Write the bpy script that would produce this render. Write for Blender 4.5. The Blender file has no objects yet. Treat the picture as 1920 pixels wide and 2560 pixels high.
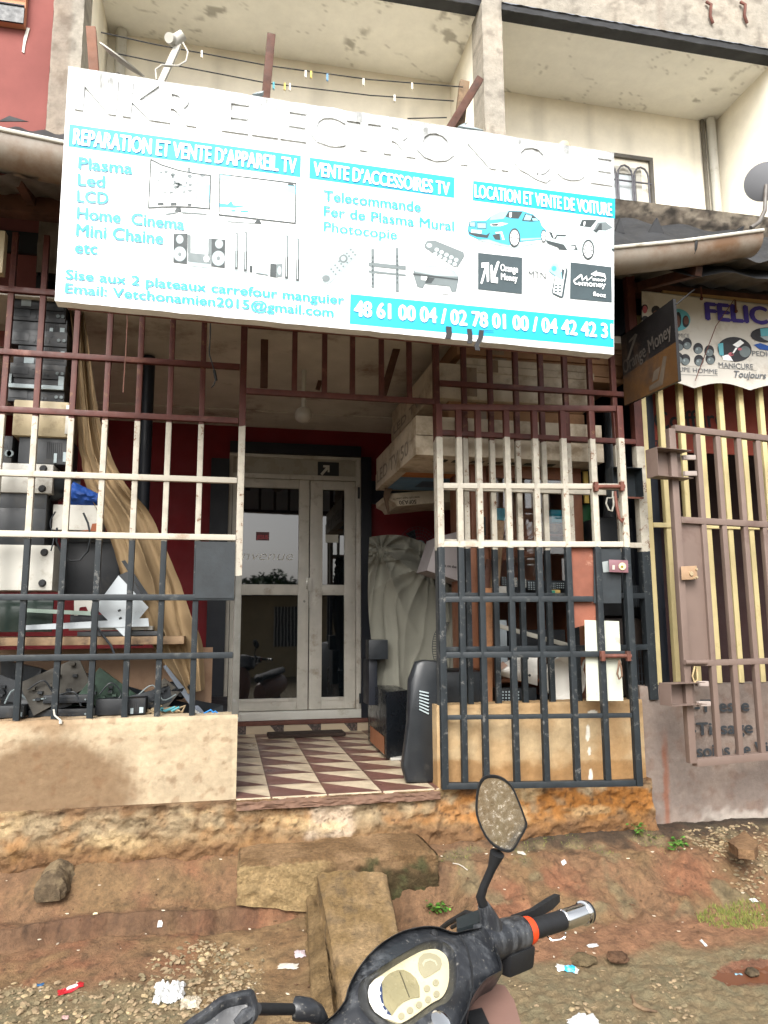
import bpy, bmesh, math, random
from mathutils import Vector, Matrix, noise
random.seed(7)
sc = bpy.context.scene
col = sc.collection
R = math.radians
# ---------------------------------------------------------------- camera
F_PX, PITCH, ROLL, YAW, DIST, EYE = 1852.05, R(8.497), R(-0.3005), R(11.909), 4.4, 1.6
cy, sy = math.cos(YAW), math.sin(YAW)
FW = Vector((sy*math.cos(PITCH), cy*math.cos(PITCH), math.sin(PITCH)))
r0 = Vector((cy, -sy, 0)); u0 = r0.cross(FW)
RT = r0*math.cos(ROLL) + u0*math.sin(ROLL)
UP = -r0*math.sin(ROLL) + u0*math.cos(ROLL)
CAM = Vector((0, -DIST, EYE))
cam = bpy.data.cameras.new('camera'); camo = bpy.data.objects.new('camera', cam); col.objects.link(camo)
m = Matrix((RT, UP, -FW)).transposed().to_4x4(); m.translation = CAM
camo.matrix_world = m
cam.sensor_fit = 'VERTICAL'; cam.sensor_height = 24.0; cam.lens = 24.0*F_PX/2560
cam.clip_start = 0.05; cam.clip_end = 500
sc.camera = camo
# ---------------------------------------------------------------- world, sun, exposure
SUN_EL, SUN_AZ = R(41), R(202)          # overcast: wide soft sun high behind the viewer
w = bpy.data.worlds.new("World"); sc.world = w; w.use_nodes = True
nt = w.node_tree; bg = nt.nodes['Background']
sky = nt.nodes.new('ShaderNodeTexSky'); sky.sky_type = 'NISHITA'; sky.sun_disc = False
sky.sun_elevation = SUN_EL; sky.sun_rotation = SUN_AZ; sky.air_density = 1.0; sky.dust_density = 4.0
hs = nt.nodes.new('ShaderNodeHueSaturation'); hs.inputs['Saturation'].default_value = 0.22; hs.inputs['Value'].default_value = 1.0
nt.links.new(sky.outputs[0], hs.inputs['Color']); nt.links.new(hs.outputs[0], bg.inputs[0])
bg.inputs[1].default_value = 0.15
sl = bpy.data.lights.new('sun', 'SUN'); sl.energy = 1.9; sl.angle = R(38); sl.color = (1, .96, .9)
so = bpy.data.objects.new('sun', sl); col.objects.link(so)
sd = Vector((math.sin(SUN_AZ)*math.cos(SUN_EL), math.cos(SUN_AZ)*math.cos(SUN_EL), math.sin(SUN_EL)))
so.rotation_euler = sd.to_track_quat('Z', 'Y').to_euler()
sc.view_settings.view_transform = 'Standard'; sc.view_settings.look = 'None'
sc.view_settings.gamma = 1; sc.view_settings.use_curve_mapping = False
sc.view_settings.exposure = 1.22
# ---------------------------------------------------------------- picture point -> world point
def ray(px, py):
    return RT*((px-960)/F_PX) + UP*(-(py-1280)/F_PX) + FW
def US(px, py, y=0.0):            # photo pixel -> point on the vertical plane y
    d = ray(px, py); return CAM + d*((y-CAM.y)/d.y)
def UZ(px, py, z):
    d = ray(px, py); return CAM + d*((z-CAM.z)/d.z)
def UP_(px, py, o, n):            # onto any plane
    d = ray(px, py); return CAM + d*((o-CAM).dot(n)/d.dot(n))
def UDs(px, py, dep):
    return CAM + ray(px, py)*dep
S = 1920/1659.0
def U(px, py, y=0.0): return US(px*S, py*S, y)
def UZd(px, py, z): return UZ(px*S, py*S, z)
# ---------------------------------------------------------------- mesh builder
class MB:
    def __init__(s): s.bm = bmesh.new(); s.mi = 0
    def _f(s, vs):
        try:
            f = s.bm.faces.new(vs); f.material_index = s.mi; return f
        except ValueError: return None
    def hexa(s, P, bev=0):
        b = s.bm; v = [b.verts.new(p) for p in P]
        fs = [s._f([v[i] for i in q]) for q in ((0,3,2,1),(4,5,6,7),(0,1,5,4),(1,2,6,5),(2,3,7,6),(3,0,4,7))]
        if bev:
            es = {e for f in fs for e in f.edges}
            r = bmesh.ops.bevel(b, geom=list(es), offset=bev, segments=2, profile=.6, affect='EDGES')
            for f in r['faces']: f.material_index = s.mi
        return s
    def box(s, x0, x1, y0, y1, z0, z1, bev=0):
        return s.hexa([(x0,y0,z0),(x1,y0,z0),(x1,y1,z0),(x0,y1,z0),(x0,y0,z1),(x1,y0,z1),(x1,y1,z1),(x0,y1,z1)], bev)
    def bar(s, a, b, w, t=None, up=(0,0,1), bev=0):      # square bar from a to b
        a, b = Vector(a), Vector(b); t = t or w
        d = (b-a).normalized(); up = Vector(up)
        if abs(d.dot(up)) > .98: up = Vector((0,1,0))
        x = d.cross(up).normalized(); u = x.cross(d)
        P = []
        for c in (a, b):
            for i, j in ((-1,-1),(1,-1),(1,1),(-1,1)): P.append(c + x*(i*w/2) + u*(j*t/2))
        return s.hexa(P, bev)
    def tube(s, pts, r, seg=8, cap=True):
        pts = [Vector(p) for p in pts]; n = len(pts); rs = r if isinstance(r, (list, tuple)) else [r]*n
        rings = []; prev = None
        for i, p in enumerate(pts):
            d = (pts[min(i+1,n-1)] - pts[max(i-1,0)]).normalized()
            if prev is None:
                a = Vector((0,0,1)) if abs(d.z) < .9 else Vector((1,0,0)); x = d.cross(a).normalized()
            else: x = (prev - d*prev.dot(d)).normalized()
            prev = x; y = d.cross(x)
            rings.append([s.bm.verts.new(p + (x*math.cos(t)+y*math.sin(t))*rs[i]) for t in [2*math.pi*k/seg for k in range(seg)]])
        for A, B in zip(rings, rings[1:]):
            for k in range(seg): s._f([A[k], A[(k+1)%seg], B[(k+1)%seg], B[k]])
        if cap: s._f(rings[0][::-1]); s._f(rings[-1])
        return s
    def prism(s, pts, ext):                              # polygon extruded along ext
        ext = Vector(ext); A = [s.bm.verts.new(Vector(p)) for p in pts]; B = [s.bm.verts.new(Vector(p)+ext) for p in pts]
        s._f(A[::-1]); s._f(B); n = len(A)
        for k in range(n): s._f([A[k], A[(k+1)%n], B[(k+1)%n], B[k]])
        return s
    def poly(s, pts): s._f([s.bm.verts.new(Vector(p)) for p in pts]); return s
    def loft(s, rings, cap0=True, cap1=True):
        V = [[s.bm.verts.new(Vector(p)) for p in r] for r in rings]; n = len(V[0])
        for A, B in zip(V, V[1:]):
            for k in range(n): s._f([A[k], A[(k+1)%n], B[(k+1)%n], B[k]])
        if cap0: s._f(V[0][::-1])
        if cap1: s._f(V[-1])
        return s
    def grid(s, f, nu, nv, colf=None):
        V = [[s.bm.verts.new(Vector(f(i/nu, j/nv))) for i in range(nu+1)] for j in range(nv+1)]
        for j in range(nv):
            for i in range(nu): s._f([V[j][i], V[j][i+1], V[j+1][i+1], V[j+1][i]])
        return s
    def ball(s, c, rx, ry=None, rz=None, seg=12, rings=8):
        c = Vector(c); ry = ry or rx; rz = rz or rx
        rr = []
        for j in range(1, rings):
            ph = math.pi*j/rings
            rr.append([c + Vector((rx*math.sin(ph)*math.cos(t), ry*math.sin(ph)*math.sin(t), -rz*math.cos(ph))) for t in [2*math.pi*k/seg for k in range(seg)]])
        return s.loft(rr)
    def disc(s, c, r, n, th, seg=20):
        n = Vector(n).normalized(); c = Vector(c); return s.tube([c, c+n*th], r, seg)
    def build(s, name, mats, parent=None, smooth=38, colf=None, jit=0):
        if jit:
            for v in s.bm.verts: v.co += Vector((random.uniform(-jit,jit), random.uniform(-jit,jit), random.uniform(-jit,jit)))
        bmesh.ops.recalc_face_normals(s.bm, faces=s.bm.faces)
        me = bpy.data.meshes.new(name)
        if parent is not None and not parent.get('_zero'):
            off = root_off(parent)
            if off.length > 0: bmesh.ops.translate(s.bm, verts=s.bm.verts, vec=-off)
            if colf: base = off
        if not smooth:
            for f_ in s.bm.faces: f_.smooth = False
        s.bm.to_mesh(me); s.bm.free()
        for mm in (mats if isinstance(mats, (list, tuple)) else [mats]): me.materials.append(mm)
        if smooth:
            me.shade_smooth(); me.set_sharp_from_angle(angle=R(smooth))
        if colf:
            ca = me.color_attributes.new('Col', 'FLOAT_COLOR', 'POINT')
            off = root_off(parent) if parent is not None else Vector()
            for i, v in enumerate(me.vertices):
                c = colf(v.co + off); ca.data[i].color = (c[0], c[1], c[2], 1)
        o = bpy.data.objects.new(name, me); col.objects.link(o)
        if parent is not None: o.parent = parent
        return o
def root_off(o):
    """world offset of a root whose children are written in world coordinates (roots without rotation)"""
    t = Vector()
    while o is not None: t += o.location; o = o.parent
    return t
def tag(o, label, cat, group=None, kind=None):
    if label: o['label'] = label
    if cat: o['category'] = cat
    if group: o['group'] = group
    if kind: o['kind'] = kind
    return o
def thing(name, label, cat, loc=(0,0,0), group=None):
    o = bpy.data.objects.new(name, None); o.empty_display_size = .1; col.objects.link(o); o.location = loc
    return tag(o, label, cat, group)
def solo(mb, name, mats, label, cat, group=None, **k):      # a thing of one mesh, origin at its base
    vs = [v.co for v in mb.bm.verts]; n = len(vs)
    c = Vector((sum(v.x for v in vs)/n, sum(v.y for v in vs)/n, min(v.z for v in vs)))
    bmesh.ops.translate(mb.bm, verts=mb.bm.verts, vec=-c)
    o = mb.build(name, mats, None, **k); o.location = c
    return tag(o, label, cat, group)
# ---------------------------------------------------------------- materials
def lin(h):
    h = h.lstrip('#'); v = [int(h[i:i+2], 16)/255 for i in (0,2,4)]
    return tuple(c/12.92 if c <= .04045 else ((c+.055)/1.055)**2.4 for c in v)
class NT:
    def __init__(s, name):
        s.m = bpy.data.materials.new(name); s.m.use_nodes = True; s.t = s.m.node_tree
        s.b = s.t.nodes['Principled BSDF']; s.tc = s.n('ShaderNodeTexCoord')
    def n(s, t, **k):
        x = s.t.nodes.new(t)
        for a, b in k.items(): setattr(x, a, b)
        return x
    def l(s, a, b): s.t.links.new(a, b)
    def noise(s, scale, detail=5, rough=.6, vec=None, dist=0):
        x = s.n('ShaderNodeTexNoise'); x.inputs['Scale'].default_value = scale; x.inputs['Detail'].default_value = detail
        x.inputs['Roughness'].default_value = rough; x.inputs['Distortion'].default_value = dist
        s.l(vec or s.tc.outputs['Object'], x.inputs['Vector']); return x.outputs['Fac']
    def ramp(s, fac, stops):
        x = s.n('ShaderNodeValToRGB'); e = x.color_ramp.elements
        while len(e) < len(stops): e.new(.5)
        for q, (p, c) in zip(e, stops): q.position = p; q.color = (*c, 1) if len(c) == 3 else c
        s.l(fac, x.inputs[0]); return x.outputs[0]
    def mix(s, fac, a, b, mode='MIX'):
        x = s.n('ShaderNodeMix', data_type='RGBA', blend_type=mode)
        for i, v in ((0, fac), (6, a), (7, b)):
            if isinstance(v, (int, float)): x.inputs[i].default_value = v
            elif isinstance(v, (tuple, list)): x.inputs[i].default_value = (*v, 1)
            else: s.l(v, x.inputs[i])
        return x.outputs[2]
    def math(s, op, a, b=0, c=None):
        x = s.n('ShaderNodeMath', operation=op)
        for i, v in enumerate((a, b) if c is None else (a, b, c)):
            if isinstance(v, (int, float)): x.inputs[i].default_value = v
            else: s.l(v, x.inputs[i])
        return x.outputs[0]
    def bump(s, h, st, d=.01):
        x = s.n('ShaderNodeBump'); x.inputs['Strength'].default_value = st; x.inputs['Distance'].default_value = d
        s.l(h, x.inputs['Height']); s.l(x.outputs[0], s.b.inputs['Normal'])
    def done(s, c, rough=.7, metal=0, spec=.5):
        if isinstance(c, tuple): s.b.inputs['Base Color'].default_value = (*c, 1)
        else: s.l(c, s.b.inputs['Base Color'])
        if isinstance(rough, (int, float)): s.b.inputs['Roughness'].default_value = rough
        else: s.l(rough, s.b.inputs['Roughness'])
        s.b.inputs['Metallic'].default_value = metal; s.b.inputs['Specular IOR Level'].default_value = spec
        return s.m
def mk(a, x): return tuple(max(0, min(1, c*x)) for c in a)
def P(name, c, var=.25, scale=9, rough=.6, bump=.15, bs=60, metal=0, spec=.4, dirt=None, dirtamt=.5, ds=4):
    """paint / plastic / cloth: base colour with soft mottling, optional dirt patches and fine bump"""
    t = NT(name); f = t.noise(scale, 6)
    cc = t.ramp(f, [(.3, mk(c, 1-var)), (.72, mk(c, 1+var*.6))])
    if dirt:
        g = t.noise(ds, 8, .7); k = t.ramp(g, [(.62-.3*dirtamt, (0,0,0)), (.8-.25*dirtamt, (1,1,1))])
        cc = t.mix(k, cc, dirt)
    if bump: t.bump(t.noise(bs, 4), bump, .004)
    rr = t.ramp(t.noise(scale*2.3, 4), [(.3, (max(0,rough-.12),)*3), (.75, (min(1,rough+.12),)*3)])
    return t.done(cc, rr, metal, spec)
def VC(name, rough=.9, bump=.5, bs=45, bd=.012, var=.35, fs=70, spec=.2):
    """surface whose stains follow the colour attribute written when the mesh is built"""
    t = NT(name); a = t.n('ShaderNodeVertexColor', layer_name='Col')
    f = t.noise(fs, 8, .7); v = t.ramp(f, [(.28, (1-var,)*3), (.74, (1+var*.5,)*3)])
    c = t.mix(1.0, a.outputs[0], v, 'MULTIPLY')
    t.bump(t.noise(bs, 9, .68), bump, bd)
    return t.done(c, rough, 0, spec)
def banded(name, z1, z2, top, mid, low, wx=.004):
    """bar paint in three colours, changing at heights z1 (top/mid) and z2 (mid/low)"""
    t = NT(name); sp = t.n('ShaderNodeSeparateXYZ'); t.l(t.tc.outputs['Object'], sp.inputs[0])
    z = t.math('ADD', sp.outputs[2], t.math('MULTIPLY', t.math('SUBTRACT', t.noise(9, 3), .5), .035))
    a = t.math('GREATER_THAN', z, z1); b = t.math('GREATER_THAN', z, z2)
    f = t.ramp(t.noise(14, 6), [(.3, (.72,)*3), (.7, (1.08,)*3)])
    c = t.mix(a, t.mix(b, low, mid), top)
    c = t.mix(1.0, c, f, 'MULTIPLY')
    chip = t.ramp(t.noise(26, 8, .78), [(.56, (0,0,0)), (.6, (1,1,1))])
    patch = t.ramp(t.noise(2.6, 3), [(.42, (0,0,0)), (.56, (1,1,1))])
    chipc = t.mix(b, lin('5a5a58'), lin('6b4a33'))
    c = t.mix(t.math('MULTIPLY', chip, patch), c, chipc)
    t.bump(t.noise(50, 5), .12, .004)
    return t.done(c, .55, 0, .35)
def fbm(x, y, z=0.0, o=4): return noise.fractal(Vector((x, y, z)), 1.0, 2.0, o)   # about -1..1
def sstep(a, b, x):
    if a == b: return 0.0 if x < a else 1.0
    t = max(0, min(1, (x-a)/(b-a))); return t*t*(3-2*t)
def mixc(a, b, t): return tuple(p+(q-p)*t for p, q in zip(a, b))
# ---------------------------------------------------------------- lettering
def text_mesh(s, bold=0.0, ext=.0005, shear=0.0):
    cu = bpy.data.curves.new('t', 'FONT'); cu.body = s; cu.size = 1; cu.offset = bold; cu.extrude = 0; cu.shear = shear
    cu.resolution_u = 3; cu.space_character = 1.0
    o = bpy.data.objects.new('t', cu); col.objects.link(o)
    dg = bpy.context.evaluated_depsgraph_get(); dg.update()
    me = bpy.data.meshes.new_from_object(o.evaluated_get(dg))
    bpy.data.objects.remove(o); bpy.data.curves.remove(cu)
    return me
_cap = None
def lettering(s, A, B, h, mat, parent, name='lettering', bold=.02, n=(0,-1,0), ext=.0006, lift=0.0, solid=0.0, shear=0, cap=None):
    """flat letters from baseline start A to baseline end B, capital height h, facing n"""
    global _cap
    if _cap is None:
        q = text_mesh('H'); ys = [v.co.y for v in q.vertices]; _cap = max(ys)-min(ys); bpy.data.meshes.remove(q)
    A, B, n = Vector(A), Vector(B), Vector(n).normalized()
    me = text_mesh(s, bold if solid or bold < 0 else 0, 0, shear)
    xs = [v.co.x for v in me.vertices]; x0, x1 = min(xs), max(xs)
    ex = (B-A); L = ex.length; ex.normalize(); ey = n.cross(ex).normalized()
    kx = L/(x1-x0); ky = h/_cap
    bm = bmesh.new(); bm.from_mesh(me); bpy.data.meshes.remove(me)
    for v in bm.verts: v.co = A + ex*((v.co.x-x0)*kx) + ey*(v.co.y*ky) + n*lift
    if bold > 0 and not solid:                              # heavier strokes: shifted copies, each a hair in front of the last
        src = bm.faces[:]; dx = bold*kx
        for k, (i, j) in enumerate(((-1, 0), (1, 0), (0, .6), (0, -.6))):
            d = bmesh.ops.duplicate(bm, geom=src); bmesh.ops.translate(bm, verts=[g for g in d['geom'] if isinstance(g, bmesh.types.BMVert)], vec=ex*(i*dx)+ey*(j*dx)+n*(.00012*(k+1)))
    if solid:
        r = bmesh.ops.extrude_face_region(bm, geom=bm.faces[:])
        bmesh.ops.translate(bm, verts=[g for g in r['geom'] if isinstance(g, bmesh.types.BMVert)], vec=n*solid)
    mb = MB(); mb.bm.free(); mb.bm = bm
    return mb.build(name, mat, parent, smooth=0)
def PX(p):                         # world point -> photo pixel (used only to lay out stains on surfaces)
    d = Vector(p)-CAM; k = d.dot(FW); return 960+F_PX*d.dot(RT)/k, 1280-F_PX*d.dot(UP)/k
# ---------------------------------------------------------------- palette
CREAM, WET, CLAYY, CLAYO, CLAYB = lin('9f9078'), lin('705a43'), lin('98866a'), lin('a36d36'), lin('806548')
MUD, MUDR, SOIL, GRAV = lin('70553d'), lin('754e37'), lin('6f593d'), lin('7a6a4f')
m_plaster = VC('plaster', .92, .5, 30, .010, .22, 26)
m_clay = VC('clay', .95, 1.0, 36, .02, .45, 24)
m_ground = VC('soil', .82, .9, 55, .015, .42, 42, .35)
m_stone = VC('cement', .93, 1.0, 70, .016, .5, 44)
m_upper = VC('limewash', .9, .15, 25, .006, .08, 7)
m_red = P('red_paint', lin('6d1017'), .25, 2.5, .75, .1)
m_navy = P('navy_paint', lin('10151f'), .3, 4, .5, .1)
m_ceil = P('ceiling_board', lin('c6c0b4'), .2, 3, .85, .1, dirt=lin('6b4a38'), dirtamt=.25, ds=1.7)
m_alu = P('aluminium', lin('b5b1a6'), .15, 6, .45, .05, dirt=lin('857764'), dirtamt=.2, ds=7, spec=.5)
m_black = P('black_plastic', lin('22262a'), .3, 12, .42, .08)
m_rust = P('rust_steel', lin('6a3f33'), .3, 14, .65, .2, dirt=lin('3d241c'), dirtamt=.4)
m_wood = P('plank_wood', lin('7b654c'), .3, 5, .75, .2, dirt=lin('3c2e24'), dirtamt=.45, ds=9)
m_dwood = P('brown_timber', lin('54362a'), .35, 7, .75, .25, dirt=lin('2a1c16'), dirtamt=.4, ds=6)
m_white = P('white_paint', lin('bcbab1'), .1, 5, .5, .06, dirt=lin('8c8270'), dirtamt=.2, ds=6)
m_tin = P('weathered_tin', lin('6f6d69'), .25, 3, .5, .1, dirt=lin('44362c'), dirtamt=.5, ds=3, spec=.5)
m_tar = P('tarred_sheet', lin('2b2c2e'), .4, 4, .7, .2)
m_gutter = P('pvc_gutter', lin('857d72'), .12, 2, .45, .05, dirt=lin('6b523d'), dirtamt=.55, ds=1.9)
m_concrete = VC('concrete', .93, .6, 30, .012, .3, 14)
t = NT('door_glass'); t.bump(t.noise(3, 2), .02, .01); m_glass = t.done(lin('0c1013'), .02, 0, .9); t.b.inputs['IOR'].default_value = 1.56
# ---------------------------------------------------------------- ground: one sheet out to the horizon
def gz(x, y):
    d = max(0.0, -y - .04)
    L = .36 - .17*sstep(0, .26, d) - .075*sstep(.30+.09*fbm(x*1.7,2)+.012*fbm(x*14,7), .325+.09*fbm(x*1.7,2)+.012*fbm(x*14,7), d) - .06*sstep(.4, .8, d) - .05*sstep(.8, 2.4, d)
    Rr = .345 - .05*sstep(0, .22, d) - .2*sstep(.2, .72, d) - .035*sstep(.72, 1.1, d) - .05*sstep(1.1, 2.4, d)
    e0 = .325+.09*fbm(x*1.7,2)+.012*fbm(x*14,7); L -= .045*math.exp(-((d-e0-.028)/.016)**2)*(.3+1.1*abs(fbm(x*2.2, 6)))
    k = sstep(.2, 1.1, x); z = L*(1-k) + Rr*k
    z -= .15*sstep(.62, .74, x)*sstep(1.32, 1.12, x)*sstep(.26, .34, d)*sstep(.95, .5, d)
    z -= .022*sstep(1.0, .55, math.hypot((x-2.36)/.26, (y+1.27)/.10))
    if abs(x) < 6 and d < 8:
        a = .018*fbm(x*2.3, y*2.3, .3) + .010*fbm(x*9, y*9, 4)
        rough = sstep(.9, 1.1, d + .15*fbm(x*2, y*2, 9))
        a += (.004 + .009*rough)*fbm(x*30, y*30, 2.2, 3)
        bank = sstep(.15, .3, d)*(1-sstep(.65, .8, d))*k
        a += .035*bank*fbm(x*6, y*6, 7) + .022*bank*abs(fbm(x*13, y*13, 3))
        z += a
    return z
def axis(fine0, fine1, st, far):
    a = []; v = fine0
    while v < fine1: a.append(v); v += st
    a.append(fine1); g = st; v = fine1; hi = []
    while v < far: g *= 1.35; v += g; hi.append(v)
    g = st; v = fine0; lo = []
    while v > -far: g *= 1.35; v -= g; lo.append(v)
    return lo[::-1] + a + hi
def gcol(p):
    x, y = p.x, p.y; d = -y
    n1 = fbm(x*1.7, y*1.7, 5); n2 = fbm(x*5, y*5, 8); n3 = fbm(x*14, y*14, 1)
    c = mixc(MUD, MUDR, sstep(-.15, .5, n1 + .25*sstep(.35, .6, d) + .5*n2)*.85)
    c = mixc(c, SOIL, sstep(-.1, .4, fbm(x*2.6, y*4, 17))*.8)
    if x > 1.1:
        c = mixc(c, lin('6b6148'), sstep(.1, .5, n2+.25*(1-sstep(.15, .4, d)))*.75)           # mossy dark top of the bank
        c = mixc(c, lin('7a5941'), sstep(.68, .8, d+.05*n2)*(1-sstep(.92, 1.02, d+.08*n2))*sstep(1.2, 1.5, x)) # orange wash
    k = sstep(.70, .84, d + .12*n1 + .05*n2) if x < .2 else sstep(.95, 1.06, d + .10*n1 + .05*n2)
    c = mixc(c, mixc(GRAV, lin('696049'), sstep(-.3, .4, n3)), k)
    if x < .45 and x > -.1: c = mixc(c, mixc(lin('7c6648'), lin('6a5439'), sstep(-.3, .4, n2)), sstep(.36, .44, d)*.85)
    c = mixc(c, lin('6b4533'), sstep(.05, .02, abs(math.hypot((x-2.36)/1.0, (y+1.27)/.55) - .0) - .18)*.9)
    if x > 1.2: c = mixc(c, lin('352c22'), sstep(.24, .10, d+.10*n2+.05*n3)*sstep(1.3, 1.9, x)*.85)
    if x < .2: c = mixc(c, lin('4a3527'), sstep(.05, .015, abs(d-.345-.09*fbm(x*1.7,2)))*.55)  # shade in the crevice under the ledge, painted into the soil colour
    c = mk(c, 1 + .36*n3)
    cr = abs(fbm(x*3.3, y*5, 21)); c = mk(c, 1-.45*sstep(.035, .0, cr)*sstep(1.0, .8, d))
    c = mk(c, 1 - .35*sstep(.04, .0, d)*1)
    return c
X, Y = axis(-1.6, 3.2, .0125, 160), axis(-2.1, .1, .0125, 160)
def hang(x, y):                        # the mud ledge at the left leans out over its own foot
    d = -y; e0 = .30+.09*fbm(x*1.7,2)+.012*fbm(x*14,7); k = 1-sstep(.2, .5, x)
    return y - .032*sstep(e0-.07, e0-.005, d)*(1-sstep(e0, e0+.03, d))*k*(.4+.9*abs(fbm(x*3, 4))) if -2 < x < .5 and 0 < d < .6 else y
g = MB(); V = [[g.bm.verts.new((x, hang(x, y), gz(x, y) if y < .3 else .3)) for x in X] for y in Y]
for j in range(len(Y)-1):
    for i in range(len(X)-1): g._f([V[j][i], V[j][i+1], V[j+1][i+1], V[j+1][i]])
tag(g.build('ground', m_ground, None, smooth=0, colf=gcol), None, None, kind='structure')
for f in bpy.data.objects['ground'].data.polygons: f.use_smooth = True
# ---------------------------------------------------------------- clay foundation under the shop fronts
def fcol(p):
    px, py = PX(p); x, z = p.x, p.z
    n1 = fbm(x*2.2, z*4, 3); n2 = fbm(x*7, z*9, 6); n3 = fbm(x*20, z*24, 2)
    c = mixc(CLAYY, CLAYB, sstep(-.15, .45, n1 + .25*n2 - .1))
    c = mixc(c, CLAYO, sstep(-.3, .25, n2 + .5*(sstep(.9, 1.6, x)) - .25)*(.35+.6*sstep(1.0, 1.6, x)))
    c = mixc(c, lin('9c7a4c'), (1-sstep(.40, .5, z+.04*n2))*.5)
    c = mixc(c, lin('75563c'), sstep(.50, .36, z + .07*n2)*.85)                                      # splashed mud at the foot
    if .35 < x < .85: c = mixc(c, lin('b7a48d'), sstep(.16, .1, abs(x-.6)+.05*n2)*sstep(.40, .43, z))  # grey mortar patch under the doorway
    c = mixc(c, lin('6a503a'), sstep(.58, .62, z+.03*n2)*.8)
    c = mixc(c, lin('5d4431'), sstep(.3, .55, n3+.25*n1)*.5)
    c = mixc(c, lin('c2aa80'), sstep(.2, .5, fbm(x*3.1, z*7, 31))*.55*sstep(.36, .46, z))
    c = mixc(c, lin('4e3d2e'), sstep(.03, .0, abs(fbm(x*3.2, z*6, 41)))*.8)
    return mk(c, .92)
def fy(x, z):
    return -.035 - .03*sstep(.6, .35, z) + .026*fbm(x*4, z*6, 1) + .022*fbm(x*12, z*16, 5) + .008*fbm(x*36, z*40, 5)
b = MB(); b.grid(lambda u, v: (-2.6+u*5.22, fy(-2.6+u*5.22, .02+v*.61), .02+v*.61), 420, 62)
b.grid(lambda u, v: (-2.6+u*5.22, fy(-2.6+u*5.22, .63)*(1-v)+.2*v, .63), 420, 4)
fo = b.build('foundation', m_clay, thing('foundation_wall', 'rough orange and yellow clay foundation below the tiled doorway', 'foundation', (0, 0, .02)), smooth=60, colf=fcol)
# ---------------------------------------------------------------- low walls
def lowwall(label, x0, x1, z0f, z1, y, colf, mat=m_plaster, nx=190, nz=80, amp=.004, name='low_wall', cat='wall', thick=.15):
    root = thing(name, label, cat, ((x0+x1)/2, y, .3))
    b = MB()
    def f(u, v):
        x = x0+u*(x1-x0); z = z0f(x)*(1-v)+z1*v; e = sstep(0, .02, u)*sstep(0, .02, 1-u)
        return (x, y + amp*fbm(x*5, z*5, 2)+.002*fbm(x*22, z*22, 8) + .008*(1-e) + .006*sstep(.96, 1, v), z + (.006*fbm(x*9, 1, 1) if v > .99 else 0))
    b.grid(f, nx, nz)
    b.grid(lambda u, v: (x0+u*(x1-x0), y+.012+v*(thick-.012), z1+.006*fbm((x0+u*(x1-x0))*9, 1, 1)), nx, 6)
    b.grid(lambda u, v: (x1-.001, y+.008+v*(thick-.008), z0f(x1)+u*(z1-z0f(x1))), 40, 8)
    b.grid(lambda u, v: (x0+.001, y+.008+v*(thick-.008), z0f(x0)+u*(z1-z0f(x0))), 40, 8)
    b.build('wall', mat, root, smooth=60, colf=colf)
    return root
def lcol(p):
    px, py = PX(p); zx, zy = px*2.592, (py-1750)*2.592
    n = fbm(p.x*4, p.z*5, 3); n2 = fbm(p.x*14, p.z*14, 6)
    c = mixc(CREAM, lin('ac9c82'), sstep(-.3, .4, n))
    e = math.hypot((zx-330)/(610 if zx > 330 else 900), (zy-600)/(330 if zy < 600 else 420)) + .10*n
    e += .14*n2+.12*fbm(p.x*2, p.z*2.5, 8); c = mixc(c, WET, sstep(1.16, .74, e)*.9)
    c = mixc(c, lin('463527'), sstep(.016, .004, p.z-z0l(p.x))*.7)
    c = mixc(c, lin('8a7156'), sstep(240, 140, zy + 60*n)*sstep(750, 300, zx+90*n2)*.75)
    c = mixc(c, lin('6e533c'), sstep(.2, .5, n2)*.22 + .25*sstep(.35, .6, n2))
    if zx > 1500: c = mixc(c, lin('b0a288'), .5)
    return c
XL = US(592, 1900, 0).x
def z0l(x): return .535 + .026*fbm(x*5, 3) + .016*fbm(x*19, 1) - .10*sstep(-.12, -.3, x)*sstep(-.62, -.42, x)*(1+.3*fbm(x*12, 2)) - .05*sstep(-.75, -.9, x)
lowwall('cream plastered low wall with a big wet stain, left of the doorway', -2.6, XL,
        z0l, US(300, 1795, 0).z, 0, lcol, nx=250)
def rcol(p):
    px, py = PX(p); zx, zy = (px-940)*2.37, (py-1350)*2.37
    n = fbm(p.x*4, p.z*5, 13); n2 = fbm(p.x*13, p.z*13, 4)
    c = mixc(lin('a98f6b'), lin('b09a78'), sstep(-.3, .4, n))
    c = mixc(c, lin('87653f'), sstep(1275, 1345, zy+70*n+25*n2)*.8*(1-.7*sstep(900, 800, abs(zx-700)+0)*sstep(1310, 1290, zy)))
    c = mixc(c, lin('a27c50'), sstep(150, 30, abs(zx-1400)+60*n)*.5)
    c = mixc(c, lin('8d7250'), sstep(1060, 990, zy+25*n)*.6)
    for (wx, wy, ww, wh) in ((1255,1140,11,44),(1265,1250,9,22),(1272,1400,11,42),(1285,1022,28,12)):
        c = mixc(c, lin('dcd8cc'), sstep(1.15, .9, math.hypot((zx-wx)/ww, (zy-wy)/wh)+.35*n2))
    return c
XR0, XR1 = US(1094, 1900, 0).x, US(1615, 1900, 0).x
lowwall('tan low wall behind the open black gate, with white paint runs', XR0, XR1, lambda x: .60+.012*fbm(x*8, 9), US(1340, 1757, 0).z, 0, rcol)
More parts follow.
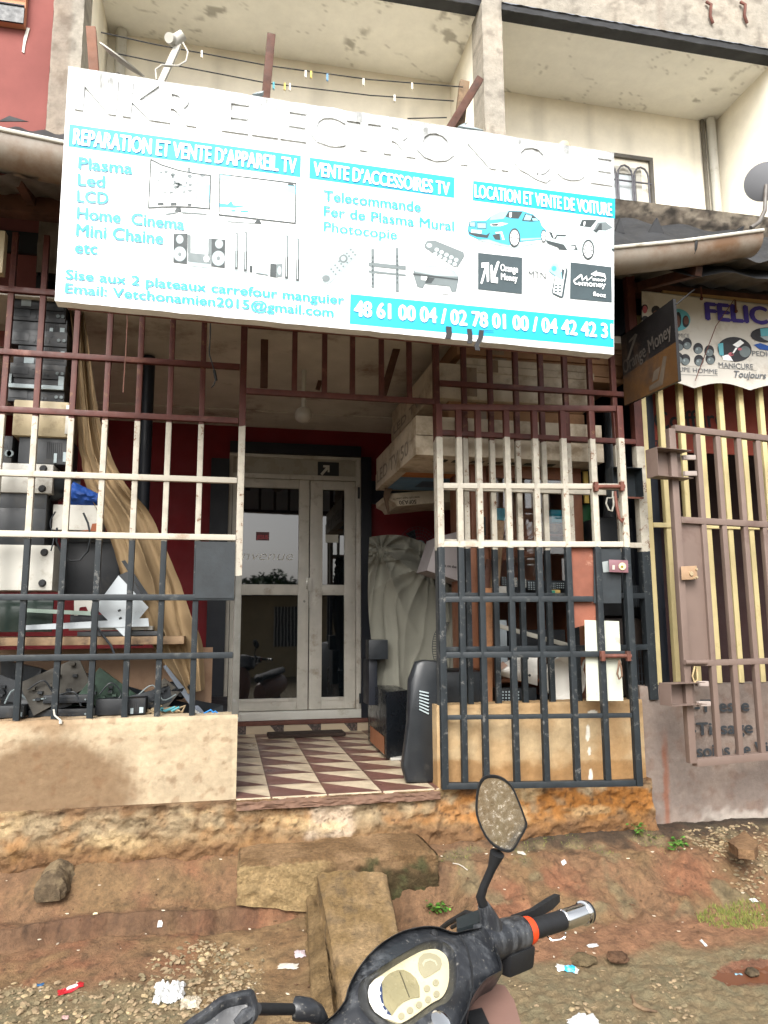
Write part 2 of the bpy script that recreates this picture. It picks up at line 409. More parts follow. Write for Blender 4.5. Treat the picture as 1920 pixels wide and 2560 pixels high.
def scol(p):
    px, py = PX(p); n = fbm(p.x*3, p.z*3, 23); n2 = fbm(p.x*11, p.z*11, 2)
    c = mixc(lin('756a63'), lin('80736a'), sstep(-.4, .4, n))
    c = mixc(c, lin('6d564a'), sstep(.1, .5, n2)*.4)
    c = mixc(c, lin('7a4a35'), sstep(9, 3, abs(px-(1665+(py-1950)*.03)+4*n2))*sstep(1800, 1900, py)*.7)
    c = mixc(c, lin('bab2a8'), sstep(.42, .36, p.z+.05*n2)*sstep(1690, 1800, px)*.5)
    c = mixc(c, lin('57483e'), sstep(.36, .3, p.z+.04*n2)*.7)
    return c
ZS = US(1780, 1712, .03).z
salon_wall = lowwall('grey mauve salon wall with hand painted black words', XR1+.004, 6.5, lambda x: .24, ZS, .03, scol, nx=260, nz=90)
for s_, (x0, y0), (x1, y1), h in (('-Tresse', (1738, 1780), (1873, 1777), .075), ('-Tissage', (1728, 1838), (1882, 1832), .075), ('-soins de Vis', (1730, 1894), (1936, 1884), .078)):
    lettering(s_, US(x0, y0, .012), US(x1, y1, .012), h, P('brush_paint', lin('33373b'), .3, 30, .8, 0), salon_wall, 'lettering', bold=.03)
# ---------------------------------------------------------------- tiled floor
t = NT('triangle_tiles'); T = .317
sp = t.n('ShaderNodeSeparateXYZ'); t.l(t.tc.outputs['Object'], sp.inputs[0])
XT = US(677, 1990, 0).x
u_ = t.math('DIVIDE', t.math('SUBTRACT', sp.outputs[0], XT-8*T), T); v_ = t.math('DIVIDE', t.math('ADD', sp.outputs[1], 3*T+.02), T)
fu, fv = t.math('FRACT', u_), t.math('FRACT', v_)
li = t.math('GREATER_THAN', t.math('ADD', fu, fv), 1.0)
nn = t.ramp(t.noise(5, 7, .7), [(.3, (.55,)*3), (.7, (1.1,)*3)])
c = t.mix(li, lin('6b4a42'), lin('c4b49a'))
gr = t.math('MINIMUM', t.math('MINIMUM', fu, t.math('SUBTRACT', 1, fu)), t.math('MINIMUM', fv, t.math('SUBTRACT', 1, fv)))
c = t.mix(t.math('LESS_THAN', gr, .012), c, lin('5b4338'))
c = t.mix(1.0, c, nn, 'MULTIPLY')
dirt = t.ramp(t.noise(3.2, 8, .7), [(.5, (0,0,0)), (.68, (1,1,1))])
c = t.mix(t.math('MULTIPLY', dirt, .55), c, lin('6b513c'))
m_tile = t.done(c, t.ramp(t.noise(6, 5), [(.3, (.25,)*3), (.7, (.6,)*3)]), 0, .45)
b = MB(); FZ = .637
lip = MB(); lip.grid(lambda u, v: (XL+.003+u*(XR0-XL-.006), -.060+.012*fbm(u*9, v*2, 4)+.006*fbm(u*40, v*5)+(.031 if v > .75 else 0), FZ-.055+v*.05), 150, 8); lip.build('cement_lip', P('lip_cement', lin('6a5142'), .3, 18, .9, .3), bpy.data.objects['foundation_wall'])
b.box(XL+.002, XR0+.0, -.028, .152, FZ-.03, FZ+.002)
b.box(-2.6, 2.75, .155, 2.45, FZ-.05, FZ)
tag(b.build('floor', m_tile, None), None, None, kind='structure')
# ---------------------------------------------------------------- shop interior
DY = 2.5
def DX(px): return U(px, 1300, DY).x
def DZ(py): return U(650, py, DY).z
CZ = U(600, 925, DY).z
shop = thing('shop_building', 'dim red walled shop room behind the tiled doorway', 'shop', (0, 2.5, FZ))
dl, dr, dtop, dbot = DX(488), DX(778), DZ(985), DZ(1545)
b = MB(); b.box(-2.6, dl, DY, DY+.12, FZ, CZ+.4); b.box(dr, 2.75, DY, DY+.12, FZ, CZ+.4); b.box(dl, dr, DY, DY+.12, dtop, CZ+.4)
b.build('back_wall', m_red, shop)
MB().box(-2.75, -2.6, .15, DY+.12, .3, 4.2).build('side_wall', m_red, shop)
MB().box(2.75, 2.9, .15, DY+.12, .3, 4.2).build('side_wall', m_navy, shop)  # interior darkness painted in: this wall of the red room is coloured dark
b = MB(); CF = CZ+.10
b.hexa([(-2.6,.12,CF),(2.75,.12,CF),(2.75,2.0,CZ+.02),(-2.6,2.0,CZ+.02),(-2.6,.12,CF+.05),(2.75,.12,CF+.05),(2.75,2.0,CZ+.07),(-2.6,2.0,CZ+.07)])
b.hexa([(-2.6,2.003,CZ+.012),(2.75,2.003,CZ+.012),(2.75,DY,CZ),(-2.6,DY,CZ),(-2.6,2.003,CZ+.06),(2.75,2.003,CZ+.06),(2.75,DY,CZ+.06),(-2.6,DY,CZ+.06)])
b.build('ceiling', m_ceil, shop)
b = MB()
for (x0, x1, y0, y1) in ((448, 488, 1000, 1560), (778, 800, 985, 1560)):
    b.box(DX(x0), DX(x1), DY-.07, DY-.002, FZ, DZ(y0))
b.box(DX(488)+.001, DX(778)-.001, DY-.06, DY-.002, dtop+.002, DZ(962))
b.box(DX(800)+.001, DX(1000), DY-.03, DY-.002, DZ(1085), DZ(1035))
b.build('painted_pillar', m_navy, shop)
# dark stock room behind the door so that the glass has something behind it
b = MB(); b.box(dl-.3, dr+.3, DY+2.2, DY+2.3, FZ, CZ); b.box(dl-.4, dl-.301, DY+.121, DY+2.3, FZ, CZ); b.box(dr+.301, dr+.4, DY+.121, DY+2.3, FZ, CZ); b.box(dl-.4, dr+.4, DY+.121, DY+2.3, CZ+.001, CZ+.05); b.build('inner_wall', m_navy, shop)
# wooden beam over the front, the floor of the balcony above
bz0, bz1 = U(60, 458, .02).z, U(60, 422, .02).z
MB().box(-2.6, 2.72, .02, .12, bz0, bz1, .006).build('front_beam', m_dwood, shop)
b = MB(); b.box(-2.6, 6.5, .62, 2.62, 4.05, 4.2)
b.build('roof_slab', m_tar, shop)
# riser with tiles, sill
t = NT('riser_tiles'); sp = t.n('ShaderNodeSeparateXYZ'); t.l(t.tc.outputs['Object'], sp.inputs[0])
fu = t.math('FRACT', t.math('DIVIDE', t.math('ADD', sp.outputs[0], 3.11), .33)); fv = t.math('DIVIDE', sp.outputs[2], .13)
k = t.math('GREATER_THAN', t.math('ADD', t.math('MULTIPLY', fu, 1.45), t.math('MULTIPLY', fv, .5)), 1.18)
m_riser = t.done(t.mix(k, lin('a4947c'), t.mix(t.ramp(t.noise(60, 3), [(.45, (0,0,0)), (.6, (1,1,1))]), lin('2a2320'), lin('5c4a42'))), .45)
b = MB(); b.box(DX(448), DX(800), DY-.09, DY-.072, FZ, DZ(1562)); b.build('step_riser', m_riser, shop)
b = MB(); b.box(DX(448), DX(800), DY-.10, DY+.1, DZ(1562)+.001, DZ(1553), .004); b.build('step_edge', P('red_cement', lin('5d3a30'), .3, 8, .8, .2), shop)
b = MB(); b.box(DX(480), DX(783), DY-.05, DY+.1, DZ(1553)+.001, DZ(1534), .004); b.build('door_sill', m_white, shop)
# ---------------------------------------------------------------- aluminium door
fr = MB(); y0, y1 = DY-.035, DY+.03
zt, zs = DZ(985), DZ(1534)
fr.box(dl, dr, y0, y1, DZ(992), zt-.001, .003)
fr.box(dl, dr, y0+.004, y1, DZ(1037), DZ(1027), .003)
fr.box(DX(768), dr, y0, y1, zs, DZ(992)-.001, .003); fr.box(dl, DX(496), y0, y1, zs, DZ(992)-.001, .003)
door = fr.build('door', m_alu, shop)
MB().box(DX(494), DX(770), DY, DY+.006, DZ(1029), DZ(990)).build('transom_glass', P('frosted_glass', lin('9a968a'), .12, 3, .3, .02), door)
def leaf(x0, x1, gx0, gx1, name):
    b = MB(); a = .003; ya, yb = DY-.025, DY+.02
    X0, X1, G0, G1 = DX(x0), DX(x1), DX(gx0), DX(gx1)
    b.box(X0, G0, ya, yb, zs+.006, DZ(1038), a); b.box(G1, X1, ya, yb, zs+.006, DZ(1038), a)
    for (p, q) in ((1058, 1038), (1287, 1263), (1534, 1507)):
        b.box(G0+.001, G1-.001, ya+.004, yb, DZ(p)+.006, DZ(q), a)
    b.box(G0, G1, ya-.004, ya+.004, DZ(1514), DZ(1507), .002)
    o = b.build(name, m_alu, door)
    g = MB(); g.box(G0+.001, G1-.001, DY-.004, DY+.002, DZ(1263)+.001, DZ(1058)-.001); g.box(G0+.001, G1-.001, DY-.004, DY+.002, DZ(1507)+.001, DZ(1287)-.001)
    g.build('glass', m_glass, door); return o
leaf(497, 666, 512, 643, 'door_leaf'); leaf(668, 767, 695, 743, 'door_leaf')
b = MB(); b.box(DX(664), DX(671), DY-.06, DY-.026, DZ(1277), DZ(1249), .003); b.box(DX(667), DX(669), DY-.05, DY-.04, DZ(1313), DZ(1277)); b.build('handle', m_white, door)
b = MB(); b.box(DX(660), DX(666), DY-.034, DY-.026, DZ(1273), DZ(1247), .002); b.disc((DX(656.5), DY-.025, DZ(1299)), .011, (0,-1,0), .008); b.build('lock', P('steel', lin('8a8880'), .2, 20, .35, 0, metal=.8), door)
b = MB(); b.box(DX(771), DX(775.5), DY-.05, DY-.036, DZ(1075), DZ(1050), .002); b.box(DX(774), DX(778), DY-.05, DY-.036, DZ(1522), DZ(1500), .002); b.build('hinge', m_black, door)
b = MB(); b.box(DX(550), DX(579), DY-.0055, DY-.0045, DZ(1169), DZ(1151)); st = b.build('sticker', P('red_sticker', lin('57282b'), .2, 20, .5, 0), door)
lettering('JESUS', (DX(552), DY-.0058, DZ(1165.5)), (DX(577), DY-.0058, DZ(1165.5)), .035, P('sticker_red', lin('a63a40'), .1, 5, .5, 0), door, bold=.05)
b = MB(); b.box(DX(702), DX(730), DY-.0055, DY-.0045, DZ(1171), DZ(1154)); b.build('sticker', P('paper_label', lin('a9a79c'), .1, 20, .6, 0), door)
lettering('Bienvenue', (DX(470), DY-.0055, DZ(1211)), (DX(632), DY-.0055, DZ(1211)), .09, P('etched_letters', lin('c8c8c0'), .1, 5, .6, 0), door, bold=-.012, shear=.25)
b = MB(); b.box(DX(684), DX(731), DY-.002, DY-.001, DZ(1026), DZ(996)); b.build('logo_sticker', m_black, door)
ar = MB()
def D2(x, y): return (DX(x), DY-.0032, DZ(y))
ar.poly([D2(*q) for q in ((690,1022),(702,1008),(696,1008),(696,1003),(710,1003),(710,1018),(706,1018),(706,1012),(694,1026))])
ar.build('logo', m_white, door)
# ceiling bulb
bp = U(656, 868, 1.0)
bulb = thing('light_bulb', 'unlit frosted bulb hanging under the doorway ceiling', 'bulb', bp)
b = MB(); zc = U(656, 900, 1.0).z; rr = (U(675, 900, 1.0).x-U(637, 900, 1.0).x)/2
prof = [(.0, .2), (.006, .5), (.02, .85), (.055, 1.0), (.085, .97), (.105, .75), (.118, .4), (.122, .05)]
zt_ = U(656, 880, 1.0).z
b.loft([[(bp.x+rr*k*math.cos(a), 1.0+rr*k*math.sin(a), zt_-h) for a in [2*math.pi*i/20 for i in range(20)]] for h, k in prof])
b.build('globe', P('frosted_bulb', lin('a8a49c'), .05, 3, .35, 0), bulb)
b = MB(); b.tube([(bp.x, 1.0, CZ+.09), (bp.x, 1.0, zt_-.004)], .018, 12); b.build('socket', m_white, bulb)
# neon on the right, hanging timbers under the ceiling
for (a, c_, y, lab) in (((572, 700), (570, 838), .5, 'straight rotten timber batten under the doorway ceiling'), ((862, 735), (826, 858), .5, 'slanting dark timber batten under the ceiling, right of the bulb'), ((716, 738), (686, 842), 1.2, 'thin dark batten crossing the ceiling above the bulb')):
    p, q = U(*a, y), U(*c_, y)
    solo(MB().bar(p, q, .05 if y < 1 else .035, .03, (0, 1, 0), .004), 'timber_batten', m_dwood, lab, 'batten')
# ---------------------------------------------------------------- upper storey
YC, YB = .6, 1.5
up = thing('upper_building', 'cream two storey block with open balconies over the shop', 'building', (1.5, YC, 4.0))
WALLC, SOFC, CONC = lin('faf4e4'), lin('f2efe4'), lin('9a9489')
def ucol(base, dirt, amt=1.0, sc=1.2):
    def f(p):
        n = fbm(p.x*sc, p.y*sc*1.5, p.z*sc); n2 = fbm(p.x*6, p.y*9, p.z*6+3); n3 = fbm(p.x*18, p.y*18, p.z*18)
        c = mk(base, 1+.05*n)
        k = sstep(.42, .60, fbm(p.x*1.9+7, p.y*2.6, p.z*1.9+2, 2))*sstep(.05, .35, n2+.4*n3)
        c = mixc(c, dirt, sstep(.014, .0, abs(fbm(p.x*1.1, p.y*1.3, 77)))*.55)
        return mixc(c, dirt, k*.8*amt)
    return f
zs0 = U(1075, 15, YC).z
zs1 = zs0
# soffit, with cracks of flaked paint
b = MB(); b.grid(lambda u, v: (-1.3+u*8.3, YC+.1+v*(YB-YC-.1), zs0), 330, 44)
b.build('soffit', m_upper, up, smooth=0, colf=ucol(SOFC, lin('a09b8e'), 1.0))
b = MB(); b.grid(lambda u, v: (-1.3+u*8.3, YB, 3.9+v*(zs0-3.9)), 120, 40)
wcol = lambda p: mixc(mk(WALLC, 1+.04*fbm(p.x*2, p.z*2, 3)-.16*sstep(.1, .45, fbm(p.x*7, p.z*.5, p.y*7))*sstep(zs0-1.5, zs0-.1, p.z+.5*fbm(p.x*5, 2, p.y*5))), lin('cfc4ac'), .5*sstep(zs0-.12, zs0, p.z+.04*fbm(p.x*4, 1)))
b.build('back_wall', m_upper, up, smooth=0, colf=wcol)
# dark dripping edge of slab and raw concrete band above it
def ccol(p):
    n = fbm(p.x*1.6, p.z*2.2, 2); n2 = fbm(p.x*8, p.z*8, 5); c = mixc(CONC, lin('a49c8f'), sstep(-.3, .4, n))
    c = mixc(c, lin('5f5850'), sstep(.1, .5, n2)*.5); return mixc(c, lin('6b5648'), sstep(.3, .5, fbm(p.x*3, 1, 4))*.4)
b = MB(); b.grid(lambda u, v: (-1.4+u*8.4, YC+.004*fbm(u*60, v*8), zs0+.056+v*1.2), 200, 40)
b.grid(lambda u, v: (-1.4+u*8.4, YC+.01+v*.1, zs0+.056), 60, 2)
b.build('slab_band', m_concrete, up, smooth=0, colf=ccol)
b = MB(); b.grid(lambda u, v: (-1.35+u*8.35, YC+.012+.006*fbm(u*90, v*3), zs0-.012*abs(fbm(u*70, 4))+v*.066), 400, 4)
b.grid(lambda u, v: (-1.35+u*8.35, YC+.014+v*.11, zs0-.004-.008*abs(fbm(u*70, 4))*(1-v)), 400, 2)
b.build('slab_edge', m_tar, up)
# columns and cross walls
def column(x0, x1, x2):
    b = MB(); b.grid(lambda u, v: (x0+u*(x1-x0)+.006*fbm(v*30, u), YC-.03, 3.9+v*(zs0+1.3-3.9)), 12, 160)
    b.grid(lambda u, v: (x0, YC-.03+u*.25, 3.9+v*(zs0-3.9)), 4, 60); b.grid(lambda u, v: (x1, YC-.03+u*.25, 3.9+v*(zs0-3.9)), 4, 60)
    b.build('column', m_concrete, up, smooth=0, colf=ccol)
    b = MB(); b.grid(lambda u, v: (x0+.02, YC+.02+u*(YB-YC-.02), 3.9+v*(zs0-.001-3.9)), 10, 20); b.grid(lambda u, v: (x1-.0, YC+.22+u*(YB-YC-.22), 3.9+v*(zs0-.001-3.9)), 10, 20)
    b.build('cross_wall', m_upper, up, smooth=0, colf=wcol)
cx0, cx1 = U(1043, 200, YC).x, U(1086, 200, YC).x
column(cx0, cx1, 0)
lx0, lx1 = U(112, 120, YC).x, U(178, 120, YC).x
column(lx0, lx1, 0)
rx = U(1659, 200, 1.1).x
b = MB(); b.grid(lambda u, v: (U(1545, 300, YB).x, YB-u*(YB-YC-.02), 3.9+v*(zs0-3.9-.001)), 10, 20); b.build('cross_wall', m_upper, up, smooth=0, colf=wcol)
# parapet at the edge of the balcony
pz0, pz1 = U(1450, 500, YC).z, U(1450, 447, YC).z
def pcol(p):
    n = fbm(p.x*3, p.z*6, 3); n2 = fbm(p.x*12, p.z*12, 7); n3 = fbm(p.x*30, p.z*30, 5); c = mixc(lin('4b443c'), lin('71695d'), sstep(-.2, .4, n+.5*n3))
    return mixc(c, lin('26231f'), sstep(-.15, .5, n2+.5*n3+.35*sstep(4.3, 4.9, p.x))*.9)
b = MB(); b.grid(lambda u, v: (-1.3+u*8, YC-.02+.008*fbm(u*60, v*4), pz0-.012*fbm(u*50, 2)*(1-v)+v*(pz1-pz0)), 300, 10)
b.grid(lambda u, v: (-1.3+u*8, YC-.02+v*.12, pz1), 60, 2); b.grid(lambda u, v: (-1.3+u*8, YC+.1, 3.9+v*(pz1-3.9)), 10, 4)
b.build('parapet', m_concrete, up, smooth=60, colf=pcol)
# drain pipes, rebar stubs
for (px, py, c_) in ((1540, 330, 'f'), (262, 90, 'b')):
    p = U(px, py, YB-.05)
    MB().tube([(p.x, YB-.05, 3.9), (p.x, YB-.05, zs0-.01)], .045, 14).build('drain_pipe', m_white, up)
    if c_ == 'f': MB().tube([(p.x-.075, YB-.02, 3.9), (p.x-.075, YB-.02, zs0-.01)], .02, 8).build('cable_duct', P('grey_duct', lin('6f6a60'), .3, 9, .8), up)
for px in (1528, 1602):
    p = U(px, 35, YC-.02)
    MB().tube([p+Vector((0,0,.14)), p+Vector((.03,-.02,.1)), p+Vector((.02,-.01,0)), p+Vector((.05,0,-.06))], .013, 8).build('rebar_stub', m_rust, up)
b = MB()
for c_ in ((1490, 130),): pass
# barred window in the right bay
wn = MB(); x0, x1 = U(1300, 400, YB).x, U(1410, 400, YB).x; z1, z0 = U(1370, 340, YB).z, 3.95
wn.box(x0, x1, YB-.03, YB-.002, z1-.035, z1); wn.box(x1-.035, x1, YB-.03, YB-.002, z0, z1-.036)
win = wn.build('window', P('grey_trim', lin('5d5a55'), .2, 8, .7), up)
b = MB(); b.box(x0, x1-.13, YB-.025, YB-.004, z1-.2, z1-.13); b.box(x1-.19, x1-.13, YB-.025, YB-.004, z0, z1-.201); b.build('frame', m_white, win)
t = NT('window_pane'); m_pane = t.done(lin('c9d2d6'), .1, 0, .6)
MB().box(x0, x1-.192, YB-.012, YB-.003, z0, z1-.202).build('pane', m_pane, win)
b = MB(); m_bar = P('iron_bars', lin('5b5b62'), .2, 9, .6)
zc_ = z1-.16
for i in range(6):
    xx = x1-.08-.17*i
    b.tube([(xx, YB-.06, z0), (xx, YB-.06, zc_-.08)] + [(xx-.075+.075*math.cos(a), YB-.06, zc_-.08+.1*math.sin(a)) for a in (.5,1.0,1.57,2.1,2.7)] + [(xx-.15, YB-.06, zc_-.08), (xx-.15, YB-.06, z0)], .009, 6)
for zz in (z1-.3, z1-.55): b.tube([(x0, YB-.06, zz), (x1-.05, YB-.06, zz)], .008, 6)
b.build('window_bars', m_bar, win)
# ---------------------------------------------------------------- red neighbour building at the left
rb = thing('red_building', 'pink red rendered building at the far left edge', 'building', (-2.2, .7, 3.2))
def rcol2(p):
    c = mixc(lin('7a4a46'), lin('86524d'), sstep(-.4, .4, fbm(p.x*2, p.z*2, 1)))
    return c
xe = U(110, 150, .65).x
b = MB(); b.grid(lambda u, v: (xe-2.5+u*2.5, .65, 3.4+v*3.6), 60, 90); b.build('wall', m_upper, rb, smooth=0, colf=rcol2)
b = MB(); b.box(xe+.002, xe+.055, .63, .9, 3.4, 7.0); b.build('tarred_joint', m_tar, rb)
wz = U(30, 55, .62).z; wx = U(55, 40, .62).x
b = MB(); b.box(wx-.9, wx, .60, .648, wz, wz+.5); w_ = b.build('window', P('orange_shutter', lin('c98e6b'), .15, 3, .8), rb)
b = MB(); b.box(wx-.9, wx-.002, .585, .599, wz+.0, wz+.13); b.build('sill', m_black, w_)
b = MB()
for zz in (.13, .2): b.tube([(wx-.9, .58, wz+zz), (wx+.0, .58, wz+zz)], .006, 6)
b.tube([(wx-.25, .58, wz+.0), (wx-.25, .58, wz+.5)], .006, 6); b.build('railing', m_bar, w_)
b = MB(); p = U(58, 60, .645); b.prism([p, p+Vector((.02,0,0)), p+Vector((.0,0,-.12)), p+Vector((-.005,0,-.2)), p+Vector((-.02,0,-.19)), p+Vector((-.015,0,-.08))], (0,-.002,0)); b.build('paint_run', m_white, rb)
# ---------------------------------------------------------------- awning: gutters and sheets
YG = -.7
def gutter(name, label, a, b_, bot, y, hook=None):
    A, B = U(*a, y), U(*b_, y); zr = A.z - U(a[0], bot, y).z; rad = zr*.9
    root = thing(name, label, 'gutter', (A.x, y, A.z))
    mb = MB(); n = 40; k = 12
    rings = []
    for i in range(n+1):
        c = A.lerp(B, i/n); sag = -.012*math.sin(math.pi*i/n)
        out = [c+Vector((0, 0, sag))+Vector((0, (rad*(1-math.cos(math.pi*j/k)))*.9, -rad*math.sin(math.pi*j/k)**.8)) for j in range(k+1)]
        inn = [c+Vector((0, .004, sag))+Vector((0, (rad*(1-math.cos(math.pi*j/k)))*.9*.97, -(rad-.005)*math.sin(math.pi*j/k)**.8)) for j in range(k, -1, -1)]
        rings.append(out+inn)
    mb.loft(rings); mb.build('trough', m_gutter, root)
    mb = MB(); mb.tube([A+Vector((0,-.004,.004)), A.lerp(B,.5)+Vector((0,-.004,-.006)), B+Vector((0,-.004,.004))], .012, 8); mb.build('rim', m_white, root)
    c = [B+Vector((0, (rad*(1-math.cos(math.pi*j/k)))*.9, -rad*math.sin(math.pi*j/k)**.8)) for j in range(k+1)]
    mb = MB(); mb.prism(c, (.004,0,0)); mb.build('end_cap', m_gutter, root)
    if hook:
        h = A.lerp(B, hook); mb = MB(); mb.tube([h+Vector((0, (rad*(1-math.cos(math.pi*j/k)))*.9-.004, -(rad+.006)*math.sin(math.pi*j/k)**.8+.012)) for j in range(k+1)], .01, 6); mb.build('bracket', m_tar, root)
    return root, A, B, rad
gl = gutter('roof_gutter', 'stained grey half round gutter left of the big sign', (-160, 240), (175, 318), 352-50, YG)
gr_ = gutter('roof_gutter', 'stained beige gutter with dark bracket, right of the big sign', (1290, 540), (1648, 499), 584, YG, .58)
def sheet(p00, p10, p01, p11, mat, name, label, wav=.012, n=40):
    mb = MB(); p00, p10, p01, p11 = map(Vector, (p00, p10, p01, p11))
    def f(u, v):
        p = p00.lerp(p10, u).lerp(p01.lerp(p11, u), v); return p+Vector((0, 0, wav*math.sin(u*n*2*math.pi)))
    mb.grid(f, n*6, 6)
    mb2 = mb; return mb2
# corrugated sheets: a lower one over the grilles, a tarred upper one rising to the parapet
ro = thing('awning_roof', 'dark corrugated sheet awning between the gutters and the parapet', 'roof', (1, 0, 3.6))
gA, gB = gl[1], gr_[2]
zl = U(60, 400, -.4).z
sheet((-3, YG+.12, gl[2].z-.12), (1.6, YG+.12, gl[2].z-.12), (-3, .05, bz1+.01), (1.6, .05, bz1+.01), m_tin, '', '', n=30).build('corrugated_sheet', m_tin, ro)
sheet((1.62, YG+.1, gr_[2].z-.17), (6, YG+.1, gr_[2].z-.10), (1.62, .1, U(1500, 622, .1).z+.02), (6, .1, U(1500, 622, .1).z+.02), m_tin, '', '', n=24).build('corrugated_sheet', m_tin, ro)
sheet((-3, YG+.16, gl[2].z-.02), (2.0, YG+.16, gl[2].z-.06), (-3, YC-.06, U(60, 250, YC-.06).z-.1), (2.0, YC-.06, U(60, 250, YC-.06).z-.1), m_tar, '', '', n=30).build('tarred_sheet', m_tar, ro)
sheet((2.0, YG+.16, gr_[1].z-.05), (6.2, YG+.16, gr_[2].z-.02), (2.0, YC-.06, pz0+.02), (6.2, YC-.06, pz0+.02), m_tar, '', '', wav=.02, n=9).build('tarred_sheet', m_tar, ro)
b = MB()
for (q) in (((1400, 505),(1420,470),(1435,505)), ((1580, 505),(1608, 488),(1600,515)), ((-5, 262), (20, 250), (60, 262)), ((1330, 500), (1340, 470), (1350, 505))):
    P3 = [U(a, c_, .2) for a, c_ in q]; b.prism(P3, (0, .02, .01))
b.build('torn_flap', m_tar, ro)
# rafters under the sheets
b = MB(); 
for px, py in ((1500, 600), (30, 375)):
    p = U(px, py, YG+.2); b.bar((p.x, YG+.15, p.z+.02), (p.x-.05, .03, bz1-.03 if px < 100 else U(1500, 625, .03).z-.02), .05, .06, bev=.003)
b.build('rafter', m_dwood, ro)
p = U(1530, 632, .06); MB().box(2.72, 6.3, .03, .12, p.z-.07, p.z+.01, .005).build('rafter', m_dwood, ro)
# ---------------------------------------------------------------- wooden posts, clothes lines, antennas behind the sign
YP = .0
def post(a, c_, y, w_, d_, lab, mat=m_dwood):
    p, q = U(*a, y), U(*c_, y)
    return solo(MB().bar(p, q, w_, d_, (0,1,0), .004), 'timber_post', mat, lab, 'post')
post((586, 78), (566, 300), -.3, .05, .05, 'dark wooden post standing behind the middle of the big sign')
post((1036, 172), (958, 300), .2, .055, .055, 'dark slanting timber leaning against the grey column')
post((1003, 178), (985, 330), .28, .07, .05, 'brown weathered post beside the slanting timber', m_wood)
post((197, 62), (206, 190), .2, .06, .05, 'reddish wooden post behind the top left corner of the sign', P('red_timber', lin('7a5645'), .3, 8, .8, .2))
def line(pts, y, r, name, lab, cat, mat, group=None):
    q = [U(a, c_, y) for a, c_ in pts]; q2 = []
    for i in range(len(q)-1):
        for k in range(6): q2.append(q[i].lerp(q[i+1], k/6))
    q2.append(q[-1]); return solo(MB().tube(q2, r, 6), name, mat, lab, cat, group)
YW = .24
wl = [((218, 70), (330, 95), (580, 142), (800, 172), (1000, 188)), ((235, 112), (330, 132), (580, 180), (800, 206), (980, 218)), ((270, 165), (420, 195), (560, 215)), ((880, 256), (965, 254))]
for pts, lab in zip(wl, ('upper clothes line strung above the big sign', 'middle clothes line strung above the big sign', 'lowest clothes line dipping behind the sign near the aerial', 'short clothes line tied to the brown weathered post')):
    line(pts, YW, .004, 'clothes_line', lab, 'clothesline', m_tar)
pegs = [(436, 116, 'e8e2d2', 'cream peg alone on the upper clothes line near the aerial'), (660, 159, 'efe6d8', 'white peg on the upper line, right of the post'), (672, 160, 'd9c05a', 'yellow peg beside a white one on the upper line'),
        (707, 166, '6b9fc9', 'pale blue peg on the upper clothes line'), (785, 176, 'ece6d6', 'cream peg on the upper line, right of the blue one'), (591, 184, '2e9fae', 'teal peg on the middle line beside the post'),
        (615, 186, 'd8bd4e', 'yellow peg on the middle clothes line'), (626, 187, 'e9e2cd', 'white peg next to the yellow one on the middle line'), (890, 185, 'e6dcc6', 'lone pale peg on the upper line, near its right end'), (852, 211, 'e8e2d6', 'small pale peg on the middle line, right half')]
for px, py, h, lab in pegs:
    p = U(px, py, YW); b = MB(); b.box(p.x-.006, p.x-.001, YW-.008, YW+.008, p.z-.03, p.z+.02, .001); b.box(p.x+.001, p.x+.006, YW-.008, YW+.008, p.z-.034, p.z+.02, .001)
    solo(b, 'clothes_peg', P('peg', lin(h), .1, 30, .5, 0), lab, 'peg', 'pegs on the clothes lines')
# aerial: small dish seen edge-on with an arm
def dish(name, label, c, n, rx, rz, depth, armto, mat, mount=None):
    root = thing(name, label, 'dish', c); n = Vector(n).normalized(); x = Vector((0,0,1)).cross(n).normalized(); z = n.cross(x)
    mb = MB(); rings = []
    for k in range(9):
        s_ = k/8; rings.append([Vector(c)+x*(rx*s_*math.cos(a))+z*(rz*s_*math.sin(a))+n*(depth*(s_*s_)) for a in [2*math.pi*i/28 for i in range(28)]])
    rings[0] = [v+n*0 + x*(.001*math.cos(i))+z*(.001*math.sin(i)) for i, v in enumerate(rings[0])]
    back = [[v-n*.008 for v in r] for r in rings]
    mb.loft(back[:0]+rings[::-1][::-1]+back[::-1]); mb.build('reflector', mat, root)
    if armto: 
        mb = MB(); mb.tube([Vector(c)-z*rz*.95+n*depth, Vector(armto)], .012, 8); mb.build('arm', m_white, root)
        mb = MB(); d_ = (Vector(c)-Vector(armto)).normalized(); mb.tube([Vector(armto)-d_*.02, Vector(armto)+d_*.05], [.022, .03], 12); mb.build('receiver', m_white, root)
    if mount:
        mb = MB(); mb.tube(mount, .015, 10); mb.build('mount', m_tin, root)
    return root
c = U(225, 150, -.15)
dish('satellite_dish', 'pale dish seen edge on behind the left top corner of the sign', U(262, 135, .0), (.5, -.45, .75), .15, .15, .02, None, m_white, [U(255, 160, .0), U(262, 230, .0)])
ae = thing('aerial_arm', 'tilted aerial arm with a white receiver head above the sign', 'aerial', U(360, 165, -.2))
MB().bar(U(345, 185, -.2), U(386, 95, -.2), .035, .03, (0,1,0), .003).build('arm', m_white, ae)
b = MB(); p = U(385, 88, -.2); b.tube([p+Vector((-.03,.0,-.02)), p+Vector((.03,-.02,.03))], [.04, .03], 14); b.tube([p+Vector((-.05,-.05,-.03)), p+Vector((-.03,-.01,-.01))], [.03,.036], 14); b.build('receiver', m_white, ae)
b = MB(); b.tube([U(*q, -.22) for q in ((395,92),(406,112),(402,132),(385,142),(350,140),(336,150),(338,172))], .005, 6); b.build('cable', m_white, ae)
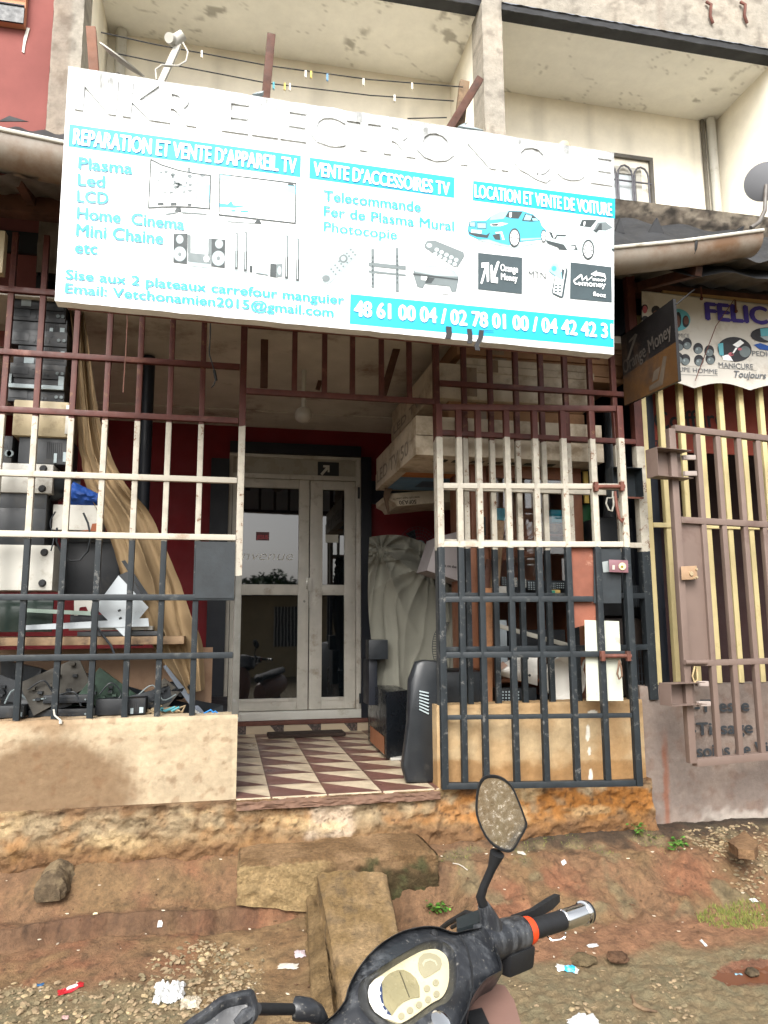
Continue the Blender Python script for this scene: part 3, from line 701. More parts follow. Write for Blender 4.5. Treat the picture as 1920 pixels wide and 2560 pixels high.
dish('satellite_dish', 'grey satellite dish on a bent pole at the right edge', U(1652, 388, -.1), (.62, .75, .1), .14, .145, .04, None, P('dish_grey', lin('66676a'), .12, 3, .85, .03, spec=.1), [U(1655, 400, -.1), U(1652, 455, -.1), U(1640, 480, -.1), U(1622, 492, -.1)])
dish('satellite_dish', 'tiny dish peeping over the top edge of the sign at right', U(1220, 318, .3), (.1, .9, .3), .05, .05, .015, None, P('dish_dun', lin('b3a68d'), .1, 3, .5, .03), [U(1220, 318, .3), U(1220, 350, .3)])
# ---------------------------------------------------------------- the big shop sign
YS = -.82
t = NT('sign_white'); sp = t.n('ShaderNodeSeparateXYZ'); t.l(t.tc.outputs['Object'], sp.inputs[0])
zt = t.math('ADD', sp.outputs[2], t.math('MULTIPLY', sp.outputs[0], .02))
top = t.ramp(t.math('ADD', zt, t.math('MULTIPLY', t.math('SUBTRACT', t.noise(2.2, 8, .75), .5), .55)), [(.0, (0,0,0)), (1.0, (1,1,1))])
e = top.node.color_ramp.elements; e[0].position = .97; e[1].position = 1.0
mr = t.n('ShaderNodeMapRange'); mr.inputs[1].default_value = 1.02; mr.inputs[2].default_value = 1.27
t.l(t.math('ADD', zt, t.math('MULTIPLY', t.math('SUBTRACT', t.noise(2.6, 9, .78), .5), .75)), mr.inputs[0])
mp = t.n('ShaderNodeMapping'); mp.inputs['Scale'].default_value = (1, 1, .16); t.l(t.tc.outputs['Object'], mp.inputs[0])
stk = t.ramp(t.noise(14, 6, .7, mp.outputs[0]), [(.4, (.25,)*3), (.65, (1,)*3)])
c = t.mix(t.math('MULTIPLY', t.math('MULTIPLY', mr.outputs[0], stk), .85), lin('e6eaeb'), lin('42433f'))
low = t.n('ShaderNodeMapRange'); low.inputs[1].default_value = .055; low.inputs[2].default_value = -.01
t.l(t.math('ADD', sp.outputs[2], t.math('MULTIPLY', t.math('SUBTRACT', t.noise(9, 8, .75), .5), .12)), low.inputs[0])
c = t.mix(t.math('MULTIPLY', low.outputs[0], .5), c, lin('6b665c')); t.bump(t.noise(1.8, 3), .25, .03); m_sign = t.done(c, .5, 0, .3)
m_cyan = P('sign_cyan', lin('12a2cf'), .14, 1.8, .5, 0); m_cyant = P('sign_cyan_letters', lin('2ba9d2'), .2, 1.2, .5, 0)
m_let = P('sign_white_letters', lin('f2f4f4'), .03, 3, .5, 0)
def G(name, h): return P(name, lin(h), .12, 14, .55, 0)
g_dk, g_md, g_lt, g_pale = G('print_dark', '353d3f'), G('print_grey', '687274'), G('print_light', '98a5a8'), G('print_pale', 'bccacc')
g_cy, g_cyl, g_box = G('print_cyan', '3f9fb8'), G('print_pale_cyan', '8fd0e0'), G('print_slate', '37454a')
quad = [(171, 165), (1535, 382), (1535, 887), (137, 752)]
qp = [US(*q, YS) for q in quad]
signroot = thing('shop_sign', 'big white sheet sign with cyan bars and French shop words', 'sign', (qp[3].x, YS, min(qp[2].z, qp[3].z)))
b = MB(); ring = []
def edge(a, c_, n, amp):
    return [a.lerp(c_, i/n) + Vector((0, 0, amp*fbm(i*.7, a.x, 3))) for i in range(n)]
ring = edge(qp[0], qp[1], 40, .006) + edge(qp[1], qp[2], 12, .0) + edge(qp[2], qp[3], 40, .006) + edge(qp[3], qp[0], 12, 0)
b.prism(ring, (0, .07, 0)); b.build('panel', m_sign, signroot, smooth=0)
b = MB()
for i in range(4): 
    p, q = qp[i]+Vector((0,.08,0)), qp[(i+1)%4]+Vector((0,.08,0)); 
    c0 = sum(qp, Vector())/4+Vector((0,.08,0)); b.bar(p.lerp(c0, .03), q.lerp(c0, .03), .04, .018, (0,1,0))
b.build('frame', m_rust, signroot)
def SP(x, y, k): return US(x, y, YS-.0012*k)
def A3(x, y): return 130+x/2.37, 250+y/2.37
def A4(x, y): return 750+x/2.048, 380+y/2.048
def A1(x, y): return 160+x/2.37, 160+y/2.37
def A2(x, y): return 800+x/2.183, 240+y/2.183
def C3(x, y): return 1140+x/3.95, 500+y/3.95
def fl(name, pts, fn, k, mat, parent=signroot):
    return MB().poly([SP(*fn(*q), k) for q in pts]).build(name, mat, parent, smooth=0)
def prt(polys, fn, name, mats, k0=2):
    """one printed picture: list of (material index, layer, points)"""
    b = MB()
    for mi, k, pts in polys:
        b.mi = mi; b.poly([SP(*fn(*q), k0+k*.4) for q in pts])
    return b.build(name, mats, signroot, smooth=0)
def el(cx, cy, rx, ry, n=22, a0=0, a1=2*math.pi, rot=0):
    o = []
    for i in range(n):
        a = a0+(a1-a0)*i/n; x, y = rx*math.cos(a), ry*math.sin(a); o.append((cx+x*math.cos(rot)-y*math.sin(rot), cy+x*math.sin(rot)+y*math.cos(rot)))
    return o
def txt(s, fn, a, b_, topl, mat, bold=.02, k=5, name='lettering', **kw):
    A, B = SP(*fn(*a), k), SP(*fn(*b_), k); h = (SP(*fn(*topl), k)-A).length
    return lettering(s, A, B, h, mat, signroot, name, bold=bold, **kw)
# raised white title letters
for s_, a, b_, fb, tp in (('NKR', A1(63, 266), A1(784, 370), None, A1(66, 84)),):
    A, B = US(*a, YS), US(*b_, YS); lettering(s_, A, B, .185, m_sign, signroot, 'raised_letter', bold=.022, lift=.0, solid=.009)
A, B = US(*A1(933, 392), YS), US(*A2(1594, 488), YS); lettering('ELECTRONIQUE', A, B, .185, m_sign, signroot, 'raised_letter', bold=.022, solid=.009)
# cyan bars
fl('heading_bar', [(103,143),(1475,330),(1472,457),(97,275)], A3, 1, m_cyan); fl('heading_bar', [(50,28),(792,130),(790,235),(47,135)], A4, 1, m_cyan)
fl('heading_bar', [(887,147),(1613,238),(1613,341),(884,248)], A4, 1, m_cyan); fl('phone_bar', [(258,727),(1606,858),(1606,1000),(254,880)], A4, 1, m_cyan)
txt('REPARATION ET VENTE D\u2019APPAREIL TV', A3, (126, 260), (1445, 434), (126, 168), m_let, .045)
txt('VENTE D\u2019ACCESSOIRES TV', A4, (70, 118), (764, 222), (70, 50), m_let, .045)
txt('LOCATION ET VENTE DE VOITURE', A4, (896, 231), (1597, 327), (896, 166), m_let, .045)
txt('48 61 00 04 / 02 78 01 00 / 04 42 42 31', A4, (280, 838), (1603, 953), (284, 762), m_let, .045)
for s_, a, b_, tp, fn, bd in (('Plasma', (157,404), (474,438), (160,338), A3, .03), ('Led', (153,503), (311,517), (156,437), A3, .03), ('LCD', (150,602), (332,615), (153,535), A3, .03),
        ('Home  Cinema', (147,700), (781,768), (150,633), A3, .03), ('Mini Chaine', (143,803), (656,853), (147,733), A3, .03), ('etc', (137,905), (268,913), (140,837), A3, .03),
        ('Sise aux 2 plateaux carrefour manguier', (80,1058), (1730,1210), (84,1003), A3, .03), ('Email: Vetchonamien2015@gmail.com', (78,1140), (1666,1284), (82,1085), A3, .03),
        ('Telecommande', (122,246), (618,306), (124,196), A4, .025), ('Fer de Plasma Mural', (122,325), (788,403), (124,276), A4, .02), ('Photocopie', (122,404), (496,448), (124,356), A4, .012)):
    txt(s_, fn, a, b_, tp, m_cyant, bd)
# printed pictures
prt([(0,0,[(582,345),(650,380),(750,412),(850,432),(943,443),(938,648),(850,640),(750,636),(650,638),(568,643)]), (1,1,[(590,362),(650,391),(750,422),(850,442),(935,452),(930,640),(850,632),(750,627),(650,629),(577,634)]),
     (3,2,[(850,470),(935,500),(930,610),(845,600)]), (0,1,[(738,638),(762,638),(768,664),(725,660)]), (2,1,[(672,672),(745,662),(745,668),(675,682)]), (2,1,[(770,662),(918,672),(917,679),(770,670)])] +
    [(2 if random.random() < .6 else 4, 2.5, el(740+random.gauss(0,55), 490+random.gauss(0,35), random.uniform(3,16), random.uniform(3,12), 9)) for _ in range(46)] +
    [(0, 3, [(x,608),(x+36,606),(x+36,624),(x,626)]) for x in (626,703)] + [(0,3,[(804,612),(828,612),(828,628),(804,628)])], A3, 'television_picture', [g_dk, m_let, g_md, g_cyl, g_lt])
prt([(0,0,[(990,435),(1448,490),(1445,734),(986,684)]), (1,1,[(997,444),(1441,500),(1437,725),(994,675)]), (3,2,[(996,441),(1060,450),(1050,470),(1020,482),(996,478)]), (3,2,[(1370,510),(1442,505),(1442,560),(1390,545)]),
     (4,2,[(993,610),(1040,618),(1062,595),(1075,622),(1160,632),(1080,640),(993,634)]), (4,2,el(1075,657,18,6,10)), (4,2,el(1140,660,26,7,10)), (0,2,[(1400,492),(1425,494),(1440,510),(1395,506)]), (0,1,[(1215,708),(1230,710),(1243,734),(1196,730)]), (2,1,[(1040,716),(1200,728),(1200,732),(1040,722)]), (5,1,[(1243,736),(1390,752),(1390,760),(1243,742)])], A3, 'television_picture', [g_dk, m_let, g_md, g_cyl, g_cy, g_pale])
txt('UHD TV', A3, (1340,608), (1425,615), (1341,590), g_dk, .0)
b_ = [(0,0,[(720,793),(803,790),(800,972),(718,962)]), (1,0,[(804,797),(822,800),(822,905),(804,905)]), (2,1,el(757,825,22,26)), (3,2,el(757,825,14,17)), (2,1,el(757,912,38,44)), (3,2,el(757,914,28,33)), (1,3,el(757,914,11,13)),
      (1,0,[(925,822),(946,818),(945,985),(942,985),(941,918),(925,915)]), (0,0,[(946,820),(1027,828),(1024,996),(945,985)]), (2,1,el(990,853,24,27)), (3,2,el(990,853,15,17)), (2,1,el(986,938,39,45)), (3,2,el(986,938,29,34)), (1,3,el(986,938,11,13)),
      (1,0,[(806,903),(940,916),(940,972),(804,956)]), (4,0,[(804,957),(940,973),(940,998),(803,982)]), (5,1,el(915,940,17,20))]
prt(b_, A3, 'loudspeaker_picture', [g_dk, g_md, g_lt, g_pale, g_lt, m_let])
b_ = []
for x, y0_, y1_ in ((1085,785,1003), (1139,780,1015), (1383,800,1058), (1448,818,1072)):
    ym = y0_+.5*(y1_-y0_)
    b_ += [(1,0,[(x,y0_),(x+17,y0_+1),(x+17,ym),(x,ym)]), (0,0,[(x-1,ym),(x+17,ym),(x+16,y1_),(x-3,y1_)]), (2,0,[(x-24,y1_),(x+28,y1_+4),(x+28,y1_+9),(x-24,y1_+5)]), (3,1,[(x+4,y0_+8),(x+8,y0_+8),(x+8,y1_-12),(x+4,y1_-12)])]
b_ += [(0,0,[(1170,981),(1189,983),(1188,1023),(1169,1020)]), (2,0,[(1208,1006),(1280,1016),(1280,1042),(1208,1030)]), (0,1,[(1208,1024),(1280,1036),(1280,1040),(1208,1028)]), (0,0,[(1293,967),(1330,972),(1328,1052),(1291,1046)]), (1,0,[(1331,972),(1365,968),(1364,1045),(1329,1052)]), (2,1,el(1347,1010,13,26))]
prt(b_, A3, 'loudspeaker_picture', [g_dk, g_md, g_lt, g_pale])
b_ = [(0,0,[(108,632),(120,608),(270,476),(292,472),(304,492),(300,520),(165,664),(142,676),(118,666)])] + [(1,1,el(160+i*20+j*11, 600-i*20+j*13, 5, 5, 8)) for i in range(6) for j in range(3)] + [(1,1,el(222,546,22,22)), (0,2,el(222,546,13,13)), (2,1,el(133,648,20,17))]
prt(b_, A4, 'remote_picture', [g_lt, g_md, g_md])
b_ = [(0,0,[(636,476),(650,455),(690,452),(838,512),(842,534),(810,586),(790,588),(640,492)])] + [(1,1,el(700+i*25+j*-8, 500+i*13+j*22, 11, 10, 10)) for i in range(5) for j in range(2)] + [(1,1,el(662,478,14,11))]
prt(b_, A4, 'remote_picture', [g_md, g_pale])
b_ = [(0,0,[(350,563),(543,583),(543,604),(350,584)]), (0,0,[(350,604),(543,626),(543,636),(350,616)])]
for x, y0_, y1_ in ((364,495,694), (489,490,716)): b_ += [(1,1,[(x,y0_),(x+16,y0_),(x+18,y1_),(x+1,y1_)])] + [(2,2,[(x+6,y0_+40+i*22),(x+11,y0_+40+i*22),(x+11,y0_+52+i*22),(x+6,y0_+52+i*22)]) for i in range(7)]
prt(b_, A4, 'bracket_picture', [g_md, g_md, g_dk])
prt([(0,0,[(580,603),(615,578),(735,586),(790,610),(812,640),(812,656),(800,715),(776,718),(765,688),(640,676),(630,698),(600,690),(584,640)]), (1,1,[(582,604),(616,580),(734,588),(788,612),(808,638),(700,634),(590,614)]), (2,2,[(578,620),(812,650),(812,657),(580,630)]), (3,1,[(620,634),(652,638),(652,658),(620,654)]), (2,1,[(652,640),(690,646),(672,672),(640,672)]), (4,0,[(722,724),(762,729),(762,732),(722,727)])], A4, 'accessory_picture', [g_md, g_lt, g_dk, m_let, g_dk])
def wheel(cx, cy, rx, ry): return [(2,2,el(cx,cy,rx,ry)), (3,3,el(cx,cy,rx*.78,ry*.8))] + [(2,4,[(cx,cy),(cx+rx*.74*math.cos(a),cy+ry*.76*math.sin(a)),(cx+rx*.74*math.cos(a+.2),cy+ry*.76*math.sin(a+.2))]) for a in [i*.628 for i in range(10)]]
prt([(4,-1,[(190,395),(330,385),(520,440),(560,470),(650,430),(880,410),(800,430),(600,478),(420,450)]), (0,0,[(113,290),(128,228),(150,208),(300,200),(350,155),(430,115),(520,105),(660,108),(760,140),(832,205),(846,250),(892,300),(880,380),(840,392),(630,412),(520,446),(440,427),(320,388),(220,388),(125,345)]), (1,1,[(350,152),(430,116),(520,107),(490,160),(470,185),(330,200)]),
      (2,1,[(488,165),(520,110),(658,114),(618,184),(540,180)]), (3,2,[(530,122),(552,122),(545,172),(525,168)]), (2,1,[(652,205),(684,132),(760,150),(832,206),(740,214)]), (1,2,[(668,196),(692,142),(750,158),(735,200)]), (1,2,[(752,180),(790,180),(815,203),(760,205)]),
      (2,1,[(128,215),(190,213),(194,268),(134,264)]), (1,2,[(135,221),(185,219),(188,262),(140,258)]), (2,1,[(205,222),(300,224),(300,284),(208,281)]), (1,2,[(212,229),(294,231),(293,277),(214,275)]), (2,1,[(116,288),(140,320),(300,345),(338,318),(312,375),(200,362),(132,335)]), (3,2,[(150,292),(255,300),(252,330),(150,322)]), (3,1,[(335,238),(450,222),(515,232),(440,258),(350,258)]), (2,2,[(350,238),(420,232),(410,254),(360,254)]), (2,1,[(360,345),(430,330),(440,395),(385,390)]), (3,1,[(390,318),(455,312),(480,392),(462,395),(440,328),(392,330)]), (1,1,[(640,380),(840,372),(840,385),(640,402)])]
     + wheel(578,372,56,94) + wheel(866,356,28,64), C3, 'blue_car_picture', [g_cy, g_cyl, g_dk, m_let, g_lt])
prt([(0,0,[(885,400),(912,330),(1100,240),(1230,190),(1400,188),(1500,208),(1545,262),(1560,300),(1560,480),(1370,500),(1360,540),(1230,547),(1110,526),(1090,497),(900,432)]), (2,1,[(1220,255),(1246,195),(1392,195),(1330,272)]), (3,2,[(1262,214),(1280,214),(1272,252),(1258,250)]), (1,1,[(1360,295),(1400,222),(1480,218),(1548,275),(1480,302)]), (2,2,[(1380,295),(1420,232),(1440,230),(1440,300)]), (2,2,[(1352,300),(1400,285),(1410,300),(1385,325)]),
      (2,1,[(915,308),(985,340),(1100,345),(1080,360),(1000,358),(985,388),(945,375)]), (3,2,[(950,330),(975,315),(990,350),(968,378)]), (3,1,[(1085,352),(1230,320),(1215,350),(1120,368)]), (2,1,[(885,395),(1065,440),(1100,495),(1012,488),(1010,470),(905,430)]), (2,1,[(1130,450),(1180,440),(1205,500),(1150,485)]), (3,2,[(1140,458),(1175,455),(1175,480),(1145,478)])]
     + wheel(1306,490,60,100) + [(2,1,[(1535,480),(1560,478),(1560,510),(1545,505)])], C3, 'white_car_picture', [g_pale, g_md, g_dk, m_let, g_lt])
fl('logo_panel', [(217,520),(655,568),(652,928),(217,882)], C3, 2, g_box)
prt([(0,0,[(250,620),(325,617),(327,795),(318,810),(306,806),(300,690),(262,822),(250,830),(242,818),(285,664),(252,668)]), (0,0,[(341,645),(352,638),(360,645),(364,728),(405,612),(416,602),(430,612),(386,760),(414,766),(412,822),(345,812)])], C3, 'arrow_logo', [m_let], 5)
txt('Orange', C3, (442,700), (611,718), (444,632), m_let, .03, 6); txt('Money', C3, (446,786), (606,805), (448,722), m_let, .03, 6)
txt('MTN', C3, (718,765), (888,781), (720,697), g_dk, .0, 5)
prt([(0,0,[(1038,660),(1098,676),(1104,700),(1062,955),(1042,968),(952,925),(947,895),(978,735),(1030,690)]), (1,1,[(1036,668),(1084,680),(1042,950),(958,912),(984,742)]), (0,2,[(1046,680),(1074,688),(1058,785),(1030,770)]), (2,3,[(910,692),(955,622),(1002,618),(1035,690),(1052,795),(1010,770),(972,742)]), (3,4,el(968,676,24,26))] +
    [(0,2,[(x-.25*r*4,833+r*30),(x+26-.25*r*4,837+r*30),(x+24-r,852+r*30),(x-3-r,848+r*30)]) for r in range(3) for x in (976,1014)], C3, 'phone_picture', [g_box, m_let, g_cyl, g_cy], 4)
fl('logo_panel', [(1130,613),(1535,662),(1540,1012),(1125,975)], C3, 2, g_box)
prt([(0,0,[(1330,732),(1388,697),(1388,710),(1470,728),(1482,782),(1462,758),(1382,744),(1382,756)]), (0,0,[(1172,775),(1166,800),(1190,822),(1210,820),(1212,806),(1246,826),(1216,848),(1214,838),(1175,832),(1156,800)]), (0,0,[(1160,790),(1232,730),(1246,740),(1250,785),(1290,745),(1300,790),(1345,750),(1345,765),(1292,802),(1285,770),(1245,800),(1236,752),(1176,796)])], C3, 'swirl_logo', [m_let], 5)
txt('moov', C3, (1352,797), (1478,808), (1354,760), m_let, .02, 6); txt('money', C3, (1246,846), (1478,864), (1248,793), m_let, .02, 6); txt('flooz', C3, (1354,946), (1479,962), (1356,905), m_let, .02, 6)
# loose straps hanging over the lower edge, torn scraps on the top edge
def strip(pts, w_, lab, name='black_strap', cat='strap', mat=m_tar, y=YS-.01):
    q = [US(*A4(*p), y) for p in pts]; b = MB(); 
    A_ = [p+Vector((w_/2,0,0)) for p in q]; B_ = [p-Vector((w_/2,0,0)) for p in q]
    b.loft([[a, b2, b2+Vector((0,.004,0)), a+Vector((0,.004,0))] for a, b2 in zip(A_, B_)]); return solo(b, name, mat, lab, cat)
strip([(762,893),(764,930),(757,956)], .03, 'short dark strap on the lower sign edge under the first slash')
strip([(980,914),(930,912),(925,950),(905,990),(910,1015)], .026, 'bent dark strap dangling from the lower edge of the sign')
strip([(868,905),(872,945),(868,980)], .026, 'straight dark strap beside the bent one on the sign edge')
for q, lab in (([(566*S,200*S),(545*S,203*S),(555*S,199*S),(570*S,196*S)], 'curled scrap of sheet on the sign top edge near the post'), ([(1012*S,262*S),(990*S,272*S),(1045*S,281*S),(1003*S,268*S)], 'torn paper scrap on the sign top edge near the grey column')):
    solo(MB().prism([US(*p, YS+.02) for p in q], (0, .05, .012)), 'torn_scrap', g_lt, lab, 'scrap')
# loose cables hanging below the sign
solo(MB().tube([U(*q, -.12) for q in ((274,655),(275,700),(272,760),(268,815),(266,848))], .0035, 6), 'hanging_cable', P('copper_wire', lin('7a564a'), .2, 9, .6, 0), 'thin brown wire dangling beside a rust red bar', 'cable')
b = MB(); b.tube([U(*q, -.12) for q in ((455,685),(454,730),(452,765),(463,800))], .004, 6); b.tube([U(463,800,-.12), U(467,822,-.12)], [.009,.008], 8); b.tube([U(466,820,-.12), U(462,832,-.12), U(456,838,-.12)], [.005,.004,.003], 6)
solo(b, 'hanging_cable', m_black, 'black lead with a plug hanging below the sign', 'cable')
# ---------------------------------------------------------------- painted iron grilles
BR, BW, BK = lin('552c25'), lin('b0aa9c'), lin('22282c')
r_br = P('maroon_bar_paint', BR, .3, 12, .55, .15, dirt=lin('8a5c4c'), dirtamt=.12, ds=5); r_bk = P('black_bar_paint', BK, .35, 12, .5, .15, dirt=lin('5f605c'), dirtamt=.1, ds=7)
r_wh = P('white_bar_paint', BW, .1, 9, .55, .12, dirt=lin('7d5c40'), dirtamt=.18, ds=6)
W_ = .032
def bar(root, a, c_, mat, w_=W_, name='bar', up=(0,1,0)):
    q = .004 if name == 'bar' else .0015; a, c_ = Vector(a)+Vector((random.uniform(-q,q), 0, 0)), Vector(c_)+Vector((random.uniform(-q,q), 0, 0))
    return MB().bar(a, c_, w_, w_, up, .003).build(name, mat, root)
# left window grille
def Zl(py, px=300): return US(px, py, 0).z
g1 = thing('window_grille', 'maroon white and black barred window left of the doorway', 'grille', (-.5, .04, 0))
mb1 = banded('bars_left', U(260, 906, 0).z, U(260, 1166, 0).z, BR, BW, BK)
zt, zb = US(60, 585, .04).z, US(300, 1797, .04).z
for i, sx in enumerate((-84, -2, 83, 175, 259, 341, 419, 501)):
    x = US(sx, 1141, .04).x; bar(g1, (x, .04, zb), (x, .04, zt), mb1)
xp = US(603, 1141, .04).x; bar(g1, (xp, .04, zb-.01), (xp, .04, bz0), banded('post_left', U(260, 906, 0).z, U(260, 1240, 0).z, BR, BW, lin('53524d')), .04, 'post')
for py, mt in ((742, r_br), (895, r_br), (1035, r_br), (1190, r_wh), (1338, r_wh), (1493, r_bk), (1642, r_bk)):
    z = Zl(py); bar(g1, (-2.5, .028, z), (xp-.021, .028, z), mt, .034, 'rail', (0,0,1))
z0, z1 = Zl(1495), Zl(1350); MB().box(US(490, 1400, 0).x, xp-.022, .006, .009, z0, z1).build('steel_plate', r_bk, g1)
# header grille over the doorway
g2 = thing('header_grille', 'maroon barred transom hanging over the open doorway', 'grille', (.65, .04, 0))
z0, z1 = US(700, 984, .04).z, US(700, 820, .04).z
for sx in (737, 811, 882, 954, 1022):
    x = US(sx, 900, .04).x; bar(g2, (x, .04, z0), (x, .04, bz0), r_br)
xg = US(1092, 1100, .04).x
for z in (z0, z1): bar(g2, (xp+.021, .03, z), (xg-.021, .03, z), r_br, .034, 'rail', (0,0,1))
# right fixed grille
g3 = thing('window_grille', 'maroon white and black barred window behind the open gate', 'grille', (1.9, .04, 0))
def Zr(py, px=1320, y=.04): return US(px, py, y).z
mb3 = banded('bars_right', Zr(1105), Zr(1375), BR, BW, BK)
bar(g3, (xg, .04, FZ), (xg, .04, bz0), banded('post_right', US(1100, 1100, 0).z, US(1100, 1375, 0).z, BR, BW, lin('383a3a')), .04, 'post')
zb3 = US(1340, 1757, .04).z
for sx in (1159, 1225, 1288, 1351, 1412.6, 1474, 1533, 1600):
    x = US(sx, 966 if sx < 1590 else 1200, .04).x; bar(g3, (x, .04, zb3), (x, .04, bz0), mb3, .034 if sx < 1590 else .06)
x2 = US(1600, 1200, .04).x-.032
for py, px, mt in ((972, 1310, r_br), (1094, 1341, r_br), (1226, 1320, r_wh), (1359, 1320, r_wh), (1489, 1277, r_bk), (1622, 1277, r_bk)):
    z = US(px, py, .03).z; bar(g3, (xg+.021, .026, z), (x2, .026, z), mt, .034, 'rail', (0,0,1))
MB().box(US(1478, 1450, 0).x, US(1545, 1450, 0).x, .062, .065, Zr(1500), Zr(1360)).build('steel_plate', r_bk, g3)
# ---------------------------------------------------------------- the open gate, swung back in front of the right wall
AG = R(9); GO = US(1099, 1500, -.06); GN = Vector((math.sin(AG), math.cos(AG), 0)); GD = Vector((math.cos(AG), -math.sin(AG), 0))
def GP(px, py, off=0): return UP_(px, py, GO-GN*off, GN)
gate = thing('iron_gate', 'open barred gate, maroon on top, white amid and black below', 'gate', (GO.x, GO.y, 0))
zg1, zg2 = GP(1330, 1096).z, GP(1330, 1368).z
mg = banded('bars_gate', zg1, zg2, BR, BW, BK)
ztop, zbot = GP(1330, 1021).z, GP(1330, 1961).z
def gb(sx, sy, w_=.036, z0=None, z1=None, mat=None, name='bar'):
    p = GP(sx, sy); return bar(gate, (p.x, p.y, z0 or zbot+.018), (p.x, p.y, z1 or ztop-.018), mat or mg, w_, name)
for sx in (1146, 1196, 1266, 1338, 1409, 1481): gb(sx, 1135)
gl0, gl1 = GP(1098, 1135), GP(1552, 1135)
for p in (gl0, gl1): bar(gate, (p.x, p.y, zbot-.018), (p.x, p.y, ztop+.018), mg, .04, 'stile')
def gr(sy, sx, mt, w_=.034, x0=None, x1=None, dz=0):
    z = GP(sx, sy).z; a, c_ = Vector((gl0.x, gl0.y, z))+GD*.021, Vector((gl1.x, gl1.y, z))-GD*.021
    if x1: c_ = Vector((GP(x1, sy).x, GP(x1, sy).y, z))
    if x0: a = Vector((GP(x0, sy).x, GP(x0, sy).y, z))
    return bar(gate, a-GN*.001, c_-GN*.001, mt, w_, 'rail', (0,0,1))
gr(1021, 1330, r_br, .036); gr(1216, 1320, r_wh); gr(1361, 1320, r_wh); gr(1498, 1320, r_bk, x1=1481); gr(1636, 1330, r_bk); gr(1791, 1320, r_bk, .026); gr(1961, 1330, r_bk, .036)
def gplate(pts, mat, name, off=-.012, th=.003): return MB().prism([GP(*q, off) for q in pts], -GN*th).build(name, mat, gate)
gplate([(1484,1372),(1552,1372),(1553,1508),(1484,1508)], r_bk, 'steel_plate', -.004)
gplate([(1421,1365),(1489,1368),(1489,1556),(1427,1572),(1427,1572)][:4]+[(1427,1572)], P('rust_red_plate', lin('7d4a38'), .3, 6, .7, .15, dirt=lin('b08a76'), dirtamt=.08, ds=7), 'rusty_plate', -.024)
gplate([(1461,1550),(1547,1553),(1558,1752),(1466,1752)], P('pale_plate', lin('b3b6a8'), .1, 6, .6, .1, dirt=lin('6b4128'), dirtamt=.12, ds=5), 'pale_plate', -.02)
# rim lock
lk = MB().hexa([GP(1523,1430,.02), GP(1571,1432,.02), GP(1571,1432,.05), GP(1523,1430,.05), GP(1522,1399,.02), GP(1570,1401,.02), GP(1570,1401,.05), GP(1522,1399,.05)], .003).build('lock', P('pinkish_lock', lin('77545a'), .2, 9, .45, .1), gate)
b = MB(); b.disc(GP(1555,1416,.05), .022, -GN, .008); b.build('cylinder', P('brass_ring', lin('d8cfa6'), .1, 20, .3, 0, metal=.3), lk)
b = MB(); b.disc(GP(1555,1417,.058), .008, -GN, .002, 12); b.build('keyhole', P('brass', lin('8a7a20'), .1, 20, .3, 0, metal=.6), lk)
b = MB(); b.hexa([GP(1531,1424,.05), GP(1537,1424,.05), GP(1537,1424,.055), GP(1531,1424,.055), GP(1531,1413,.05), GP(1537,1413,.05), GP(1537,1413,.055), GP(1531,1413,.055)]); b.build('latch', r_wh, lk)
gplate([(1505,1405),(1520,1402),(1523,1430),(1508,1431)], P('grey_primer', lin('8b9292'), .1, 9, .6, .05), 'primer_patch', .003)
# sliding bolts with hanging cord loops
def bolt(x0, y0, x1, y1, lab_):
    a, c_ = GP(x0, y0, .035), GP(x1, y1, .035); b = MB(); b.tube([a, c_], .013, 10)
    for f in (.08, .9): p = a.lerp(c_, f); b.bar(p+Vector((0,0,-.03)), p+Vector((0,0,.03)), .025, .03, (0,1,0), .004)
    o = b.build('bolt', m_rust, gate); return o
b1 = bolt(1483, 1217, 1562, 1216, 0); b2 = bolt(1500, 1640, 1578, 1640, 0)
MB().tube([GP(*q, .05) for q in ((1532,1228),(1531,1245),(1518,1245),(1515,1258),(1522,1275),(1530,1278),(1534,1262),(1533,1240))], .006, 6).build('cord_loop', P('grey_cord', lin('8f8d84'), .3, 40, .9, .2), b1)
MB().tube([GP(*q, .045) for q in ((1537,1228),(1541,1262),(1548,1295),(1556,1305),(1558,1296))], .010, 7).build('hook', m_rust, b1)
MB().tube([GP(*q, .05) for q in ((1548,1650),(1546,1668),(1543,1685),(1548,1698),(1555,1690),(1553,1670),(1549,1652))], .006, 6).build('cord_loop', P('brown_cord', lin('6b5444'), .3, 40, .9, .2), b2)
# padlock box welded behind the bolt of the fixed grille
lb = thing('lock_box', 'open black steel lock box between the gate and the yellow bars', 'lock box', U(1330, 1095, -.0))
p, q = US(1523, 1242, -.03), US(1593, 1174, -.03); b = MB()
b.box(p.x, q.x, .0, .004, p.z, q.z); b.box(p.x, p.x+.004, -.09, -.001, p.z, q.z); b.box(q.x-.004, q.x, -.09, -.001, p.z, q.z); b.box(p.x+.005, q.x-.005, -.09, -.001, q.z-.004, q.z)
b.build('casing', r_bk, lb); MB().bar((p.x+.06, -.05, p.z-.005), (q.x+.02, -.05, p.z-.005), .012).build('rod', m_rust, lb)
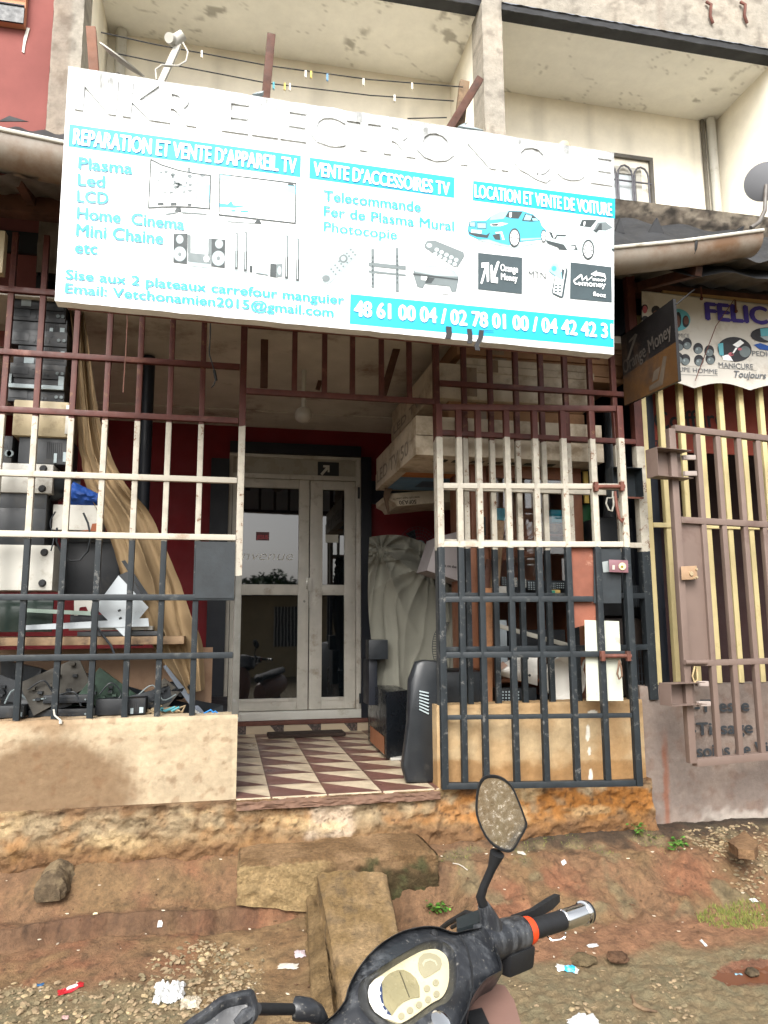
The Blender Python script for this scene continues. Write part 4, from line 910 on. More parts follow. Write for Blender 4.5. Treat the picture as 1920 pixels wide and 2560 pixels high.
# ---------------------------------------------------------------- hairdresser's front: yellow bars, mauve gate, banner
YEL, MAU = P('yellow_paint', lin('c2b384'), .1, 8, .55, .08, dirt=lin('8c7440'), dirtamt=.12), P('mauve_paint', lin('6e5e56'), .12, 5, .5, .08, dirt=lin('57443e'), dirtamt=.2)
g4 = thing('window_grille', 'pale yellow barred front of the hairdresser at the right', 'grille', (3, .09, 0))
zy1 = US(1700, 800, .09).z; zy0 = ZS+.005
for sx in (1611, 1656, 1706, 1754, 1808, 1858, 1908, 1957, 2010):
    p = US(sx, 1116, .09); bar(g4, (p.x, .09, zy0), (p.x, .09, zy1), YEL, .038)
z = US(1642, 1313, .08).z; bar(g4, (US(1611, 1116, .09).x+.02, .076, z), (4.6, .076, z), YEL, .032, 'rail', (0,0,1))
AS = R(-9); SO = US(1690, 1400, -.30); SN = Vector((math.sin(AS), math.cos(AS), 0)); SD = Vector((math.cos(AS), -math.sin(AS), 0))
def SG(px, py, off=0): return UP_(px, py, SO-SN*off, SN)
g5 = thing('iron_gate', 'mauve painted gate standing open before the yellow bars', 'gate', (SO.x, SO.y, 0))
zt5, zb5 = SG(1680, 1073).z, SG(1723, 1908).z
def sg(sx, sy, w_, z0=zb5, z1=zt5, name='bar'):
    p = SG(sx, sy); return bar(g5, (p.x, p.y, z0), (p.x, p.y, z1), MAU, w_, name)
sg(1689, 1285, .045, name='stile')
for sx in (1748, 1800, 1852, 1900, 1950): sg(sx, 1200, .034, zb5+.018, zt5-.018)
pe = SG(1689, 1285)+SD*.024
for sy, sx, w_ in ((1075, 1720, .04), (1303, 1750, .04), (1656, 1800, .036), (1902, 1780, .045)):
    z = SG(sx, sy).z; bar(g5, Vector((pe.x, pe.y, z)), Vector((pe.x, pe.y, z))+SD*1.2, MAU, w_, 'rail', (0,0,1))
MB().prism([SG(*q, -.01) for q in ((1693,1310),(1757,1310),(1775,1650),(1712,1650))], -SN*.004).build('steel_plate', MAU, g5)
lk = MB().hexa([SG(1704,1450,.025), SG(1744,1448,.025), SG(1744,1448,.05), SG(1704,1450,.05), SG(1702,1416,.025), SG(1742,1414,.025), SG(1742,1414,.05), SG(1702,1416,.05)], .003).build('lock', P('beige_lock', lin('9a7f64'), .2, 12, .45, .1), g5)
b = MB()
for q, r in (((1727,1434), .014), ((1740,1423), .008), ((1741,1443), .008), ((1735,1445), .006)): b.disc(SG(*q, .05), r, -SN, .008, 12)
b.build('cylinder', P('pale_brass', lin('b3a283'), .1, 20, .35, 0, metal=.4), lk)
b = MB(); b.tube([SG(1712,1656,.035), SG(1766,1656,.035)], .015, 10); bo = b.build('bolt', MAU, g5)
MB().tube([SG(*q, .05) for q in ((1737,1666),(1731,1690),(1736,1706),(1744,1700),(1742,1672))], .005, 6).build('cord_loop', P('straw_cord', lin('a8946e'), .2, 30, .9, .1), bo)
m_clasp = P('bare_steel', lin('9d918a'), .15, 10, .5, .05)
def lbox(x0, y0, x1, y1, rods):
    b = MB(); a, c_ = SG(x0, y1, -.02), SG(x1, y0, -.02); D = .10
    def w(u, zz, d): return Vector((a.x, a.y, 0))+SD*u+SN*d+Vector((0, 0, zz))
    L = (c_-a).dot(SD)
    b.hexa([w(0,a.z,0), w(L,a.z,0), w(L,a.z,-.003), w(0,a.z,-.003), w(0,c_.z,0), w(L,c_.z,0), w(L,c_.z,-.003), w(0,c_.z,-.003)])
    b.hexa([w(0,a.z,0.001), w(.003,a.z,0.001), w(.003,a.z,-D), w(0,a.z,-D), w(0,c_.z,0.001), w(.003,c_.z,0.001), w(.003,c_.z,-D), w(0,c_.z,-D)])
    b.hexa([w(.004,a.z,-.004), w(L,a.z,-.004), w(L,a.z,-D), w(.004,a.z,-D), w(.004,a.z+.003,-.004), w(L,a.z+.003,-.004), w(L,a.z+.003,-D), w(.004,a.z+.003,-D)])
    b.hexa([w(.004,c_.z-.003,-.004), w(L,c_.z-.003,-.004), w(L,c_.z-.003,-D), w(.004,c_.z-.003,-D), w(.004,c_.z,-.004), w(L,c_.z,-.004), w(L,c_.z,-D), w(.004,c_.z,-D)])
    o = b.build('lock_box', MAU, g5)
    for (ax, ay, bx, by) in rods: MB().bar(SG(ax, ay, .01), SG(bx, by, .01), .022, .03, (0,0,1), .003).build('clasp', m_clasp, o)
lbox(1618, 1134, 1700, 1196, ((1706,1144,1737,1144), (1710,1184,1740,1184))); lbox(1650, 1703, 1733, 1762, ((1741,1709,1769,1709), (1744,1759,1774,1759)))
# banner
YBn = -.03
m_ban = P('vinyl_banner', lin('c2beb5'), .08, 2.5, .5, .04, dirt=lin('8f8270'), dirtamt=.35, ds=2.2)
ban = thing('salon_banner', 'white vinyl salon banner with purple name, scalloped lower edge', 'banner', U(1520, 830, YBn))
def Bn(x, y): return 1590+x/5.027, 720+y/5.027
def bsurf(u, v):
    p = US(1604, 736-8, YBn).lerp(US(2080, 785, YBn), u); q = US(1606, 960, YBn).lerp(US(2080, 975, YBn), u)
    q = q + Vector((0, 0, .045*abs(math.sin(math.pi*(u*3.4+.12)))-.02))
    r = p.lerp(q, v); return r + Vector((0, -.004*math.sin(u*9)*sstep(.8,1,v) - .0015*fbm(u*6, v*3), 0))
b = MB(); b.grid(bsurf, 90, 24); ob = b.build('sheet', m_ban, ban)
def BP(x, y, k): return US(*Bn(x, y), YBn-.003-.0008*k)
def bp(polys, name, mats):
    b = MB()
    for mi, k, pts in polys: b.mi = mi; b.poly([BP(*q, k) for q in pts])
    return b.build(name, mats, ban, smooth=0)
def btx(s, a, b_, tp, mat, bold=.02, **kw):
    A, B = BP(*a, 3), BP(*b_, 3); lettering(s, A, B, (BP(*tp, 3)-A).length, mat, ban, 'lettering', bold=bold, **kw)
m_pur, m_lil, m_gyl = G('purple_print', '3f348a'), G('lilac_print', '9d97b8'), G('outline_grey', '5f6368')
btx('FELIC', (890,395), (1650,452), (893,188), m_pur, .05)
btx('AMICE', (492,620), (675,632), (494,565), m_gyl, -.008); btx('COUPE HOMME', (400,1040), (1028,1080), (404,985), m_gyl, .0); btx('MANICURE', (1042,1000), (1476,1022), (1045,935), m_gyl, .0)
btx('PEDICURE', (1464,850), (1900,872), (1467,790), m_gyl, .0); btx('Toujours', (1240,1118), (1640,1140), (1244,1040), m_gyl, .02, shear=.3)
skin, hair, teal, rosy = G('print_brown', '6a4a40'), G('print_black', '2c2c30'), G('print_teal', '5aa3b0'), G('print_rose', 'b0606a')
bp([(0,1,[(300,1080),(1028,1098),(1028,1102),(300,1084)]), (0,1,[(1045,1002),(1520,1034),(1520,1037),(1045,1006)])], 'underline', [m_gyl])
bp([(2,1,el(520,400,165,140)), (1,2,el(430,380,50,90)), (0,3,el(430,400,36,60)), (1,2,el(530,400,40,100)), (0,3,el(525,420,30,75)), (1,2,el(625,420,42,75)), (0,3,el(632,410,32,52)), (1,2,el(110,250,40,45)), (3,3,el(112,270,30,48)), (1,2,el(250,280,56,58)), (0,3,el(250,320,34,40)), (1,2,el(115,385,42,36))], 'portrait_picture', [skin, hair, teal, rosy])
o_ = [(1,1,el(740,815,265,175))]
for cx, cy_ in ((540,720),(640,700),(780,760),(920,790),(620,900),(790,910),(935,890),(530,880)):
    o_ += [(0,2,el(cx,cy_,62,72)), (2,3,el(cx+4,cy_+24,46,44)), (3,4,el(cx-12,cy_+10,10,14))]
bp(o_, 'haircut_picture', [hair, m_ban, g_md, g_lt])
bp([(0,1,el(1240,770,215,155,26,0,6.283,.1)), (1,2,[(1030,700),(1095,690),(1105,860),(1050,840)]), (2,3,[(1215,715),(1310,650),(1360,690),(1280,750)]), (2,3,[(1255,745),(1275,755),(1210,850),(1195,840)]), (3,3,el(1195,832,34,24)), (3,3,el(1305,768,26,18)), (2,2,[(1080,850),(1170,835),(1220,915),(1100,905)]), (4,2,el(1370,800,70,70))], 'manicure_picture', [hair, teal, m_let, rosy, g_md])
bp([(0,1,el(1640,590,200,95)), (1,2,[(1560,510),(1700,500),(1700,600),(1570,605)]), (2,3,[(1480,715),(1560,690),(1700,740),(1700,790),(1560,770)]), (3,2,[(1560,610),(1700,600),(1700,680),(1620,650)])], 'pedicure_picture', [hair, teal, G('print_blue', '234f9a'), g_lt])
b = MB()
for q in ((1752, 718), (1838, 750)): p = US(*q, -.045); b.tube([p, p+Vector((0,0,-.08))], .006, 6); b.ball(p+Vector((0,0,-.085)), .012, seg=8, rings=5)
b.build('tie', m_rust, ban)
solo(MB().tube([US(1836, 748, -.07), US(1790, 815, -.09), US(1700, 900, -.07), US(1738, 952, -.07)][:2]+[US(1738,952,-.07)], .003, 5), 'guy_wire', m_rust, 'thin wire slanting across the front of the salon banner', 'wire')
MB().tube([US(1612, 735, YBn+.03), US(2080, 785, YBn+.03)], .02, 10).build('top_roll', m_ban, ban)
# yellow board and painted red wall inside the salon
sal = thing('salon_room', 'dark red salon room behind the yellow bars', 'room', (4, .2, ZS))
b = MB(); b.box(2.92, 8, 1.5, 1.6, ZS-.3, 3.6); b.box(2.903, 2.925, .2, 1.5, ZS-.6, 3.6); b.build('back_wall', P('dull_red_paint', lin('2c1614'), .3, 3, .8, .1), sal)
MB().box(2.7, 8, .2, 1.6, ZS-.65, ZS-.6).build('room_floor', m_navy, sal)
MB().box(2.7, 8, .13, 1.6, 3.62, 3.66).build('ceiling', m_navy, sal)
zf = US(1700, 1100, .35)
b = MB(); b.box(2.75, 5.2, .35, .37, US(1700, 1130, .35).z, US(1700, 930, .35).z); bd = b.build('red_board', P('red_board', lin('6d2a1c'), .25, 3, .8, .1), sal)
m_bp = P('board_letters', lin('1d1a1c'), .2, 8, .8, 0)
lettering('Coiffure', US(1640, 1073, .345), US(1812, 1066, .345), .13, m_bp, bd, 'lettering', bold=.02); lettering('-27-7481', US(1618, 1120, .345), US(1700, 1118, .345), .055, m_bp, bd, 'lettering', bold=.02)
p = US(1660, 741, .0); MB().box(p.x, 6.0, .01, .05, p.z-.07, p.z+.05).build('yellow_lintel', P('ochre_board', lin('a5875a'), .2, 6, .7, .1), sal)
# ---------------------------------------------------------------- dark projecting sign
a_, b_ = U(1345, 800, -.04), U(1460, 740, -.62)
def DS(u, v, k=0):
    z0 = U(1345, 876, -.04).z*(1-u)+U(1457, 822, -.62).z*u; z1 = U(1345, 728, -.04).z*(1-u)+U(1462, 646, -.62).z*u
    p = a_.lerp(b_, u); n = Vector((-(b_-a_).y, (b_-a_).x, 0)).normalized()
    if n.x > 0: n = -n
    return Vector((p.x, p.y, z0*(1-v)+z1*v)) + n*k
ds = thing('hanging_sign', 'dark weathered money transfer sign jutting out before the salon banner', 'sign', (b_.x, b_.y, DS(1, 0).z))
nn_ = (DS(0,0,1)-DS(0,0,0))
MB().prism([DS(0,0), DS(1,0), DS(1,1), DS(0,1)], -nn_*.02).build('panel', P('black_sheet', lin('1c1a1a'), .4, 3, .5, .1, dirt=lin('4d3d30'), dirtamt=.3, ds=4), ds)
MB().poly([DS(.0,.0,.001), DS(1,.0,.001), DS(1,.47,.001), DS(0,.42,.001)]).build('orange_half', P('faded_orange', lin('543a1e'), .4, 4, .6, .1, dirt=lin('3a2c22'), dirtamt=.5, ds=3), ds)
b = MB(); b.poly([DS(.5,.04,.002), DS(.74,.04,.002), DS(.84,.36,.002), DS(.78,.38,.002), DS(.68,.12,.002), DS(.5,.1,.002)]); b.poly([DS(.55,.13,.002), DS(.66,.14,.002), DS(.72,.28,.002), DS(.6,.26,.002)]); b.build('phone_picture', P('sign_grey_print', lin('554b40'), .3, 12, .6, 0), ds)
lettering('Orange Money', DS(.03,.44,.003), DS(.95,.58,.003), .09, P('dim_letters', lin('4a4540'), .3, 12, .6, 0), ds, 'lettering', bold=.02, n=nn_)
b = MB(); b.poly([DS(.1,.62,.002), DS(.3,.9,.002), DS(.34,.87,.002), DS(.14,.6,.002)]); b.poly([DS(.3,.9,.002), DS(.16,.86,.002), DS(.16,.83,.002), DS(.3,.85,.002)]); b.build('arrow_logo', P('dim_logo', lin('55504a'), .3, 12, .6, 0), ds)
solo(MB().tube([U(1460, 658, -.62), U(1500, 625, -.45)], .004, 6), 'guy_wire', m_tar, 'wire holding up the dark projecting sign', 'wire')
# ---------------------------------------------------------------- clutter behind the left grille
def rect(x0, y0, x1, y1, y):
    p, q = U(x0, y1, y), U(x1, y0, y); return p.x, q.x, p.z, q.z
def device(name, label, cat, r, y, depth, mat, kind='deck', group=None, bev=.004):
    x0, x1, z0, z1 = rect(*r, y); root = thing(name, label, cat, ((x0+x1)/2, y+depth/2, z0), group)
    b = MB(); b.box(x0, x1, y, y+depth, z0, z1, bev); body = b.build('casing', mat, root)
    w_, h = x1-x0, z1-z0
    if kind == 'deck':
        b = MB(); b.box(x0+.02*w_, x0+.34*w_, y-.003, y-.0005, z0+.25*h, z0+.75*h); b.box(x0+.40*w_, x0+.8*w_, y-.002, y-.0005, z0+.6*h, z0+.68*h); b.build('fascia', m_black, root)
        b = MB(); [b.disc((x0+w_*k, y-.0005, z0+h*.4), h*.11, (0,-1,0), .008, 10) for k in (.86, .95)]; b.build('knob', g_md, root)
        b = MB(); [b.box(x0+w_*k, x0+w_*(k+.03), y-.004, y-.0005, z0+h*.2, z0+h*.36) for k in (.42,.48,.54,.6,.66)]; b.build('button', m_black, root)
    if kind == 'label':
        b = MB(); b.box(x0+.2*w_, x0+.38*w_, y-.002, y-.0005, z0+.2*h, z0+.85*h); b.build('paper_label', g_lt, root)
        b = MB(); b.box(x0+.5*w_, x0+.95*w_, y-.002, y-.0005, z0+.55*h, z0+.7*h); b.build('slot', m_tar, root)
    if kind == 'tray':
        b = MB(); b.box(x0, x1, y-.02, y-.0005, z0, z0+.3*h, .002); b.box(x0, x0+.06*w_, y-.02, y-.0005, z0+.31*h, z1); b.box(x1-.1*w_, x1, y-.02, y-.0005, z0+.31*h, z1); b.build('tray', g_lt, root)
    if kind == 'feet':
        b = MB(); [b.tube([(x0+w_*.86, y-.0005, z0+h*k), (x0+w_*.86, y-.02, z0+h*k)], [.022, .016], 12) for k in (.16, .84)]; b.build('rubber_foot', m_tar, root)
        b = MB(); b.box(x0+.01, x1-.01, y+depth+.0005, y+depth+.01, z0+.01, z1-.01); b.build('back_panel', m_black, root)
    if kind == 'vents':
        b = MB(); [b.box(x0+w_*(.55+.04*i), x0+w_*(.57+.04*i), y-.002, y-.0005, z0+.2*h, z0+.8*h) for i in range(8)]; b.build('vent', m_tar, root)
        b = MB(); b.box(x1-.12*w_, x1-.04*w_, y-.006, y-.0005, z0+.1*h, z0+.45*h); b.box(x1-.3*w_, x1-.24*w_, y-.006, y-.0005, z0+.05*h, z0+.4*h); b.build('socket', g_lt, root)
    return root
SH = [P('shell_grey%d' % i, lin(h), .2, 6, .5, .08, dirt=lin('3a362f'), dirtamt=.2) for i, h in enumerate(('1d2126', '171a1e', '25282b', '34373a'))]
m_beige = P('yellowed_plastic', lin('a89a7c'), .12, 5, .55, .08, dirt=lin('6d6048'), dirtamt=.3, ds=6)
m_case = P('pale_case', lin('a5a39c'), .08, 5, .5, .06, dirt=lin('6f6759'), dirtamt=.25, ds=7)
YL = .16
stack = [((22,646,140,664),'label','topmost flat black player in the left window stack, pale sticker'), ((24,665,143,690),'deck','black deck with a small knob, second from the top of the left stack'),
         ((20,692,146,716),'vents','dark slotted deck, third from the top of the left stack'), ((18,718,146,742),'deck','dark blue grey deck above the dusty grey one in the left stack'),
         ((38,744,145,768),'vents','dusty grey deck set back to the right in the left stack'), ((28,770,145,788),'label','thin deck with a white paper sticker in the left stack'),
         ((20,790,142,814),'deck','deck directly above the open silver tray in the left stack'), ((18,816,140,838),'tray','player with open silver tray in the left stack'), ((16,840,140,866),'deck','lowest black deck of the left stack, resting on the beige box')]
for i, (r, k, lab) in enumerate(stack): device('video_deck', lab, 'electronic deck', r, YL+.01*(i%3), .26, SH[i%4], k, 'stacked electronic decks in the left window')
rt = device('printer_shell', 'yellowed beige casing with a white end under the black decks', 'casing', (24,868,150,940), YL, .3, m_beige, 'none', bev=.015)
x0, x1, z0, z1 = rect(140,876,153,938,YL-.004); MB().box(x0, x1, YL-.012, YL-.002, z0, z1, .002).build('end_cap', m_white, rt)
device('radio_chassis', 'grey steel chassis with side vents below the beige casing', 'chassis', (38,946,152,1000), YL+.03, .25, SH[3], 'vents')
device('radio_chassis', 'narrow dark chassis at the far left below the decks', 'chassis', (-30,942,28,1004), YL+.01, .25, SH[2], 'deck')
device('amplifier_case', 'pale amplifier underside with round feet, left window', 'amplifier', (-45,1003,116,1062), YL, .3, m_case, 'feet', bev=.008)
device('amplifier_case', 'slate grey case directly under the pale amplifier', 'amplifier', (-45,1064,102,1096), YL+.02, .3, SH[3], 'none')
device('monitor_case', 'dark square case beneath the slate grey one at the left edge', 'case', (-45,1099,100,1176), YL+.02, .35, SH[2], 'none')
device('computer_case', 'white computer case with two black feet at the left edge', 'computer', (-45,1178,118,1275), YL, .3, m_white, 'feet', bev=.006)
device('glass_panel', 'dark green grey panel standing on the shelf at the left edge', 'panel', (-45,1290,116,1366), YL+.05, .02, P('smoked_panel', lin('2c3632'), .2, 4, .2, .02), 'none')
spk = thing('loose_speaker', 'bare black speaker cone beside the pale amplifier', 'speaker', U(133,1060,.3))
p = U(133,1050,.3); b = MB(); b.tube([p+Vector((-.07,-.02,.0)), p+Vector((-.03,0,0)), p+Vector((.05,.02,0))], [.105, .1, .04], 20); b.build('cone', m_black, spk); MB().tube([p+Vector((.05,.02,0)), p+Vector((.10,.03,0))], .05, 16).build('magnet', SH[1], spk)
x0, x1, z0, z1 = rect(150,1036,208,1090,.28)
b = MB(); b.grid(lambda u, v: (x0+u*(x1-x0+.02), .28-.05*math.sin(v*3)-.02*fbm(u*4, v*4), z0-.01+v*(z1-z0)*(1-.5*u)), 20, 16); solo(b, 'tarpaulin', P('blue_cloth', lin('123f86'), .25, 8, .7, .2), 'bundle of blue cloth on the white box behind the curtain', 'cloth')
bx = device('carton_box', 'plain white box under the blue cloth, left window', 'box', (112,1092,214,1144), .24, .28, m_white, 'none', bev=.003)
x0, x1, z0, z1 = rect(195,1130,214,1148,.235); b = MB(); b.prism([(x0,.233,z0),(x1,.233,z0),(x1,.233,z1),(x0+.01,.233,z1-.005)], (0,-.004,0)); b.prism([(x0-.06,.233,z0),(x0,.233,z0),(x0,.233,z0+.012)], (0,-.004,0)); b.build('torn_cardboard', P('orange_card', lin('8e5236'), .2, 9, .8, .1), bx)
device('television_set', 'dark television back standing behind the torn cloth curtain', 'television', (128,1172,262,1290), .42, .25, SH[1], 'none', bev=.02)
device('cabinet_box', 'low dark box on top of the television back', 'box', (128,1150,262,1171), .42, .25, SH[2], 'none')
# shelf and boards
x0, x1, z0, z1 = rect(-60,1374,398,1396,.15); solo(MB().box(x0, x1, .13, .55, z0, z1, .003), 'shelf_board', m_wood, 'thick wooden shelf board behind the left bars', 'shelf')
x0, x1, z0, z1 = rect(70,1398,460,1530,.5); solo(MB().box(-2.4, x1, .46, .48, z0-.05, z1), 'plywood_board', P('plywood', lin('8a6f58'), .15, 3, .75, .08, dirt=lin('6d513c'), dirtamt=.25, ds=3), 'tan plywood sheet leaning below the shelf', 'board')
solo(MB().box(-2.5, x1+.1, .16, 1.4, US(300,1797,.1).z-.06, US(300,1797,.1).z-.012), 'shelf_board', m_navy, 'dark ledge carrying the scrap behind the left low wall', 'shelf')
def flat(pts, y, th, name, mat, lab, cat, group=None, dy=0, bev=None):
    P3 = [U(a, c_, y+dy*i/max(1, len(pts)-1)) for i, (a, c_) in enumerate(pts)]
    return solo(MB().prism(P3, (0, th, 0)), name, mat, lab, cat, group)
m_shiny = P('zinc_plate', lin('a3aaae'), .07, 5, .35, .02, spec=.6)
plate = flat([(256,1243),(321,1312),(268,1375),(205,1312)], .14, .003, 'metal_plate', m_shiny, 'square bright metal plate standing on one corner', 'plate')
b = MB(); [b.prism([U(a, c_, .138), U(a+6, c_-3, .138), U(a+8, c_+1, .138), U(a+2, c_+4, .138)], (0,-.001,0)) for a, c_ in ((254,1318),(296,1289),(256,1335))]
o = b.build('slot_hole', m_tar, plate)
flat([(48,1361),(50,1351),(320,1335),(322,1353)], .135, .004, 'metal_rail', m_shiny, 'long bright perforated rail lying along the shelf edge', 'rail')
flat([(48,1322),(50,1314),(205,1321),(205,1330)], .17, .004, 'metal_rail', P('greenish_zinc', lin('8a9a90'), .1, 7, .5, .05), 'thinner greenish rail above the bright one', 'rail')
flat([(160,1296),(205,1296),(205,1322),(192,1324),(186,1310),(172,1312),(168,1330),(160,1330)], .2, .01, 'metal_bracket', m_case, 'pale stamped bracket left of the square plate', 'bracket')
b = MB(); x0, x1, z0, z1 = rect(152,1328,232,1350,.22); b.box(x0, x1, .2, .35, z0, z1, .004); solo(b, 'circuit_chassis', m_black, 'black perforated chassis below the pale bracket', 'chassis')
for k, (r, lab) in enumerate((((150,1352,330,1362),'upper grey tray in the pile under the bright rail'), ((168,1363,352,1374),'lower grey tray in the pile under the bright rail'))):
    x0, x1, z0, z1 = rect(*r, .2); solo(MB().box(x0, x1, .18, .45, z0, z1, .002), 'metal_tray', SH[3] if k else m_case, lab, 'tray')
flat([(262,1212),(270,1210),(320,1284),(312,1290)], .2, .02, 'black_strip', m_black, 'black slanting strip leaning against the curtain', 'strip')
flat([(255,1243),(275,1235),(312,1290),(268,1290)], .22, .02, 'metal_plate', SH[3], 'grey curved plate behind the bright square plate', 'plate')
solo(MB().tube([U(*q, .12) for q in ((180,1108),(190,1130),(196,1160),(190,1190),(172,1210),(152,1212),(135,1200),(122,1170),(123,1140))], .006, 7), 'black_cable', m_black, 'loop of black cable hanging in front of the white box', 'cable')
solo(MB().tube([U(*q, .10) for q in ((197,1285),(202,1300),(198,1325),(206,1350),(220,1370),(240,1395),(250,1420))], .007, 7), 'black_cable', m_black, 'black cable trailing over the shelf edge near the square plate', 'cable')
solo(MB().tube([(U(312,1000,.9).x, .9, U(312,1140,.9).z-.8), (U(312,1000,.9).x, .9, CZ+.05)], .045, 14), 'steel_pole', m_navy, 'dark upright pole behind the beige curtain', 'pole')
# beige curtain
Lc = [(150,640),(158,760),(164,880),(172,960),(178,1020),(196,1075),(232,1150),(262,1240),(295,1325),(340,1412),(400,1500)]
Rc = [(176,640),(194,760),(212,880),(232,960),(268,1040),(322,1105),(350,1165),(388,1255),(412,1330),(438,1395),(442,1490)]
def pl(L, t):
    t *= len(L)-1; i = min(int(t), len(L)-2); f = t-i
    def cr(k):
        p0, p1, p2, p3 = L[max(i-1,0)][k], L[i][k], L[i+1][k], L[min(i+2,len(L)-1)][k]
        return .5*(2*p1+(p2-p0)*f+(2*p0-5*p1+4*p2-p3)*f*f+(3*p1-p0-3*p2+p3)*f**3)
    return cr(0), cr(1)
def cur(u, v):
    a, c_ = pl(Lc, v), pl(Rc, v); e = 5*fbm(v*9, u*.5, 2)
    ph = 2*math.pi*(u*1.7+.22*math.sin(v*7)+.5*v+.12*fbm(v*4, 3, 1))
    pinch = math.exp(-((v-.42)/.05)**2)
    y = .32 - .085*(1-abs(math.sin(ph*.5)))*(1-.5*pinch) - .03*(1-abs(math.sin(ph*1.05+1.3+2*v)))**2 + .03*fbm(u*3+v*2.2, v*3.2, 2, 2) + .012*fbm(u*9+v*5, v*5, 8, 2) - .05*pinch*(.3+u)
    return U(a[0]+u*(c_[0]-a[0])+e*(1-u)*.7-e*u*.4, a[1]+u*(c_[1]-a[1]), y)
b = MB(); b.grid(cur, 70, 240); r_ = b.bm
solo(b, 'cloth_curtain', P('tan_cloth', lin('8d785a'), .1, 5, .95, .2, bs=260, dirt=lin('5e4a34'), dirtamt=.12, ds=2.2), 'dirty tan cloth hanging and trailing diagonally behind the left bars', 'curtain')
flat([(352,1440),(358,1436),(448,1548),(430,1552)], .26, .012, 'metal_strip', P('blue_grey_strip', lin('5d646e'), .12, 7, .5, .05), 'blue grey strip sticking out under the curtain end', 'strip')
# scrap on the ledge
def junk(pts, y, th, mat, lab, name='scrap_sheet', cat='scrap', dy=.06): return flat(pts, y, th, name, mat, lab, cat, 'scrap heaped behind the left low wall', dy)
junk([(0,1425),(90,1445),(70,1530),(0,1530)], .3, .05, SH[2], 'big dark casing at the far left of the scrap heap', 'scrap_casing')
junk([(88,1444),(180,1478),(140,1530),(70,1520)], .34, .02, SH[1], 'black panel slanting down behind the broken shell')
junk([(182,1456),(262,1500),(258,1530),(185,1478)], .3, .01, SH[1], 'black sheet with a bent corner in the middle of the heap')
junk([(186,1454),(320,1496),(480,1540),(480,1560),(260,1535)], .36, .02, m_black, 'long black panel lying behind the heap')
junk([(420,1512),(482,1524),(480,1552),(414,1548)], .24, .012, SH[2], 'dark flap at the right end of the scrap heap')
b = MB(); 
for k in range(7):
    a = U(random.uniform(95,190), random.uniform(1488,1535), .2+.03*k); n = 5
    b.prism([a+Vector((random.uniform(-.09,.09), random.uniform(-.03,.03), random.uniform(-.05,.05))) for i in range(n)], (0,.012,.004))
solo(b, 'broken_shell', P('dusty_grey_plastic', lin('4c4942'), .3, 12, .7, .2), 'broken dusty plastic shell in the scrap heap', 'scrap', 'scrap heaped behind the left low wall')
b = MB(); p = U(100,1520,.2); b.loft([[p+Vector((r*1.6*math.cos(a), .02*math.sin(a), z+r*.35*math.sin(a))) for a in [2*math.pi*i/18 for i in range(18)]] for r, z in ((.09,0),(.1,.02),(.06,.04))]); solo(b, 'plastic_basin', SH[3], 'round edged dusty basin in the scrap heap', 'basin', 'scrap heaped behind the left low wall')
device('car_radio', 'flat dusty player with vent slits, middle of the ledge', 'electronic deck', (205,1508,315,1546), .09, .2, SH[1], 'vents')
device('car_radio', 'flat black player with dusty brown corner, left part of the ledge', 'electronic deck', (92,1500,200,1520), .12, .2, SH[0], 'deck')
device('car_radio', 'low player with dusty grille at the left end of the ledge', 'electronic deck', (-20,1524,52,1552), .09, .2, SH[2], 'vents')
device('car_radio', 'black player lying flat under the dusty corner one', 'electronic deck', (60,1530,205,1553), .15, .2, SH[1], 'deck')
b = MB()
for k in range(16):
    a = U(random.uniform(330,388), 1542-random.uniform(0,14), .14); b.tube([a, a+Vector((random.uniform(-.07,.07), random.uniform(-.03,.03), random.uniform(.0,.03))), a+Vector((random.uniform(-.1,.1), random.uniform(-.03,.03), -.01))], random.uniform(.004,.008), 5)
b.mi = 1
for k in range(4): a = U(random.uniform(345,385), 1536, .12); b.tube([a, a+Vector((random.uniform(-.06,.06), 0, .02))], .008, 5)
solo(b, 'rag_bundle', [P('dusty_rag', lin('8a7a60'), .3, 20, .95, .2), P('teal_rag', lin('4d8a93'), .2, 20, .9, .2)], 'dusty knotted rag with teal strands on the ledge', 'rag')
b = MB(); b.ball(U(385,1490,.3), .075, .04, .05, 10, 7); o = solo(b, 'plastic_bag', SH[1], 'crumpled black bag on the slanting panel', 'bag', jit=.016)
b = MB(); [b.tube([U(440+12*i, 1545+random.uniform(-4,4), .11), U(455+10*i, 1538+random.uniform(-5,5), .1), U(470+8*i, 1548, .11)], .005, 5) for i in range(3)]; solo(b, 'blue_string', P('blue_string', lin('2d78b8'), .1, 20, .7, 0), 'tangle of bright blue string at the wall corner', 'string')
solo(MB().bar(U(412,1530,.12), U(437,1546,.1), .016, .01), 'white_stick', m_white, 'short white stick beside the blue string', 'stick')
b = MB(); b.tube([U(*q, -.012) for q in ((116,1532),(118,1545),(126,1552),(131,1556))], .005, 6); b.tube([U(131,1556,-.012), U(131,1563,-.012)], .009, 6); solo(b, 'white_lead', m_white, 'white lead with a plug hanging over the left wall top', 'cable')
b = MB(); x0, x1, z0, z1 = rect(-8,502,14,592,-.1); b.box(x0, x1, -.12, -.06, z0, z1, .006); nb = solo(b, 'wall_lamp_box', m_beige, 'cream box fixed above the left bars at the frame edge', 'fixture')
